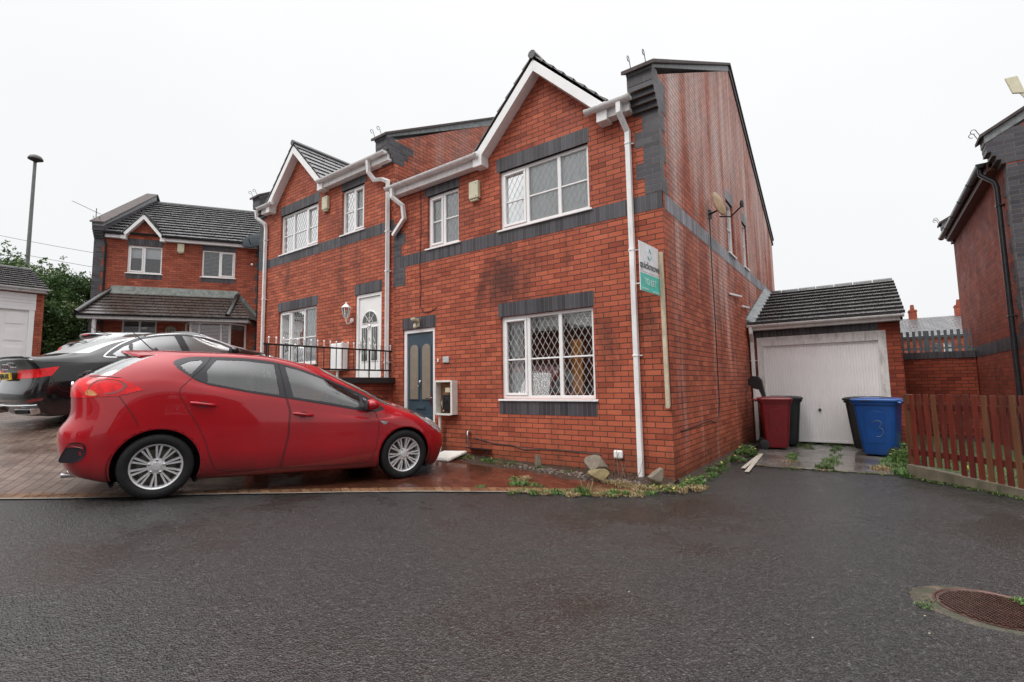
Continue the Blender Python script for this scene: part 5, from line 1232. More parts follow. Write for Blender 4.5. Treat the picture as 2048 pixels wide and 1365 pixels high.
def hatch_table():
    def side(x,W,zb,zw,g): # lower rows common
        return [(x,W-.16,.165),(x,W-.05,.185),(x,W-.005,.36),(x,W,.56),(x,W-.004,.76),(x,W-.022,zb)]+[(x,W-.05,zw) if g[0] is None else g[0]]+list(g[1:])
    T_=[]
    # rear, centre to corner
    T_.append([(.16,0,.24),(.08,0,.27),(.0,0,.46),(-.01,0,.66),(.05,0,.80),(.04,0,1.02),(.11,0,1.17),(.34,0,1.335),(.53,0,1.44),(.66,0,1.49),(.80,0,1.508),(.95,0,1.516)])
    T_.append([(.17,.30,.24),(.09,.30,.27),(.01,.31,.46),(.0,.32,.66),(.06,.32,.80),(.05,.32,1.02),(.12,.31,1.17),(.35,.29,1.335),(.54,.27,1.438),(.67,.25,1.488),(.81,.13,1.508),(.96,0,1.516)])
    T_.append([(.21,.56,.23),(.13,.60,.26),(.05,.62,.46),(.04,.63,.66),(.10,.62,.80),(.09,.60,1.03),(.16,.57,1.175),(.38,.53,1.335),(.57,.48,1.435),(.70,.42,1.482),(.84,.22,1.505),(.99,0,1.516)])
    T_.append([(.34,.72,.21),(.27,.78,.24),(.20,.80,.45),(.20,.81,.64),(.23,.79,.80),(.24,.76,1.03),(.31,.72,1.18),(.49,.66,1.33),(.67,.59,1.43),(.79,.53,1.475),(.92,.28,1.504),(1.04,0,1.518)])
    T_.append([(.50,.74,.18),(.47,.83,.20),(.44,.86,.40),(.44,.87,.60),(.46,.862,.80),(.50,.835,1.04),(.56,.79,1.19),(.70,.73,1.33),(.85,.66,1.43),(.95,.585,1.475),(1.05,.3,1.508),(1.14,0,1.52)])
    T_.append(side(.80,.885,1.05,None,[(.84,.82,1.20),(.92,.755,1.33),(1.01,.68,1.43),(1.08,.60,1.48),(1.16,.31,1.512),(1.24,0,1.522)]))
    T_.append(side(1.2,.892,1.02,None,[(1.2,.835,1.13),(1.22,.765,1.30),(1.25,.685,1.435),(1.28,.605,1.488),(1.34,.31,1.516),(1.4,0,1.525)]))
    T_.append(side(1.6,.894,.96,None,[(1.6,.845,1.07),(1.58,.77,1.27),(1.55,.685,1.44),(1.54,.605,1.493),(1.56,.31,1.518),(1.58,0,1.526)]))
    T_.append(side(2.0,.894,.91,None,[(1.98,.85,1.015),(1.91,.775,1.22),(1.82,.685,1.42),(1.77,.605,1.482),(1.76,.31,1.512),(1.75,0,1.52)]))
    T_.append(side(2.4,.893,.86,None,[(2.36,.85,.965),(2.24,.78,1.16),(2.08,.69,1.365),(1.98,.61,1.455),(1.93,.31,1.497),(1.90,0,1.507)]))
    T_.append(side(2.8,.89,.81,None,[(2.74,.845,.915),(2.55,.775,1.09),(2.30,.69,1.30),(2.14,.61,1.418),(2.06,.31,1.475),(2.0,0,1.49)]))
    T_.append(side(3.15,.883,.79,None,[(3.10,.83,.895),(2.85,.755,1.045),(2.50,.67,1.25),(2.28,.59,1.385),(2.16,.30,1.452),(2.08,0,1.472)]))
    T_.append([(3.45,.72,.16),(3.47,.82,.18),(3.48,.875,.36),(3.48,.88,.56),(3.47,.868,.72),(3.42,.82,.84),(3.30,.72,.925),(2.97,.66,1.085),(2.58,.58,1.28),(2.34,.50,1.405),(2.21,.27,1.455),(2.12,0,1.462)])
    T_.append([(3.80,.70,.15),(3.83,.79,.17),(3.85,.845,.35),(3.85,.855,.54),(3.82,.835,.68),(3.70,.74,.80),(3.42,.54,.935),(3.05,.49,1.10),(2.63,.43,1.295),(2.38,.37,1.415),(2.24,.2,1.455),(2.15,0,1.456)])
    T_.append([(3.98,.58,.14),(4.03,.64,.16),(4.08,.70,.34),(4.09,.70,.52),(4.03,.67,.65),(3.86,.58,.775),(3.48,.36,.955),(3.09,.33,1.115),(2.66,.29,1.305),(2.41,.25,1.42),(2.27,.13,1.452),(2.18,0,1.45)])
    T_.append([(4.07,.34,.14),(4.13,.37,.16),(4.19,.40,.34),(4.21,.40,.52),(4.15,.38,.65),(3.95,.34,.79),(3.51,.19,.967),(3.12,.17,1.125),(2.68,.15,1.312),(2.43,.13,1.425),(2.29,.07,1.45),(2.20,0,1.445)])
    T_.append([(4.09,0,.14),(4.15,0,.16),(4.22,0,.34),(4.25,0,.52),(4.19,0,.65),(3.99,0,.80),(3.52,0,.972),(3.13,0,1.13),(2.69,0,1.316),(2.44,0,1.427),(2.30,0,1.45),(2.21,0,1.443)])
    return T_
HCFG=dict(L=4.25,wheels=[(.80,.32,.378),(3.45,.32,.368)],track=.775,wr=.318,rim='multi',seatx=1.75,dashx=2.75,nu=24,nv=13,skirt=.3,skirtmat=None,
 smooth=('surround',),
 polys=dict(surround=[(.85,1.35),(.95,1.42),(1.19,1.445),(1.55,1.452),(1.87,1.42),(2.28,1.315),(2.84,1.105),(3.13,.935),(3.10,.885),(2.92,.872),(2.45,.948),(1.95,1.018),(1.56,1.075),(1.17,1.145),(1.01,1.215)],
  gq=[(.905,1.335),(.99,1.385),(1.10,1.405),(1.11,1.385),(1.015,1.255),(.99,1.25)],
  gr=[(1.235,1.415),(1.50,1.425),(1.815,1.405),(1.875,1.055),(1.56,1.095),(1.165,1.165),(1.15,1.29)],
  gf=[(1.935,1.385),(2.10,1.35),(2.45,1.235),(2.82,1.085),(2.815,.915),(2.45,.975),(2.025,1.035)],
  gt=[(2.875,1.06),(3.06,.95),(3.05,.915),(2.87,.905)],
  tail=[(.63,1.07),(.45,1.178),(.25,1.168),(.10,1.155),(-.1,1.15),(-.1,.985),(.12,.975),(.24,.985),(.44,1.01)],
  head=[(3.60,.85),(3.75,.845),(3.98,.75),(4.14,.66),(4.12,.575),(3.98,.585),(3.86,.66),(3.70,.765)],
  door_r=[(1.02,1.21),(.93,1.10),(.92,1.04),(1.01,.89),(1.10,.74),(1.19,.56),(1.24,.40),(1.30,.27),(1.42,.235),(1.93,.235),(1.985,.60),(1.985,.88),(1.94,1.02),(1.56,1.075),(1.17,1.145)],
  door_f=[(1.955,1.02),(1.998,.88),(1.998,.60),(1.945,.235),(2.90,.235),(2.99,.27),(3.04,.40),(3.07,.62),(3.06,.76),(3.01,.885),(2.92,.87),(2.45,.945)]),
 glass=('gq','gr','gf','gt'),doors=('door_r','door_f'),ws=(11.75,6.25,8.75),rw=(3.15,6.15,8.1),taily=.40,heady=.36,
 lines=[[(.44,1.01),(.56,.84),(.62,.72)],[(1.02,1.215),(1.12,1.33),(1.185,1.44)],[(1.945,1.02),(1.90,1.25),(1.86,1.42)],[(.45,1.18),(.30,1.19),(.2,1.185)]])
def finish_hatch(root,sh,bd,dr,pm,mat_h,full=True):
    for sg in (1,-1):
        d_r=dr[0] if sg>0 else dr[1]; d_f=dr[2] if sg>0 else dr[3]
        handle_(sh,d_r,1.03,.955,1.25,.93,mat_h,sg); handle_(sh,d_f,2.03,.85,2.25,.825,mat_h,sg)
        mirror_(root,2.93,.96,.965,mat_h,sg)
        # side repeater
        p,_=sh.ypt(3.13,.735,.004); m=MB(); m.prism([(-.055,.022),(.055,.012),(.03,-.02),(-.005,-.026)],lambda a,b,t:(p.x+a,(p.y+t)*sg,p.z+b),-.004,.004); m.build('side_repeater',M['headl'],bd,bevel=.002)
        # rear bumper reflector recess
        for nm,pl,mt,o in (('fog_recess',[(.06,.39),(.09,.49),(.13,.56),(.22,.56),(.25,.51),(.245,.44),(.19,.385),(.11,.375)],M['trim'],.004),('rear_reflector',[(.115,.52),(.135,.55),(.22,.55),(.24,.505),(.23,.495),(.21,.52)],M['lamp_dark'],.009)):
            P=[sh.ypt(a,b,o,cr=(1,15.8)) for a,b in smoothpoly(pl,4)]
            mm=MB(); mm.face([(q.x,q.y*sg,q.z) for q,_ in P]); mm.build(nm,mt,bd)
        # dark inner lens and amber segment of the tail lamp
        for pl,mt in (([(.26,1.15),(.42,1.155),(.50,1.11),(.42,1.03),(.28,1.015),(.20,1.03)],M['lamp_dark']),([(.19,1.015),(.205,1.055),(.25,1.045),(.28,1.01),(.23,1.0)],M['amber'])):
            P=[sh.ypt(a,b,.0065) for a,b in smoothpoly(pl,4)]; mm=MB(); mm.face([(q.x,q.y*sg,q.z) for q,_ in P]); mm.build('lamp_segment',mt,root.children[0] if False else bd)
    # spoiler over the rear window
    m=MB(); G=[]
    for yy in np.linspace(-.60,.60,25):
        e=abs(yy)/.60; xr=.40+.17*e**3; zr=1.462-.055*e**2.5; G.append([(xr+.42,yy,1.503-.075*e**3),(xr+.18,yy,1.493-.055*e**2.5),(xr,yy,zr+.012),(xr-.012,yy,zr-.006),(xr+.02,yy,zr-.028),(xr+.20,yy,1.425-.05*e**2-.06*e**6)])
    m.grid(G); m.face(G[0]); m.face(G[-1]); m.build('spoiler',pm,root,smooth=45)
    m=MB(); m.tube([(.68,0,1.50),(.64,0,1.53),(.46,0,1.70)],[.010,.007,.004],6); m.lathe([(.032,1.495),(.028,1.515),(.012,1.535)],14,(.69,0,0)); m.build('aerial',M['trim'],root,smooth=50)
    m=MB(); m.lathe([(.03,.0),(.03,.03)],12,(.09,-.02,1.165)); m.tube([(.10,-.03,1.20),(.14,-.25,1.225),(.20,-.50,1.24)],.010,6); m.hexa([(.05,-.06,1.17),(.14,-.06,1.19),(.14,.05,1.19),(.05,.05,1.17),(.07,-.05,1.21),(.13,-.05,1.215),(.13,.04,1.215),(.07,.04,1.21)]); m.build('rear_wiper',M['trim'],root,smooth=50)
    m=MB(); m.box(-.022,-.008,-.26,.26,.50,.61); p_=m.build('number_plate',M['plate_y'],root,bevel=.004)
    m=MB(); m.lathe([(.026,.0),(.026,.14),(.02,.14),(.02,.0)],16,(0.07,-.50,.225),'x'); m.build('exhaust_pipe',M['chrome'],root,smooth=50)
    m=MB(); m.lathe([(.001,.0),(.045,.004),(.045,.02)],18,(.012,0,1.075),'x'); m.build('badge',M['chrome'],bd,smooth=40)
    # front grille
    m=MB(); G=[[(4.24-.55*yy*yy,yy,zz) for yy in np.linspace(-.40,.40,17)] for zz in (.22,.33)]; m.grid([[(x+.02,y,z) for x,y,z in r] for r in G]); m.build('lower_grille',M['trim'],bd)
    m=MB(); m.grid([[(4.245-.5*yy*yy-(zz-.56)*.5,yy,zz) for yy in np.linspace(-.30,.30,17)] for zz in (.56,.63)]); m.build('grille',M['trim'],bd)
HCFG['skirtmat']=M['red']
RT=hatch_table()
car,sh,bd,dr=build_car('parked_car',(-4.804,-4.864,.254,1.277,-.051,.028),'bright red hatchback with rain drops on its paint, parked nose-in on the block drive',RT,M['red'],HCFG,'cars parked on the drives')
finish_hatch(car,sh,bd,dr,M['red'],M['red'])
# ---------------------------------------------------------------- black saloon on the upper drive
def saloon_table():
    def low(x,W,zb): return [(x,W-.16,.165),(x,W-.05,.185),(x,W-.01,.36),(x,W,.56),(x,W-.006,.76),(x,W-.02,zb)]
    T_=[]
    for y,dx in ((0,0),(.32,.01),(.62,.05)):
        k=y/.62
        T_.append([(.22+dx,y*.95,.20),(.13+dx,y,.24),(.02+dx,y,.42),(-.01+dx,y,.58),(.06+dx,y,.74),(.10+dx,y*.98,.99),(.10+dx,y*.97,1.145-.01*k),(.62,y*.95,1.155-.01*k),(1.16,y*.88,1.30-.015*k),(1.74,y*.76,1.405-.025*k),(1.95,y*.4,1.425),(2.1,0,1.432)])
    T_.append([(.38,.74,.19),(.28,.80,.22),(.20,.83,.42),(.18,.84,.58),(.21,.835,.74),(.25,.82,.93),(.30,.77,1.10),(.78,.72,1.13),(1.24,.62,1.275),(1.74,.53,1.362),(1.97,.28,1.418),(2.12,0,1.433)])
    T_.append([(.56,.76,.18),(.55,.85,.20),(.54,.89,.40),(.54,.90,.58),(.55,.895,.76),(.60,.87,.93),(.72,.82,1.05),(.97,.77,1.12),(1.36,.67,1.25),(1.77,.565,1.362),(2.0,.3,1.42),(2.14,0,1.434)])
    T_.append(low(1.0,.918,.92)+[(1.06,.865,1.005),(1.27,.775,1.14),(1.56,.675,1.285),(1.87,.58,1.39),(2.04,.3,1.426),(2.16,0,1.435)])
    T_.append(low(1.5,.92,.90)+[(1.5,.87,.985),(1.6,.785,1.16),(1.8,.69,1.325),(2.0,.59,1.41),(2.1,.3,1.432),(2.19,0,1.438)])
    T_.append(low(2.0,.92,.88)+[(2.0,.87,.967),(2.02,.79,1.165),(2.08,.69,1.345),(2.15,.595,1.418),(2.19,.3,1.435),(2.23,0,1.44)])
    T_.append(low(2.5,.92,.865)+[(2.5,.87,.952),(2.43,.79,1.15),(2.36,.69,1.34),(2.33,.595,1.412),(2.3,.3,1.432),(2.28,0,1.438)])
    T_.append(low(3.0,.92,.85)+[(2.98,.868,.94),(2.83,.79,1.105),(2.63,.70,1.29),(2.5,.60,1.388),(2.42,.3,1.42),(2.36,0,1.43)])
    T_.append(low(3.4,.918,.84)+[(3.36,.86,.932),(3.12,.78,1.06),(2.8,.69,1.23),(2.62,.59,1.36),(2.5,.3,1.405),(2.42,0,1.418)])
    T_.append(low(3.7,.915,.83)+[(3.64,.83,.93),(3.32,.75,1.055),(2.96,.66,1.21),(2.72,.57,1.34),(2.57,.3,1.392),(2.47,0,1.408)])
    H=hatch_table()
    for i in range(12,17):
        T_.append([(x+(.48 if j<6 else .50-(j-6)*.012),y*1.03,z*(.985 if j>6 else 1)+(.02 if j in(5,6) else 0)) for j,(x,y,z) in enumerate(H[i])])
    return T_
SCFG=dict(L=4.72,wheels=[(1.07,.33,.375),(3.89,.33,.37)],track=.80,wr=.325,rim='ten',seatx=2.15,dashx=3.2,nu=20,nv=12,skirt=.3,skirtmat=M['trim'],smooth=('surround',),
 polys=dict(surround=[(1.07,1.075),(1.22,1.17),(1.45,1.275),(1.75,1.355),(2.1,1.385),(2.5,1.37),(2.85,1.30),(3.2,1.16),(3.5,.985),(3.45,.955),(3.0,.960),(2.4,.975),(1.7,1.0),(1.25,1.025),(1.10,1.045)],
  gq=[(1.20,1.10),(1.42,1.22),(1.50,1.24),(1.42,1.045),(1.24,1.05)],
  gr=[(1.56,1.27),(1.75,1.33),(2.05,1.36),(2.28,1.355),(2.33,1.0),(1.8,1.015),(1.48,1.03)],
  gf=[(2.42,1.35),(2.6,1.325),(2.85,1.265),(3.15,1.135),(3.33,1.01),(3.32,.975),(2.9,.98),(2.47,.99)],
  tail=[(.46,.962),(.2,.95),(-.2,.93),(-.2,.82),(.12,.81),(.34,.83)],head=[(4.1,.82),(4.4,.76),(4.65,.66),(4.6,.56),(4.4,.62),(4.2,.72)],
  door_r=[(1.25,1.025),(1.20,.9),(1.30,.74),(1.47,.5),(1.55,.27),(2.35,.25),(2.42,.6),(2.42,.975),(1.7,1.0)],
  door_f=[(2.435,.975),(2.435,.6),(2.37,.25),(3.35,.25),(3.48,.6),(3.45,.955),(3.0,.96)]),
 glass=('gq','gr','gf'),doors=('door_r','door_f'),ws=(11.6,6.3,8.75),rw=(3.2,7.15,8.85),taily=.30,heady=.4,
 lines=[[(.30,1.045),(.62,1.0),(.9,.965)],[(.33,.82),(.42,.6),(.66,.5)]],
 mould=[([(1.24,1.035),(1.09,1.055),(1.08,1.08),(1.22,1.175),(1.45,1.28),(1.75,1.36),(2.1,1.39),(2.5,1.375),(2.85,1.305),(3.2,1.165),(3.47,.99)],.022,M['chrome'])])
SCFG['mould']=[(a,b,simple('bright_window_trim',(.75,.75,.75),.35,.3)) for a,b,c in SCFG['mould']]
SCFG['glassmat']=glass('tinted_car_glass',(.20,.25,.24),4.2,.28); HCFG['glassmat']=M['carglass']
ST=saloon_table()
car2,sh2,bd2,dr2=build_car('parked_car',(-9.10,-4.64,.675,R(96.58),R(7.86),R(1.27)),'black saloon car with chrome window line and yellow plate, parked on the upper drive',ST,M['blackp'],SCFG,'cars parked on the drives',Lscale=.97)
for sg in (1,-1):
    handle_(sh2,dr2[0] if sg>0 else dr2[1],1.45,.88,1.67,.87,M['blackp'],sg); handle_(sh2,dr2[2] if sg>0 else dr2[3],2.48,.86,2.70,.85,M['blackp'],sg); mirror_(car2,3.25,1.0,.99,M['blackp'],sg)
    m=MB(); P=[sh2.ypt(a,b,.006,cr=(1,15.8)) for a,b in [(.02,.46),(.10,.50),(.22,.50),(.20,.46),(.10,.45)]]; m.face([(q.x,q.y*sg,q.z) for q,_ in P]); m.build('rear_reflector',M['lamp_dark'],bd2)
    m=MB(); m.hexa([(.02,.42*sg,.25),(.10,.78*sg,.25),(.2,.76*sg,.25),(.15,.42*sg,.25),(-.01,.38*sg,.35),(.07,.80*sg,.35),(.2,.78*sg,.35),(.15,.40*sg,.35)]); m.build('exhaust_trim',M['chrome'],bd2,bevel=.012)
    m=MB(); m.hexa([(-.005,.44*sg,.272),(.06,.72*sg,.272),(.08,.72*sg,.272),(.03,.44*sg,.272),(-.022,.43*sg,.33),(.052,.74*sg,.33),(.08,.74*sg,.33),(.03,.43*sg,.33)]); m.build('exhaust_opening',M['liner'],bd2)
m=MB(); G=[]
for yy in np.linspace(-.80,.80,25): G.append([(-.015+.17*abs(yy/.8)**2.6,yy,.385),(-.03+.17*abs(yy/.8)**2.6,yy,.395),(-.015+.17*abs(yy/.8)**2.6,yy,.41)])
m.grid(G); m.build('bumper_strip',M['chrome'],bd2)
m=MB(); m.grid([[(.115+.02*yy*yy*2,yy,1.14-.014*yy*yy),(.075+.02*yy*yy*2,yy,1.168-.014*yy*yy),(.19,yy,1.158-.014*yy*yy)] for yy in np.linspace(-.6,.6,21)]); m.build('boot_lip',M['blackp'],car2,smooth=50)
m=MB(); m.box(.025,.045,-.26,.26,.80,.91); pl_=m.build('number_plate',M['plate_y'],car2,bevel=.003)
text('HJ70 AYK',.105,(.022,0,.853),(R(90),0,R(-90)),M['ink'],parent=pl_,sx=.92,bold=.003)
m=MB()
for k in range(4): m.tube([(.052,.105-.07*k+.045*math.cos(t),1.0+.045*math.sin(t)) for t in np.linspace(0,2*math.pi,17)],.0065,6)
m.build('ring_badge',M['chrome'],bd2,smooth=50).data.name='ring_badge'
# silver hatchback nearly hidden behind the saloon
C3=dict(HCFG); C3['nu']=12; C3['nv']=8; C3['skirtmat']=M['silver']
car3,sh3,bd3,dr3=build_car('parked_car',(-13.5,-3.1,1.22,R(101),R(3),0),'silver hatchback mostly hidden behind the black saloon, only its roof and rear window showing',RT,M['silver'],C3,'cars parked on the drives')
finish_hatch(car3,sh3,bd3,dr3,M['silver'],M['silver'])
m=MB(); m.box(.385,.42,-.16,.16,1.425,1.455); m.build('brake_light',M['lamp_red'],car3,bevel=.004)
# ---------------------------------------------------------------- landing wall and railing by the white door
LW=empty('retaining_wall',(0,0,0)); tag(LW,'brick retaining wall with thick black coping between the lower drive and the raised white door','wall')
m=MB(); m.box(-5.62,-5.36,-2.55,-.005,-.3,1.33); m.build('wall',M['brick_wall'],LW)
m=MB(); m.box(-5.68,-5.28,-2.6,-.006,1.331,1.44); m.build('coping',simple('black_coping',(.02,.02,.02),.45,0,.3,9,.003),LW,bevel=.01)
m=MB(); m.box(-7.3,-5.62,-2.4,-.006,.2,1.10); o=m.build('landing',M['concrete']); tag(o,kind='structure')
RL=empty('railing',(0,0,0)); tag(RL,'black iron railing with pale ball-topped bars above the retaining wall','railing')
M['iron']=simple('black_iron',(.012,.012,.013),.4,.2,.2,9)
for z in (1.945,1.575): m=MB(); m.bar((-5.36,-.02,z),(-5.36,-2.50,z),.010,.028,(0,0,1)); m.build('rail',M['iron'],RL)
for i in range(21):
    y=-.06-i*.118; m=MB(); m.tube([(-5.36,y,1.56),(-5.36,y,2.035)],.0075,6); b=m.build('bar',M['iron'],RL,smooth=60)
    k=MB(); k.lathe([(.009,1.962),(.010,2.03),(.015,2.042),(.015,2.055),(.006,2.068)],8,(-5.36,y,0)); k.build('finial',M['galv2'] if 'galv2' in M else M['upvc_d'],b,smooth=60)
for y in (-.55,-2.45): m=MB(); m.tube([(-5.36,y,1.44),(-5.36,y,1.95)],.016,4); m.build('post',M['iron'],RL)
# ---------------------------------------------------------------- things fixed to the fronts
alarm((-3.21,0,4.46),0,'cream alarm box between the two upstairs windows of the end house')
alarm((-7.64,0,5.30),0,'cream alarm box between the upstairs windows of the house with the white door')
al=alarm((-18.96+.544*2.25,-1.245+.839*2.25,7.78),R(57.05),'cream alarm box between the windows of the far left house'); al.location.z=7.80-1.6+1.6-1.55
# wall lantern
wl=empty('wall_lantern',(-6.66,0,2.55)); tag(wl,'white carriage lantern on the wall left of the white front door','wall lamp')
m=MB(); m.lathe([(.055,0),(.05,-.02),(.02,-.03)],14,(0,0,.12),'y'); m.tube([(0,-.02,.12),(0,-.07,.05),(0,-.13,.04),(0,-.15,.10),(0,-.15,.17)],.011,8); m.build('bracket',M['upvc'],wl,smooth=50)
m=MB(); m.lathe([(.03,.15),(.045,.17),(.05,.18)],6,(0,-.15,0)); m.lathe([(.095,.37),(.10,.38),(.05,.43),(.02,.46),(.012,.50)],6,(0,-.15,0))
for j in range(6): a=j*math.pi/3; m.bar((.05*math.cos(a),-.15+.05*math.sin(a),.18),(.085*math.cos(a),-.15+.085*math.sin(a),.37),.010,.010)
m.build('cage',M['upvc'],wl)
m=MB(); m.lathe([(.045,.185),(.078,.365)],6,(0,-.15,0)); m.build('glass',M['glass'],wl); m=MB(); m.lathe([(.012,.19),(.02,.25),(.02,.30),(.005,.33)],10,(0,-.15,0)); m.build('bulb',M['net'],wl,smooth=60)
# white meter cabinet by the white door
mc=empty('meter_cabinet',(-6.98,0,1.62)); tag(mc,'closed white meter cabinet behind the railing, left of the white door','meter box')
m=MB(); m.box(-.22,.22,-.16,0,0,.58); m.box(-.20,.20,-.175,-.158,.02,.56); m.build('cabinet',M['upvc'],mc,bevel=.012); m=MB(); m.tube([(-.05,-.08,.0),(-.05,-.08,-.5)],.03,10); m.build('conduit',M['upvc_d'],mc,smooth=50)
# open meter cabinet on the near wall, with its hinged-off lid on the ground
mo=empty('meter_cabinet',(-3.87,0,.77)); tag(mo,'open white meter cabinet without its door, dark meter inside, right of the teal door','meter box')
M['old_white']=simple('dirty_white_grp',(.72,.70,.65),.55,0,.1,12,0,dirt=(.3,5,(.2,.16,.1)))
m=MB(); m.box(-.20,-.182,-.15,0,0,.58); m.box(.182,.20,-.15,0,0,.58); m.box(-.182,.182,-.15,0,.562,.58); m.box(-.182,.182,-.15,0,0,.018); m.box(-.215,-.175,-.155,-.148,0,.58);m.box(.172,.215,-.155,-.148,0,.58);m.box(-.175,.172,-.155,-.148,.555,.59);m.box(-.175,.172,-.155,-.148,-.01,.022)
m.build('box_shell',M['old_white'],mo,bevel=.004)
m=MB(); m.box(-.18,.18,-.02,-.004,.02,.56); m.build('back_board',simple('plywood_board',(.22,.12,.06),.8,0,.3,6),mo)
m=MB(); m.box(-.05,.12,-.12,-.02,.08,.34); m.lathe([(.05,-.13),(.05,-.10)],16,(.03,0,.25),'y'); m.tube([(-.0,-.07,.08),(-.03,-.08,.03),(-.1,-.07,.02)],.018,8); m.build('meter',M['black_pl'],mo,bevel=.01)
m=MB(); m.box(0,.11,-.10,-.02,.38,.46); m.tube([(.14,-.06,.05),(.15,-.09,.2),(.12,-.07,.36),(.06,-.06,.40)],.012,8); m.tube([(-.08,-.05,.05),(-.10,-.08,.2),(-.04,-.06,.33)],.010,8); m.build('fuse_box',M['cream'],mo,bevel=.004)
m=MB(); m.tube([(-.14,-.09,0),(-.14,-.09,-.72)],.024,12); m.lathe([(.029,-.36),(.029,-.34)],12,(-.14,-.09,0)); m.build('conduit',M['old_white'],mo,smooth=50)
cv=empty('cabinet_lid',(-3.62,-.34,gz(-3.6,-.35)+.03),rot=(R(14),R(-4),R(-8))); tag(cv,'detached cream cabinet lid lying tilted on the ground below the open meter box','lid')
m=MB(); m.box(-.29,.29,-.21,.21,0,.03); m.box(-.26,.26,-.18,.18,.03,.04); m.build('panel',M['old_white'],cv,bevel=.012)
ga=empty('gas_pipe',(0,0,0)); tag(ga,'small grey pipe elbow and bracket low on the wall above the fallen lid','pipe')
m=MB(); m.tube([(-3.40,.0,.50),(-3.40,-.06,.50),(-3.40,-.07,.42),(-3.40,-.05,.26)],.016,8); m.lathe([(.028,.0),(.03,-.03),(.02,-.05)],10,(-3.40,0,.50),'y'); m.build('elbow',M['chrome'],ga,smooth=50)
m=MB(); m.box(-3.40,-2.93,-.10,-.09,.235,.25); m.box(-3.40,-2.93,-.10,-.004,.23,.235); m.tube([(-2.93,-.09,.24),(-3.0,-.14,.05)],.010,6); m.build('bracket',M['trim'],ga)
# small fittings
def fixture(name,loc,label,cat,f,rz=0,group=None):
    e=empty(name,loc,rz); tag(e,label,cat,group); f(e); return e
def f1(e): m=MB(); m.box(-.075,.075,-.03,0,-.055,.055); m.build('plate',simple('grey_slate_sign',(.45,.46,.47),.4),e,bevel=.02)
fixture('name_sign',(-3.93,0,1.72),'small blank grey house sign on the wall right of the teal door','sign',f1)
def f2(e): m=MB(); m.box(-.015,.015,-.02,0,-.03,.03); m.build('push',M['upvc'],e,bevel=.006)
fixture('door_bell',(-4.13,0,1.72),'tiny white door bell push beside the teal door','door bell',f2)
def f3(e): m=MB(); m.box(-.065,.065,-.05,0,-.05,.06); m.build('cover',M['upvc'],e,bevel=.02)
fixture('vent_cover',(-.74,0,.30),'small white cover box low on the wall left of the corner downpipe','vent cover',f3)
def f4(e):
    m=MB(); m.box(-.03,.03,-.03,0,-.06,.06); m.build('bracket',M['cream'],e,bevel=.01)
    m=MB(); m.hexa([(-.05,-.16,.05),(.05,-.16,.05),(.05,-.03,.02),(-.05,-.03,.02),(-.05,-.17,.10),(.05,-.17,.10),(.05,-.03,.09),(-.05,-.03,.09)]); m.lathe([(.03,-.09),(.035,-.06),(.02,-.0)],12,(0,-.10,0)); m.build('lamp_head',M['cream'],e,bevel=.012)
fixture('security_light',(-4.63,0,2.42),'cream sensor lamp fixed on the dark lintel over the teal door','security light',f4)
def f5(e):
    m=MB(); m.lathe([(.02,0),(.02,-.04)],10,ax='y'); m.lathe([(.03,-.04),(.045,-.08),(.04,-.12),(.01,-.13)],14,(0,0,0),'y'); m.build('dome',M['upvc'],e,smooth=50)
cvec=Vector((math.cos(R(57.05)),math.sin(R(57.05)),0)); o_=Vector((-18.96,-1.245,0))
p=o_+cvec*4.55; fixture('security_camera',(p.x,p.y,5.95),'small white dome camera by the black pipe of the far left house','camera',f5,R(57.05))
# cables clipped to the brickwork
def cable(pts,label,r=.006,name='cable'):
    m=MB(); m.tube(pts,r,6); o=m.build(name,M['black_pl'],smooth=60); tag(o,label,'cable','cables on the end house')
cable([(-4.58,-.008,4.97),(-4.57,-.008,4.2),(-4.60,-.012,3.5),(-4.57,-.008,3.1),(-4.59,-.008,2.75),(-4.50,-.01,2.62),(-4.35,-.008,2.61),(-4.15,-.01,2.68)],'thin black cable running down the brick wall to the teal door light')
cable([(-3.3,-.008,.40),(-2.9,-.008,.33),(-2.5,-.008,.32),(-2.3,-.01,.27),(-2.0,-.012,.29),(-1.6,-.008,.30),(-1.0,-.008,.28)],'black cable sagging low along the front wall under the window',.007)
cable([(.008,2.46,4.1),(.008,2.43,3.4),(.008,2.45,2.4),(.008,2.44,1.5),(.012,2.42,.9),(.014,2.30,.66),(.012,2.1,.60),(.01,1.8,.66),(.008,1.2,.64),(.008,.3,.62)],'long black cable dropping down the gable side from the satellite dish',.007)
# satellite dishes
def dish(loc,rz,r,mat,label,armmat,tilt=20,flip=1):
    e=empty('satellite_dish',loc,rz); tag(e,label,'satellite dish')
    m=MB(); m.box(-.05,.05,-.02,0,-.08,.08); m.tube([(0,-.02,.0),(0,-.16,.02),(0,-.18,.10)],.018,8); m.build('bracket',armmat,e,smooth=40)
    d=MB(); G=[]
    for k in range(9):
        f=k/8; G.append([(r*.8*f*math.cos(t),-.06*f*f*r/.3*flip*-1,r*1.08*f*math.sin(t)) for t in np.linspace(0,2*math.pi,33)])
    d.grid(G); o=d.build('reflector',mat,e,smooth=60); o.location=(0,-.24,.14); o.rotation_euler=(R(-tilt),0,0)
    sm=o.modifiers.new('thickness','SOLIDIFY'); sm.thickness=.008
    a=MB(); a.tube([(0,-.2,-.10),(0,-.40,-.16),(0,-.60,-.04)],.013,8); a.lathe([(.028,-.06),(.032,.0),(.02,.05)],12,(0,-.60,0)); a.build('feed_arm',armmat,e,smooth=50)
    return e
M['rustdish']=simple('rust_stained_dish',(.40,.27,.16),.6,0,.35,6,0,dirt=(.8,4,(.22,.09,.03)))
dish((.0,2.46,4.16),R(70),.21,M['rustdish'],'rust-stained satellite dish on the bare gable side of the end house',M['trim'],14)
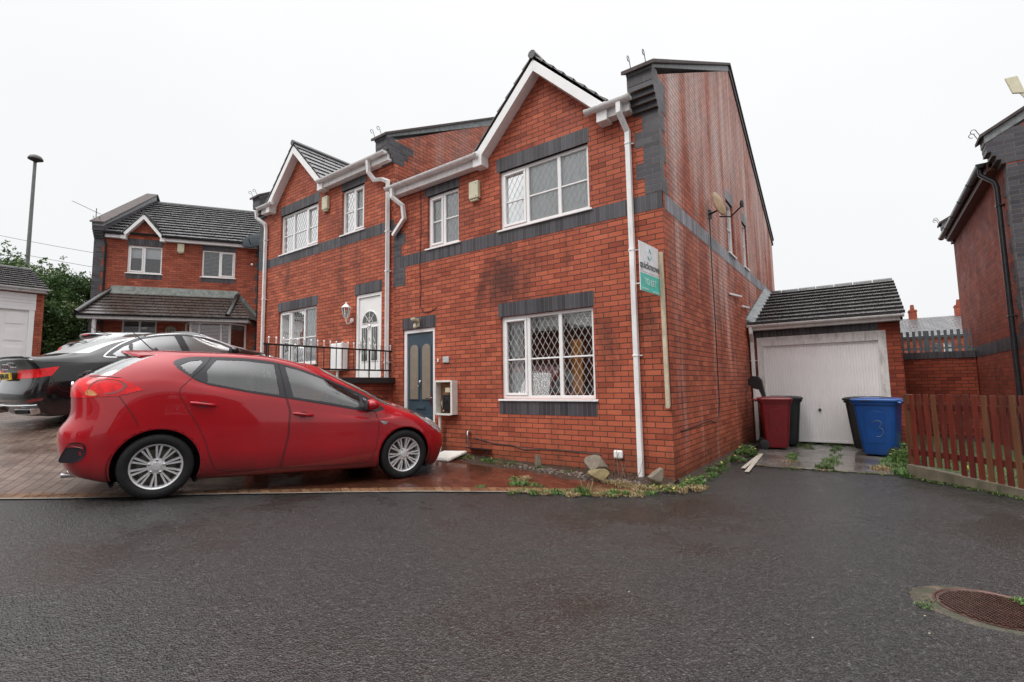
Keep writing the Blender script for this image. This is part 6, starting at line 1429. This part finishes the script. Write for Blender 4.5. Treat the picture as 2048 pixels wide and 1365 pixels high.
pd=o_+cvec*4.62; dish((pd.x,pd.y,6.78),R(57.05-12),.50,simple('grey_mesh_dish',(.035,.042,.047),.85,spec=.1),'large dark grey satellite dish under the eaves of the far left house',M['trim'],45)
# two loose sticks lodged on the gable wall
for (a,b,l) in (((.02,3.62,2.93),(.06,4.55,3.00),'upper pale batten fixed flat across the gable wall'),((.02,4.75,2.83),(.05,5.40,2.87),'shorter pale batten on the gable wall just above the garage roof')):
    m=MB(); m.bar(a,b,.02,.035); o=m.build('batten',M['upvc_d']); tag(o,l,'batten')
# TV aerial of the far left house
e=empty('tv_aerial',(0,0,0)); tag(e,'thin metal television aerial at the left end of the far left roof','aerial')
A=Vector((-21.3,-1.0,7.5)); m=MB(); m.tube([A,A+Vector((0,0,.75))],.015,6); m.build('mast',M['steel'],e)
m=MB(); a=A+Vector((.05,.1,.55)); b=A+Vector((-.75,-.55,1.05)); m.tube([a,b],.012,6)
for f in np.linspace(.05,.95,11):
    c=a.lerp(b,f); h=Vector((.3,-.4,.0)).normalized()*(.10 if f>.25 else .19); m.tube([c-h,c+h],.006,4)
m.build('boom',M['steel'],e)
# ---------------------------------------------------------------- estate agent's board
sg=empty('letting_board',(0,0,0)); tag(sg,'white and turquoise TO LET board on timber post at end house corner','sign')
M['wood_post']=simple('weathered_softwood',(.55,.47,.34),.75,0,.2,9,.002,dirt=(.5,5,(.3,.22,.12)))
m=MB(); m.hexa([(-.055,-.075,.93),(-.005,-.075,.93),(-.005,-.03,.96),(-.055,-.03,.96),(-.062,-.075,2.95),(-.014,-.075,2.95),(-.014,-.03,2.95),(-.062,-.03,2.95)]); m.build('post',M['wood_post'],sg,bevel=.003)
# the board stands square to the wall between the pipe and the post
m=MB(); m.box(-.112,-.104,-.63,-.062,2.375,2.99); bd_=m.build('board',simple('white_sign_board',(.82,.82,.84),.35),sg)
m=MB(); m.box(-.1035,-.1025,-.628,-.064,2.377,2.598); m.build('turquoise_panel',simple('turquoise_print',(.09,.58,.48),.35),bd_)
m=MB(); m.box(-.1035,-.1025,-.628,-.064,2.615,2.620); m.build('pink_line',simple('pink_print',(.6,.25,.3),.4),bd_)
rX=(R(90),0,R(90))
ink=simple('sign_black',(.03,.03,.035),.4); whi=simple('sign_white',(.8,.8,.8),.4); teal_=simple('sign_teal',(.15,.50,.48),.4)
text('quickmove',.132,(-.103,-.347,2.705),rX,ink,'shop_name',bd_,bold=.0015,sx=.98)
text('TO LET',.115,(-.1015,-.345,2.50),rX,whi,'to_let_lettering',bd_,sx=.95)
text('01254 000000',.032,(-.1015,-.50,2.405),rX,whi,'small_print',bd_,sx=.9); text('quickmove.properties',.030,(-.1015,-.18,2.398),rX,whi,'small_print',bd_,sx=.8)
m=MB(); c0=Vector((-.1025,-.345,2.86))
def yz(a,b): return c0+Vector((0,a,b))
m.bar(yz(-.045,.02),yz(0,.075),.003,.013,(1,0,0)); m.bar(yz(0,.075),yz(.04,.02),.003,.013,(1,0,0))
m.tube([yz(.045*math.cos(t),-.02+.045*math.sin(t)) for t in np.linspace(math.pi*1.05,math.pi*1.95,10)],.006,4); m.bar(yz(.045,-.02),yz(.045,-.055),.003,.012,(1,0,0)); m.build('logo',teal_,bd_)
p_=Vector((-.108,-.63,0)); bd_.matrix_local=Matrix.Translation(p_)@Matrix.Rotation(-R(3.8),4,'Z')@Matrix.Translation(-p_)
m=MB(); m.bar((-.42,-.06,2.58),(-.11,-.11,2.58),.012,.012); m.build('cable_tie',M['upvc'],sg)

# numeral on the white door, roundel in the window beside it
num_=text('1',.10,(-6.13,.033,.79+1.45),(R(90),0,0),M['ink'],'door_number',None)
num_.location=(XM+4.57,.033,1.45); num_.parent=HB
m=MB(); m.xf=None; m.lathe([(.001,0),(.085,0),(.085,.004),(.001,.004)],20,(-8.78,.10,2.12),'y'); o=m.build('window_roundel',M['cream'],HB)
# ---------------------------------------------------------------- wheelie bins
def binmesh(loc,rz,body,label,number=None,tie=False,sc=(.97,.95,.93)):
    e=empty('wheelie_bin',loc,rz); tag(e,label,'wheelie bin','wheelie bins in front of the garage')
    # local: x depth (front -x, wheels +x), y width
    def ring(z,x0,x1,hy,r,n=5):
        P=[]
        for (cx,cy,a0) in ((x1-r,hy-r,0),(x0+r,hy-r,90),(x0+r,-hy+r,180),(x1-r,-hy+r,270)):
            for k in range(n+1):
                a=R(a0+90*k/n); P.append((cx+r*math.cos(a),cy+r*math.sin(a),z))
        return P
    m=MB(); L_=[(.04,-.22,.20,.215,.05),(.07,-.245,.20,.225,.06),(.30,-.27,.225,.235,.06),(.60,-.30,.25,.25,.06),(.88,-.325,.27,.262,.06),(.93,-.33,.275,.265,.06),(.931,-.355,.30,.285,.07),(.975,-.36,.305,.29,.07),(.98,-.34,.285,.27,.06)]
    rs=[[m.V(p) for p in ring(*a)] for a in L_]; n=len(rs[0])
    for i in range(len(rs)-1):
        for j in range(n): q=(j+1)%n; m.f.append([rs[i][j],rs[i][q],rs[i+1][q],rs[i+1][j]]); m.m.append(0); m.uv.append(None)
    m.f.append(rs[0][::-1]); m.m.append(0); m.uv.append(None)
    b=m.build('body',body,e,smooth=40)
    # side panels pressed into the plastic
    for sg in (-1,1):
        p=MB()
        for (a,c) in ((-.16,.10),):
            P=[(a,.24),(c,.24),(c+.015,.74)]+[((a+c)/2+.14*math.cos(t),.76+.06*math.sin(t)) for t in np.linspace(.2,math.pi-.2,7)]+[(a-.01,.74)]
            wy=lambda z:.2215+.0444*(z-.07)/.81
            p.prism(P,lambda u,v,w_:(u,sg*(wy(v)+w_),v),.0,.007)
        p.build('side_panel',body,b,bevel=.004)
    for x in (-.06,): 
        p=MB(); p.bar((-.30,-.10,.75),(-.245,-.10,.12),.02,.03,(0,1,0)); p.bar((-.30,.10,.75),(-.245,.10,.12),.02,.03,(0,1,0)); p.build('front_rib',body,b,bevel=.006)
    l=MB(); L2=[(.982,-.375,.325,.305,.07),(1.012,-.378,.328,.307,.07),(1.035,-.35,.30,.28,.08),(1.052,-.22,.20,.17,.08)]
    rs=[[l.V(p) for p in ring(*a)] for a in L2]
    for i in range(len(rs)-1):
        for j in range(n): q=(j+1)%n; l.f.append([rs[i][j],rs[i][q],rs[i+1][q],rs[i+1][j]]); l.m.append(0); l.uv.append(None)
    l.f.append(rs[-1]); l.m.append(0); l.uv.append(None); l.f.append(rs[0][::-1]); l.m.append(0); l.uv.append(None)
    lid=l.build('lid',body,e,smooth=35)
    h=MB(); h.tube([(.33,-.22,.985),(.40,-.22,1.0),(.41,-.18,1.0),(.41,.18,1.0),(.40,.22,1.0),(.33,.22,.985)],.016,8); h.tube([(.30,-.25,.975),(.36,-.25,.96)],.02,8); h.build('handle',body,e,smooth=50)
    g=MB(); g.box(-.20,-.05,-.309,-.300,.990,1.008); g.box(-.05+.1,.20,-.20,-.02,1.046,1.056); g.build('lid_grip',M['black_pl'],lid,bevel=.003)
    for sg in (-1,1):
        w_=MB(); w_.lathe([(.001,-.025),(.05,-.028),(.085,-.022),(.10,-.02),(.10,.02),(.085,.022),(.05,.028),(.001,.025)],24,(.235,sg*.255,.10),'y'); w_.build('wheel',M['black_pl'],e,smooth=40)
    if number:
        t_=MB(); P=[(-.05,.60),(-.01,.64),(.05,.63),(.065,.58),(.03,.53),(.075,.49),(.08,.43),(.04,.37),(-.02,.36)]
        P=smoothpoly(P,5,False); t_.tube([(-x+.0 if False else x+.0,-(.2215+.0444*(z-.07)/.81)-.0105,z) for x,z in P],.006,5); t_.build('painted_number',simple('faded_white_paint',(.09,.15,.24),.6),b)
    if tie:
        t_=MB(); t_.tube([(-.05,-.30,.99),(-.02,-.315,.955),(-.03,-.30,.90),(.0,-.295,.87),(.02,-.295,.89)],.008,6); t_.build('tie',M['upvc'],b)
    e.scale=sc; return e
binred=simple('maroon_plastic',(.16,.006,.010),.30,0,.12,5,spec=.5); binblue=simple('blue_plastic',(.006,.06,.24),.30,0,.12,5,spec=.5); binblk=simple('black_bin_plastic',(.015,.017,.018),.35,0,.15,6)
binmesh((.54,4.30,gz(.54,4.3)+.012),R(180+12),binred,'maroon wheelie bin with white tie on its lid, left of the garage door',tie=True,sc=(.84,.86,.93))
binmesh((2.17,4.18,gz(2.1,4.2)+.012),R(-14),binblue,'blue wheelie bin with a faded 3 painted on its side, right of the garage door',number=True)
binmesh((.62,4.93,gz(.6,4.9)+.012),R(180+4),binblk,'black wheelie bin half hidden behind the maroon one')
binmesh((2.02,4.90,gz(2.0,4.9)+.012),R(-8),binblk,'black wheelie bin half hidden behind the blue one')
gb=empty('garden_vacuum',(.17,4.62,1.02)); tag(gb,'black plastic garden vacuum with white sticker standing upright behind the maroon bin','garden tool')
m=MB(); m.prism([(-.10,.16),(-.08,.30),(.0,.34),(.10,.34),(.16,.26),(.20,.0),(.22,-.12),(.17,-.12),(.10,.05),(.05,.08),(.0,.09),(-.04,.13)],lambda a,b,t:(a,t,b),-.05,.05); m.build('housing',M['black_pl'],gb,bevel=.015)
m=MB(); m.tube([(-.08,0,.20),(-.09,0,.27),(-.03,0,.285),(.03,0,.28)],.016,8); m.box(-.07,.06,-.056,-.05,.275,.29); m.build('handle',M['trim'],gb,smooth=50); m=MB(); m.hexa([(.04,-.054,-.08),(.13,-.054,-.08),(.13,-.051,-.08),(.04,-.051,-.08),(.03,-.054,.06),(.10,-.054,.07),(.10,-.051,.07),(.03,-.051,.06)]); m.build('sticker',M['upvc'],gb)
m=MB(); m.tube([(.14,0,-.08),(.12,0,-.9)],.05,10); m.build('tube',M['black_pl'],gb,smooth=50)
# ---------------------------------------------------------------- picket fence on its concrete kerb
fe=empty('picket_fence',(0,0,0)); tag(fe,'weathered red-brown timber picket fence on a low concrete kerb at the right','fence')
def stained(name,c1,c2):
    t=NT(name); o=t.obj(); n=t.noise(t.mapping(o,(14,14,1.1)),1.6,6,.7); n2=t.noise(o,3,4)
    c=t.ramp(n,[(.3,c1),(.62,c2),(.8,(.30,.10,.06))]); c=t.mix(t.n('MapRange',{0:n2,1:.5,2:.72,3:0,4:.5}).outputs[0],c,(.10,.055,.025,1))
    return t.fin(c,.5,t.bump(n,.004),spec=.4)
woods=[stained('red_fence_stain',(.09,.012,.008),(.17,.03,.018)),stained('dark_red_fence_stain',(.06,.010,.007),(.12,.02,.014)),stained('brown_fence_stain',(.085,.03,.014),(.15,.06,.03))]
FA=Vector((2.44,2.03,0)); FBp=Vector((3.287,1.26,0)); fd=(FBp-FA).normalized(); fn_=Vector((-fd.y,fd.x,0))*1
if fn_.y>0: fn_=-fn_
def fpt(s,o=0,z=0): p=FA+fd*s+fn_*o; return Vector((p.x,p.y,z))
for i in range(20):
    s=.06+i*.0905; long_=i>=6; z0=(.155 if not long_ else .03)+random.uniform(-.006,.006); z1=1.055+random.uniform(-.008,.006); w_=.058; tl=random.uniform(-.004,.004)
    m=MB(); a,b=s-w_/2,s+w_/2
    m.hexa([fpt(a,.0,z0),fpt(b,.0,z0),fpt(b,.018,z0),fpt(a,.018,z0),fpt(a+tl,.0,z1),fpt(b+tl,.0,z1),fpt(b+tl,.018,z1),fpt(a+tl,.018,z1)])
    m.build('picket',woods[(0,1,0,2,1,0,1,1,0,2,0,1,2,1)[i%14]],fe,bevel=.003)
for z in (.86,.27):
    m=MB(); m.hexa([fpt(-.02,-.035,z),fpt(1.9,-.035,z),fpt(1.9,-.001,z),fpt(-.02,-.001,z),fpt(-.02,-.035,z+.075),fpt(1.9,-.035,z+.075),fpt(1.9,-.001,z+.075),fpt(-.02,-.001,z+.075)]); m.build('rail',woods[1],fe,bevel=.003)
m=MB(); m.hexa([fpt(-.08,-.10,-.1),fpt(.0,-.10,-.1),fpt(.0,-.02,-.1),fpt(-.08,-.02,-.1),fpt(-.08,-.10,1.05),fpt(.0,-.10,1.05),fpt(.0,-.02,1.05),fpt(-.08,-.02,1.05)]); m.build('post',woods[2],fe,bevel=.004)
m=MB(); P=[fpt(-.05,-.05,0),fpt(1.95,-.05,0),fpt(1.95,.045,0),fpt(-.05,.045,0)]; m.hexa([(p.x,p.y,-.12) for p in P]+[(p.x,p.y,.145) for p in P[:1]]+[(P[1].x,P[1].y,.02),(P[2].x,P[2].y,.02),(P[3].x,P[3].y,.145)]); m.build('concrete_kerb',M['concrete'],fe,bevel=.006)
bl_=MB(); bl_.lathe([(.001,.0),(.02,.006),(.03,.022),(.032,.032),(.03,.042),(.02,.058),(.001,.064)],14,(3.02,2.75,gz(3.0,2.7)+.05)); o=bl_.build('tennis_ball',simple('yellow_green_felt',(.45,.6,.08),.9),smooth=60); tag(o,'yellow-green ball lying on the lawn behind the picket fence','ball')
# ---------------------------------------------------------------- manhole
mh=empty('manhole_cover',(2.52,-2.32,gz(2.52,-2.32)+.006)); tag(mh,'rusty round iron manhole cover with mossy rim set in the road','manhole cover')
M['rust']=simple('wet_rusty_iron',(.085,.040,.030),.22,.5,.35,18,.002,spec=.6)
m=MB(); m.lathe([(.001,.004),(.255,.004),(.262,.010),(.27,.010),(.27,-.02)],56,cap=False); m.build('cover',M['rust'],mh,smooth=30)
m=MB(); pz=R(28)
for i in range(-11,12):
    for j in range(-14,15):
        x,y=i*.0225,j*.0165
        if i%2==0: pass
        if math.hypot(x,y)<.235:
            c,s=math.cos(pz),math.sin(pz); q=[]
            hw,hh=(.0075,.0052)
            for zz in (.003,.010):
                for (a,b) in ((-hw,-hh),(hw,-hh),(hw,hh),(-hw,hh)):
                    X,Y=x+a,y+b; q.append((X*c-Y*s,X*s+Y*c,zz))
            m.hexa(q)
m.build('tread_pattern',M['rust'],mh)
m=MB(); r_=random.Random(4); rings=[]
for k,(ra,z) in enumerate(((.271,.006),(.278,.007),(.288,.004),(.302,-.006))):
    rings.append([m.V((( -.02*(k>1))+(ra+(r_.uniform(-.012,.02) if k>1 else 0)+(.06 if (k>1 and math.cos(t-R(175))>.2) else 0)*math.cos(t-R(175)))*math.cos(t),(ra+(r_.uniform(-.01,.01) if k>1 else 0))*math.sin(t),z+r_.uniform(-.001,.002))) for t in np.linspace(0,2*math.pi,60,endpoint=False)])
for i in range(3):
    for j in range(60): q=(j+1)%60; m.f.append([rings[i][j],rings[i][q],rings[i+1][q],rings[i+1][j]]); m.m.append(0); m.uv.append(None)
t=NT('mossy_rim'); o=t.obj(); n=t.noise(o,9,5,.7); m_=t.fin(t.ramp(n,[(.32,(.035,.045,.012)),(.48,(.045,.04,.025)),(.66,(.12,.085,.06)),(.78,(.03,.028,.026))]),.5,t.bump(t.noise(o,80,4),.008)); m.build('rim',m_,mh,smooth=60)
# ---------------------------------------------------------------- stones, sticks, weeds
def stone(loc,sc,label,seed,rz=0,col=(.17,.14,.105)):
    import bmesh
    r=random.Random(seed); bm=bmesh.new(); bmesh.ops.create_icosphere(bm,subdivisions=3,radius=1)
    pl=[(Vector((r.gauss(0,1),r.gauss(0,1),r.gauss(0,1))).normalized(),r.uniform(.48,.74)) for _ in range(13)]
    for v in bm.verts:
        for n_,d in pl:
            k=v.co.dot(n_)-d
            if k>0: v.co-=n_*k
        v.co+=Vector((r.uniform(-1,1),r.uniform(-1,1),r.uniform(-1,1)))*.018
        v.co=Vector((v.co.x*sc[0],v.co.y*sc[1],v.co.z*sc[2]))
    me=bpy.data.meshes.new('stone'); bm.to_mesh(me); bm.free(); me.materials.append(simple('sandstone',col,.7,0,.3,14,.004)); me.polygons.foreach_set('use_smooth',[True]*len(me.polygons)); me.set_sharp_from_angle(angle=R(18))
    o=bpy.data.objects.new('stone',me); COL.objects.link(o); o.location=loc; o.rotation_euler=(0,0,rz); tag(o,label,'stone','loose stones along the wall foot'); return o
stone((-1.93,-.16,.13),(.06,.055,.13),'upright narrow stone against the front wall under the window',1,.3)
stone((-.93,-.30,.15),(.25,.14,.17),'largest pale stone by the wall left of the downpipe',2,-.2)
stone((-.80,-.47,.10),(.17,.09,.10),'yellowish stone leaning on the front of the largest stone',3,.3,(.24,.19,.09))
stone((-.10,-.40,.12),(.12,.11,.15),'blocky stone between the downpipe foot and the house corner',4,.2)
stone((-1.12,-.36,.06),(.055,.05,.05),'small round stone left of the largest stone',5,.1)
M['lath']=simple('wet_white_laths',(.52,.47,.40),.5,0,.2,15,0,dirt=(.4,6,(.25,.18,.12)))
for (a,b,l) in (((.50,1.50),(.46,3.15),'left of two pale timber strips lying in a V at the tarmac edge'),((.60,1.22),(.47,3.2),'right and longer of two pale timber strips lying in a V')):
    m=MB(); A=Vector((a[0],a[1],gz(*a)+.025)); B=Vector((b[0],b[1],gz(*b)+.03)); m.bar(A,B,.055,.012); o=m.build('timber_strip',M['lath'],bevel=.002); tag(o,l,'timber strip')
def blades(name,spots,mats,label,seed,kind='stuff'):
    """spots: x,y,radius,count,height,spread,mat index"""
    r=random.Random(seed); m=MB()
    for (x,y,ra,n,h,sp,mi) in spots:
        for _ in range(n):
            a=r.uniform(0,6.28); d=ra*math.sqrt(r.random()); px,py=x+math.cos(a)*d,y+math.sin(a)*d; pz=gz(px,py)+.008
            b=r.uniform(0,6.28); hh=h*r.uniform(.45,1.15)*(1-.4*d/ra); w_=r.uniform(.0022,.0048); lean=sp*r.uniform(.3,1.3); sx,sy=math.cos(b+1.57)*w_,math.sin(b+1.57)*w_
            q=(math.cos(b)*lean*hh,math.sin(b)*lean*hh)
            p0=(px-sx,py-sy,pz);p1=(px+sx,py+sy,pz);p2=(px+q[0]*.4+sx*.8,py+q[1]*.4+sy*.8,pz+hh*.6);p3=(px+q[0]*.4-sx*.8,py+q[1]*.4-sy*.8,pz+hh*.6);p4=(px+q[0],py+q[1],pz+hh*(1-.25*lean))
            m.face([p0,p1,p2,p3],mi); m.face([p3,p2,p4],mi)
    o=m.build(name,mats,recalc=False); tag(o,label,'grass',kind=kind); return o
gA=simple('fresh_grass',(.075,.155,.03),.5,0,.35,14); gB=simple('straw_grass',(.26,.19,.09),.6,0,.3,14); gC=simple('olive_grass',(.07,.11,.025),.5,0,.35,14)
def along(P,n,ra,cnt,h,sp,mi,seed,jit=.06):
    r=random.Random(seed); out=[]
    for _ in range(n):
        k=r.uniform(0,len(P)-1.001); i=int(k); f=k-i; out.append((P[i][0]*(1-f)+P[i+1][0]*f+r.gauss(0,jit),P[i][1]*(1-f)+P[i+1][1]*f+r.gauss(0,jit),ra*r.uniform(.5,1.4),int(cnt*r.uniform(.5,1.5)),h*r.uniform(.6,1.3),sp,mi))
    return out
S=[]
S+=along([(-1.35,-1.62),(-.95,-1.38),(-.6,-1.18),(-.3,-.98),(-.05,-.72)],40,.05,42,.05,.8,0,1,.045)
S+=along([(-1.35,-1.62),(-.6,-1.18),(-.1,-.80)],50,.06,55,.05,1.1,1,2,.06)
S+=[(-.68,-1.20,.09,260,.12,.45,0),(-.62,-1.18,.07,26,.26,.35,1),(-.36,-1.02,.06,120,.10,.5,0),(-.95,-1.32,.07,90,.07,.7,0),(-1.55,-1.22,.13,260,.06,.9,0),(-1.42,-1.15,.10,120,.05,.9,0),(-1.64,-.95,.09,220,.07,1.1,1),(-1.78,-.98,.08,90,.05,1,0),(-1.82,-1.62,.08,70,.04,.9,0),(-1.25,-1.20,.09,90,.05,.9,2)]
S+=along([(-3.35,-.22),(-2.9,-.18),(-2.45,-.2),(-2.1,-.25)],34,.07,75,.06,.8,2,3,.06); S+=along([(-3.4,-.30),(-2.9,-.25),(-2.3,-.3)],20,.06,60,.055,1.1,1,4,.06); S+=along([(-3.1,-.22),(-2.7,-.2)],8,.06,80,.07,.7,0,5,.05)
S+=along([(-.6,-.50),(-.25,-.62),(.10,-.48),(.28,-.15)],44,.07,60,.07,1.2,1,6,.07); S+=along([(-.2,-.58),(.12,-.45),(.26,-.1),(.22,.5),(.2,1.2),(.2,2.4),(.2,3.8)],46,.06,50,.07,.8,0,7,.05)
S+=along([(1.42,2.15),(1.47,2.9),(1.5,4.1),(1.5,5.2)],40,.05,26,.055,1.0,0,8,.05); S+=along([(1.46,2.15),(1.5,2.6),(1.5,3.2)],16,.05,60,.085,1.1,2,18,.05); S+=along([(.93,3.45),(.95,3.1),(.97,2.8)],14,.05,50,.085,1.1,0,19,.04); S+=along([(.93,3.3),(.97,2.6)],8,.06,40,.05,1.2,1,20,.05); S+=along([(.8,5.1),(1.0,4.7)],10,.07,50,.07,1,2,21,.06); S+=along([(.5,1.95),(1.3,2.0),(2.2,2.1)],36,.04,24,.03,1.1,2,22,.03); S+=along([(.5,1.95),(2.2,2.1)],18,.04,20,.03,1.2,1,23,.03)
S+=along([(.75,5.28),(1.3,5.3),(1.8,5.3)],20,.06,50,.06,.8,2,9,.03)
S+=[(2.36,2.30,.16,380,.11,1.1,0),(2.25,2.75,.2,420,.12,1.1,2),(2.3,3.2,.2,350,.15,1,0),(2.42,3.8,.2,500,.25,.6,2),(2.38,2.05,.10,260,.10,1,0),(2.1,2.5,.14,240,.09,1,1)]
S+=along([(2.5,1.9),(2.75,1.68),(3.0,1.45),(3.35,1.1)],60,.05,46,.035,1,2,10,.03)
S+=[(2.20,-2.50,.05,60,.02,1,0),(2.66,-2.13,.06,130,.035,1,0),(2.74,-2.17,.05,80,.03,1,0),(2.25,-2.40,.04,50,.012,1,2)]
blades('grass',S,[gA,gB,gC],'rough grass and straw sprouting along the drive edge, wall foot and path',11)
# lawn behind the fence
S=[]; r=random.Random(5)
for _ in range(330):
    x=r.uniform(2.75,3.95); y=r.uniform(1.9,5.0)
    if (x-2.44)*.67+(y-2.03)*.74>.12: S.append((x,y,.12,38,.055,.7,0 if r.random()<.7 else 2))
blades('lawn_grass',S,[gA,gB,gC],'green lawn seen through the gaps of the picket fence',12)
# broad-leaved weeds
def weeds(spots,seed,label):
    r=random.Random(seed); m=MB()
    for (x,y,ra,n,h,ls) in spots:
        for _ in range(n):
            a=r.uniform(0,6.28); d=ra*math.sqrt(r.random()); p=Vector((x+math.cos(a)*d,y+math.sin(a)*d,0)); p.z=gz(p.x,p.y)+h*r.uniform(.15,1)*(1-.5*d/ra)+.01
            u=Vector((math.cos(a)+r.gauss(0,.5),math.sin(a)+r.gauss(0,.5),r.uniform(-.3,.6))).normalized(); v=u.cross(Vector((r.gauss(0,.4),r.gauss(0,.4),1))).normalized(); s=ls*r.uniform(.6,1.3)
            mi=0 if r.random()<.955 else 1
            m.face([p,p+u*s*.35+v*s*.30,p+u*s*.8+v*s*.2,p+u*s],mi); m.face([p,p+u*s,p+u*s*.8-v*s*.2,p+u*s*.35-v*s*.30],mi)
    o=m.build('weeds',[leafmat('weed_leaves',[(.04,.09,.015),(.07,.15,.025),(.13,.20,.05)]),simple('yellowed_leaf',(.42,.36,.08),.6)],recalc=False); tag(o,label,'weeds',kind='stuff')
weeds([(.26,-.02,.13,110,.13,.045),(.25,.42,.09,50,.08,.04),(.24,.9,.09,70,.10,.04),(.2,1.5,.08,60,.07,.045),(.26,2.2,.12,120,.10,.05),(.27,3.0,.16,230,.14,.055),(.2,3.5,.12,120,.16,.05),(.02,-.55,.14,80,.08,.04),(-1.85,-.22,.06,60,.06,.035),(-2.8,-.18,.14,110,.06,.04),(-3.3,-.2,.12,80,.06,.04),(2.45,3.3,.2,260,.35,.05),(2.48,4.4,.15,160,.3,.05),(-1.35,-.3,.07,60,.05,.035)],3,'low broad-leaved weeds growing along the foot of the house walls and path')
# rubble and leaf litter
r=random.Random(9); m=MB()
for _ in range(420):
    k=r.random(); x=-2.45+k*2.1+r.gauss(0,.05); y=-.20-.22*k+r.gauss(0,.07); 
    if y>-.03: y=-.05
    s=r.uniform(.008,.028); z=gz(x,y)+.02+s*.3; P=[]
    for dz in (-1,1):
        for (a,b) in ((-1,-1),(1,-1),(1,1),(-1,1)): P.append((x+a*s*r.uniform(.5,1),y+b*s*r.uniform(.5,1),z+dz*s*r.uniform(.3,.7)))
    m.hexa(P)
o=m.build('gravel',simple('mixed_rubble',(.16,.13,.11),.7,0,.6,30)); tag(o,'small rubble and gravel scattered along the foot of the front wall','gravel',kind='stuff')
m=MB()
for _ in range(46):
    x,y=r.uniform(-4,3.4),r.uniform(-4.6,1.6)
    if abs(x+4)<2.2 and y>-5 and y>-1.0*x-8: continue
    s=r.uniform(.003,.009); z=gz(x,y)+.018; a=r.uniform(0,6.28); m.face([(x+s*math.cos(a+q)*w_,y+s*math.sin(a+q),z) for q,w_ in ((0,1),(1.5,.6),(3.1,1),(4.7,.5))])
o=m.build('litter',simple('pale_leaf_fragments',(.38,.34,.27),.6,0,.3,9),recalc=False); tag(o,'tiny pale leaf and paper fragments scattered over the road','litter',kind='stuff')
# dead climber at the downpipe foot
e=empty('dead_climber',(-.62,-.05,gz(-.6,-.05))); tag(e,'bare brown dead climber stems on the wall beside the corner downpipe','plant')
m=MB(); r=random.Random(21)
for k in range(15):
    p=Vector((r.uniform(-.10,.22),-.03-r.uniform(0,.25),0)); pts=[p]; d=Vector((r.uniform(-.5,.3),r.uniform(-.1,.4),1)).normalized()
    for j in range(6):
        d=(d+Vector((r.gauss(0,.25),r.gauss(0,.18),r.gauss(0,.15)))).normalized(); q=pts[-1]+d*r.uniform(.04,.10); q.y=min(q.y,-.012); pts.append(q)
    m.tube(pts,[.007*(1-.13*j)*r.uniform(.5,1) for j in range(7)],5)
for k in range(40):
    a=r.uniform(0,6.28); p=Vector((r.uniform(-.15,.35),-.15-r.uniform(0,.3),r.uniform(.0,.06))); m.tube([p,p+Vector((math.cos(a)*.08,math.sin(a)*.08,.02)),p+Vector((math.cos(a)*.15,math.sin(a)*.15,-.0))],.0025,4)
m.build('stems',simple('dry_stems',(.14,.08,.055),.8,0,.3,20),e,smooth=60)
# ---------------------------------------------------------------- homes across the road, behind the camera (they darken the low reflections)
for k,(lx,ly,rz,lab) in enumerate(((17,-14,R(-90+8),'brick house across the road to the right, behind the viewpoint'),(3,-24,R(178),'brick house across the road directly behind the viewpoint'),(-14,-21,R(165),'brick house across the road to the left, behind the viewpoint'))):
    e=empty('brick_house',(lx,ly,-.2),rz); tag(e,lab,'house')
    m=MB(); W_=12; ops=[(-4.8,-3.2,1.0,2.3),(-4.8,-3.2,3.5,4.7),(3.2,4.8,1.0,2.3),(3.2,4.8,3.5,4.7),(-.5,.5,.1,2.2)]
    wall_open(m,FRONT,-W_/2,W_/2,-1,5.2,ops,.1)
    for x in (-W_/2,W_/2): m.face([(x,0,-1),(x,8,-1),(x,8,5.2),(x,4,7.6),(x,0,5.2)])
    m.face([(-W_/2,8,-1),(W_/2,8,-1),(W_/2,8,5.2),(-W_/2,8,5.2)]); m.build('wall',M['brick_far'],e)
    for o_ in ops[:4]: window(e,*o_,(1,1),lattice=False)
    m=MB(); m.box(-.5,.5,.05,.1,.1,2.2); m.build('door',M['teal'],e)
    m=MB(); s=Vector((0,4.3,2.6)); tile_roof(m,(-W_/2-.2,-.3,5.15),(1,0,0),W_+.4,s.normalized(),s.length,.4); s=Vector((0,-4.3,2.6)); tile_roof(m,(-W_/2-.2,8.3,5.15),(1,0,0),W_+.4,s.normalized(),s.length,.4); m.build('roof',[M['tile'],M['tile_edge']],e)
